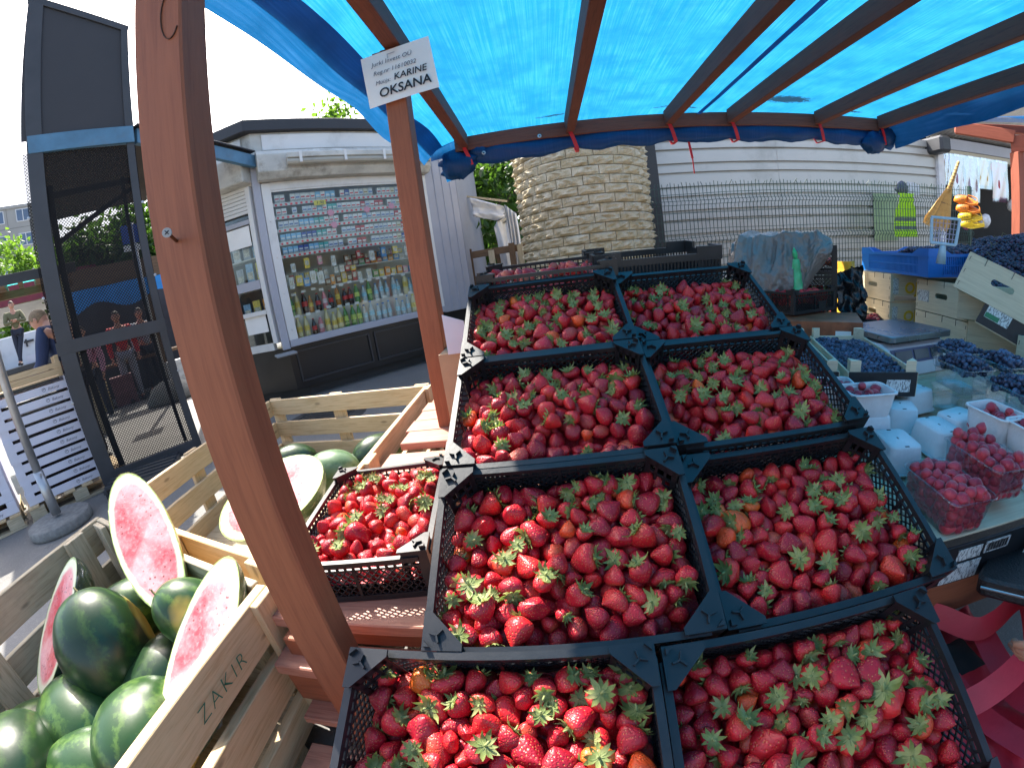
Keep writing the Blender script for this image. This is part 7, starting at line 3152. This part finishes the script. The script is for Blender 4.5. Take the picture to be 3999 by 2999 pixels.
def ribbon(b, pts, w, ups):
    n = len(pts)
    P = [Vector(p) for p in pts]
    fine = []
    for i in range(n - 1):
        p0, p1, p2, p3 = P[max(i - 1, 0)], P[i], P[i + 1], P[min(i + 2, n - 1)]
        for k in range(8):
            t = k / 8
            q = .5 * ((2 * p1) + (p2 - p0) * t + (2 * p0 - 5 * p1 + 4 * p2 - p3) * t * t + (3 * p1 - p0 - 3 * p2 + p3) * t ** 3)
            fine.append((q, Vector(ups[i]).lerp(Vector(ups[i + 1]), t)))
    fine.append((P[-1], Vector(ups[-1])))
    o = len(b.v)
    for i, (q, u) in enumerate(fine):
        d = (fine[min(i + 1, len(fine) - 1)][0] - fine[max(i - 1, 0)][0]).normalized()
        s = (u - d * u.dot(d)).normalized()
        b.v += [tuple(q - s * w / 2 - RB), tuple(q + s * w / 2 - RB)]
    for i in range(len(fine) - 1):
        b.f.append((o + 2 * i, o + 2 * i + 1, o + 2 * i + 3, o + 2 * i + 2))
        b.m.append(0)


STR = [([(.72, .545, -.70), (.80, .520, -.66), (.88, .480, -.645), (.94, .40, -.68), (.93, .33, -.74)], [(.1, -.5, 1), (0, -.4, 1), (.0, -.4, 1), (.2, -.5, .9), (.3, -.3, .8)]),
       ([(.70, .50, -.72), (.76, .47, -.73), (.82, .415, -.74), (.86, .40, -.72), (.93, .40, -.68), (1.0, .36, -.66)], [(.3, .2, .9), (.2, .3, .9), (0, .5, .9), (-.2, .4, .9), (-.1, .3, 1), (0, 0, 1)]),
       ([(.665, .30, -.80), (.74, .285, -.755), (.82, .29, -.72), (.90, .31, -.68), (.98, .30, -.62)], [(.1, .8, .6), (0, .8, .6), (0, .8, .6), (0, .7, .7), (0, .6, .8)]),
       ([(.70, .44, -.79), (.735, .36, -.80), (.76, .27, -.82), (.79, .16, -.80)], [(.9, .2, .4), (.9, .3, .3), (.9, .2, .3), (.9, .2, .2)]),
       ([(.86, .42, -.76), (.85, .34, -.78), (.83, .25, -.78), (.86, .14, -.72)], [(.9, .1, .4), (.8, .2, .5), (.9, .2, .3), (.9, .1, .2)])]
for pts, ups in STR:
    b = MB()
    ribbon(b, pts, .052, ups)
    b.build('strap', M_redbag, rbag, smooth=True)
b = MB()
b.grid(lambda u, v: Vector((.64 + .36 * u + .015 * math.sin(v * 7), .12 + .42 * v, -.845 + .045 * fbm(u * 3, v * 3, 2.2) - .05 * (u > .96))) - RB, 26, 26)
b.build('bag_body', M_redbag, rbag, smooth=True)
b = MB()
b.grid(lambda u, v: Vector((.74 + .10 * u, .36 + .08 * v, -.80 + .01 * noise.noise((u * 4, v * 4, 1)))) - RB, 6, 6)
b.build('dark_lining', mat('dark_lining', (.015, .012, .012), .9, .2, 10, .2, 60), rbag, smooth=True)
pu = thing('black_purse', 'black leather purse with a white corner cut by the right picture edge', 'purse', (.93, .40, -.62), (RAD(-12), RAD(8), RAD(28)))
b = MB()
b.prism(rrect(.22, .20, .02), -.02, .02, 'z')
b.build('body', mat('black_leather', (.014, .012, .013), .45, .2, 40, .5, 220), pu, bevel=.006)
b = MB()
b.box(-.12, -.02, -.135, -.06, -.022, -.018)
b.build('white_card', M_paper, pu)
b = MB()
b.tube([(-.108, -.09, .0), (-.1095, .09, .0)], .003, 6)
b.build('zip', M_steel, pu)

# ================================================================== FAR LEFT: VAN, CANOPY, APARTMENT BLOCK
M_van = mat('white_van_paint', (.62, .64, .68), .3, .04, 2, .01, 20, dirt=.3)
VO = Vector((-14.2, 6.15, -EYE))
VA = RAD(64)
van = thing('white_truck', 'open white truck with dark load floor at the far left', 'truck', VO, (0, 0, VA))
b = MB()
b.box(-5.5, 3.0, .75, .85, 1.33, 2.25)
b.box(-5.5, -5.4, .0, .75, 1.33, 2.25)
b.build('load_wall', M_van, van, bevel=.02)
b = MB()
b.box(-5.6, 3.1, -.35, .9, 1.18, 1.32)
b.build('load_floor', M_darkmetal, van, bevel=.008)
b = MB()
b.box(-5.5, 3.0, .0, .9, .6, 1.18)
b.build('underbody', M_black, van)
for x in (-4.0, 1.6):
    b = MB()
    b.lathe([(0, -.14), (.45, -.14), (.5, -.09), (.5, .09), (.45, .14), (0, .14)], 24, fn=lambda r, a, z, x=x: (x + r * math.cos(a), .2 + z, .5 + r * math.sin(a)))
    w = b.build('wheel', M_black, van)
    b = MB()
    b.lathe([(0, -.145), (.28, -.145)], 20, fn=lambda r, a, z, x=x: (x + r * math.cos(a), .2 + z, .5 + r * math.sin(a)))
    b.build('hub', M_steel, w)
for x, z in ((-1.2, 1.75), (.4, 1.95), (1.1, 1.6)):
    b = MB()
    b.box(x, x + .3, .68, .745, z, z + .06)
    b.box(x + .04, x + .1, .67, .745, z - .12, z + .1)
    b.build('latch', M_darkmetal, van)
for x, c, h in ((.35, M_card, .22), (.9, M_darkmetal, .34), (1.5, M_card, .18)):
    b = MB()
    b.box(x, x + .45, -.2, .1, 1.321, 1.321 + h)
    tag(b.build('small_carton', c, None, VO, (0, 0, VA)), 'small %s carton on the truck load floor, %s' % ('white' if c is M_card else 'dark', {.35: 'nearest the standing man', .9: 'the middle one', 1.5: 'the far right one'}[x]), 'carton')
can = thing('stall_canopy', 'dark edged wooden stall canopy with teal sheet at the far left', 'stall canopy', (-5.9, 2.8, 1.0))
CN = Vector((-5.9, 2.8, 1.0))
cdv = Vector((.25, .5, 0)).normalized()
cnv = Vector((-cdv.y, cdv.x, 0))
M_brownw = wood('old_brown_wood', (.16, .10, .06), (.10, .06, .035), .8, 14, .2, .3)
o_ = Vector((-5.95, 2.55, 1.12))
board('edge_board', can, o_ - cdv * 2.4, o_ + cdv * 1.0, .12, .03, (0, 0, 1), M_darkmetal, .002, CN)
b = MB()
b.add([Vector(p) - CN for p in (o_ - cdv * 2.4 + Vector((0, 0, .05)), o_ + cdv * 1.0 + Vector((0, 0, .05)), o_ + cdv * 1.0 + cnv * 1.8 + Vector((0, 0, .22)), o_ - cdv * 2.4 + cnv * 1.8 + Vector((0, 0, .22)))], [(0, 1, 2, 3)])
b.build('teal_sheet', tarp_mat('teal_sheet', (.05, .45, .42), (.03, .2, .2), .7), can)
for k in range(12):
    p = o_ - cdv * (2.3 - k * .29)
    board('rafter', can, p + Vector((0, 0, .0)), p + cnv * 1.8 + Vector((0, 0, .15)), .09, .19 if k % 3 else .06, (0, 0, 1), M_brownw, .002, CN)
board('purlin', can, o_ - cdv * 2.4 + cnv * .9 + Vector((0, 0, -.05)), o_ + cdv * 1.0 + cnv * .9 + Vector((0, 0, -.05)), .10, .08, (0, 0, 1), M_brownw, .002, CN)
for s in (-2.2, .85):
    p = o_ + cdv * s + cnv * .4
    board('post', can, (p.x, p.y, -EYE), (p.x, p.y, 1.1), .12, .10, cdv, M_pinegrey, .002, CN)
rfa = thing('red_fascia_stall', 'dark red fascia board of a stall behind the standing man', 'stall', (-16.2, 7.2, -EYE), (0, 0, RAD(64)))
b = MB()
b.box(-5, 3.2, 0, .05, 3.3, 4.1)
b.build('fascia', mat('dark_red_paint', (.18, .02, .035), .6, .15, 3, .05, 30), rfa)
for x in (-4.9, -1, 3.0):
    b = MB()
    b.box(x, x + .15, .06, .2, 0, 4.0)
    b.build('post', M_pinegrey, rfa)
b = MB()
b.grid(lambda u, v: (-5 + 8.2 * u, .3 + 3.2 * v, 3.32 - .3 * v), 6, 6)
b.build('roof_sheet', M_white, rfa)

# panel-built apartment block, windows as parts
M_panel = mat('panel_concrete', (.34, .33, .31), .9, .08, .25, .1, 6, dirt=.25)
M_wframe = mat('window_white', (.62, .62, .62), .5, .05, 3, 0)
M_wglass = mat('window_dark', (.06, .09, .15), .12, .3, .4, 0, spec=.8)
ab = thing('apartment_block', 'grey panel apartment block far behind the market at the left', 'apartment block', (-53.2, 28.2, -EYE), (0, 0, RAD(60)))
# local x runs along the facade towards the right end, local -y faces the market
for x0, x1, h in ((-30, -5.2, 22.0), (-5.2, 3.2, 19.3)):
    b = MB()
    b.box(x0, x1, 0 if h > 20 else .6, 12, 0, h)
    b.box(x0 - .1, x1 + .1, (0 if h > 20 else .6) - .12, 12.1, h, h + .35)
    b.build('block_wall', M_panel, ab)
    for fl in range(int(h // 2.75)):
        z = 1.2 + fl * 2.75
        if z + 1.6 > h:
            continue
        x = x0 + 1.0
        while x + 1.7 < x1:
            if x > -14:
                y0 = (0 if h > 20 else .6)
                b = MB()
                b.box(x, x + 1.6, y0 - .06, y0 - .002, z, z + 1.45)
                w = b.build('window', M_wframe, ab)
                b = MB()
                b.box(x + .10, x + .72, y0 - .075, y0 - .061, z + .1, z + 1.35)
                b.box(x + .82, x + 1.5, y0 - .075, y0 - .061, z + .1, z + 1.35)
                b.build('pane', M_wglass, w)
            x += 2.9
    b = MB()
    x = x0
    y0 = (0 if h > 20 else .6)
    while x < x1:
        b.box(x - .03, x + .03, y0 - .012, y0 - .001, 0, h)
        x += 2.9
    for fl in range(int(h // 2.75) + 1):
        b.box(x0, x1, y0 - .010, y0 - .0005, .55 + fl * 2.75, .61 + fl * 2.75)
    b.build('panel_joints', mat('joint_dark', (.16, .16, .15), .9, .1, 2, 0), ab)

# ================================================================== WHAT SHOWS THROUGH THE MESH SCREEN
fs = thing('blue_tarp_stall', 'long stall with brown fascia and blue tarp seen through the mesh screen', 'market stall', (-7.9, 5.3, -EYE), (0, 0, RAD(55)))
b = MB()
b.box(-.9, 2.6, -.02, .03, 2.25, 2.62)
b.build('fascia', M_brownw, fs)
b = MB()
b.grid(lambda u, v: (-.9 + 3.5 * u, -.05 + .04 * math.sin(u * 25), 2.24 - .36 * v * (1 + .25 * math.sin(u * 19))), 50, 4)
b.build('tarp_valance', mat('blue_tarp_far', (.03, .26, .65), .5, .15, 6, .1, 30), fs, smooth=True)
for x in (-.8, .9, 2.5):
    b = MB()
    b.box(x - .05, x + .05, .0, .1, 0, 2.25)
    b.build('post', M_brownw, fs)
b = MB()
b.box(-.9, 2.6, .3, 1.2, .72, .78)
b.build('table_top', M_brownw, fs)
b = MB()
b.box(-.9, 2.6, 1.8, 1.85, 0, 2.3)
b.build('back_sheet', mat('dark_backdrop', (.05, .05, .055), .9, .3, 1.5, .1, 10), fs)
for k, (x, c, nm) in enumerate(((-1.2, (.30, .22, .10), 'brown'), (-.7, (.42, .32, .14), 'yellowish'), (-.2, (.20, .09, .10), 'dull red'), (.9, (.5, .5, .5), 'pale'))):
    b = MB()
    b.box(0, .42, 0, .35, 0, .55)
    b.box(.0, .42, -.01, 0, .22, .26)
    tag(b.build('goods_crate', mat('goods_crate_%s' % nm.replace(' ', '_'), c, .8, .3, 10, .1, 40), None, Vector((-7.75, 5.2, -EYE)) + Vector((math.cos(RAD(55)), math.sin(RAD(55)), 0)) * x, (0, 0, RAD(55))), f'{nm} goods crate on the ground, seen through the mesh screen', 'crate', 'goods crates behind the mesh screen')
psn = thing('sign_pole', 'blue rectangular sign on a grey pole seen through the mesh screen', 'sign', (-6.2, 5.02, -EYE))
b = MB()
b.tube([(0, 0, .1), (0, 0, 2.95)], .032, 10)
b.build('pole', M_steel, psn, smooth=True)
b = MB()
b.box(-.19, .17, -.03, -.02, 2.62, 2.92)
b.build('blue_panel', mat('blue_sign', (.02, .08, .35), .4, .05, 3, 0), psn, rot=(0, 0, RAD(50)))
b = MB()
b.box(-.19, .17, -.03, -.02, 2.50, 2.60)
b.build('white_panel', M_paper, psn, rot=(0, 0, RAD(50)))
b = MB()
b.lathe([(0, 0), (.42, 0), (.44, .05), (.30, .26), (.12, .34), (0, .35)], 24)
b.build('concrete_foot', M_conc, psn, smooth=True)

# ================================================================== BETWEEN KIOSK AND PILLAR
wsht = thing('white_drape', 'white plastic sheet draped in an arch beside the ribbed kiosk wall', 'plastic sheet', (-.75, 6.4, -EYE))
WO = Vector((-.75, 6.4, -EYE))
M_drape = mat('white_drape_film', (.66, .67, .69), .35, .06, 4, .5, 14)


def drape(u, v):
    # arch band: from upper left over to the right and down
    if v < .45:
        t = v / .45
        a = Vector((-.95 + .50 * t, 6.42, 1.16 - .22 * t))
        wd = Vector((.02, .0, -.30 + .05 * t))
    else:
        t = (v - .45) / .55
        a = Vector((-.45 + .03 * math.sin(t * 3), 6.42, .94 - 1.75 * t))
        wd = Vector((-.20 + .03 * t, 0, -.25 * (1 - t)))
    p = a + wd * u
    return p + Vector((0, -.05 * fbm(u * 4, v * 7, 3) - .03 * math.sin(u * 9 + v * 5), 0)) - WO


b = MB()
b.grid(drape, 14, 50)
o = b.build('sheet', M_drape, wsht, smooth=True)
so = o.modifiers.new('thick', 'SOLIDIFY')
so.thickness = .003
b = MB()
b.grid(lambda u, v: Vector((-.45 + .16 * u + .01 * math.sin(v * 8), 6.50 + .05 * math.sin(u * 20), .98 - .16 * u - 1.8 * v)) - WO, 24, 20)
o = b.build('side_sheet', M_drape, wsht, smooth=True)
board('top_pole', wsht, (-1.05, 6.45, 1.20), (-.40, 6.47, 1.02), .03, .03, (0, 0, 1), M_pinegrey, 0, WO)
pf = thing('pallet_fence', 'weathered grey pallet boards standing as a fence left of the pillar', 'fence', (-.6, 6.1, -EYE))
PF = Vector((-.6, 6.1, -EYE))
for z in (.27, -.62):
    board('rail', pf, (-1.06, 6.10, z), (.10, 6.16, z + .02), .10, .03, (0, 0, 1), M_brownw, .002, PF)
for k, (x, top) in enumerate(((-1.02, .36), (-.70, .30), (-.40, .36), (-.28, .33), (-.10, .34), (.06, .33))):
    board('picket', pf, (x, 6.06, -EYE), (x, 6.06, top), .085, .022, (1, 0, 0), M_pinegrey if k % 2 else M_brownw, .002, PF)
bf = thing('brown_fence', 'dark brown board fence under the trees left of the pillar', 'fence', (-.2, 7.6, -EYE))
for k in range(9):
    x = -.75 + k * .13
    board('fence_board', bf, (x, 7.6, -EYE), (x, 7.6, .48), .10, .02, (1, 0, 0), M_brownw, .002, Vector((-.2, 7.6, -EYE)))
for z in (-.5, .25):
    board('rail', bf, (-.85, 7.63, z), (.45, 7.63, z), .07, .03, (0, 0, 1), M_brownw, .002, Vector((-.2, 7.6, -EYE)))
# grass behind
gm = leaf_mat('grass_green', (.05, .12, .02), (.09, .20, .03))
V, F = [], []
for k in range(5000):
    x, y = R.uniform(-4, 1.5), R.uniform(7.7, 12)
    a = R.random() * 6.28
    h = R.uniform(.06, .16)
    o = len(V)
    V += [(x - .01 * math.cos(a), y - .01 * math.sin(a), -EYE), (x + .01 * math.cos(a), y + .01 * math.sin(a), -EYE), (x + R.uniform(-.05, .05), y + R.uniform(-.05, .05), -EYE + h)]
    F.append((o, o + 1, o + 2))
me = bpy.data.meshes.new('grass')
me.from_pydata(V, [], F)
me.materials.append(gm)
g_ = inst('grass', me)
g_['kind'] = 'stuff'
g_['label'] = 'green grass under the trees behind the pallet fence'

# ================================================================== lift everything so that the ground lies at height 0
for o in list(scene.objects):
    if o.parent is None:
        o.location.z += EYE
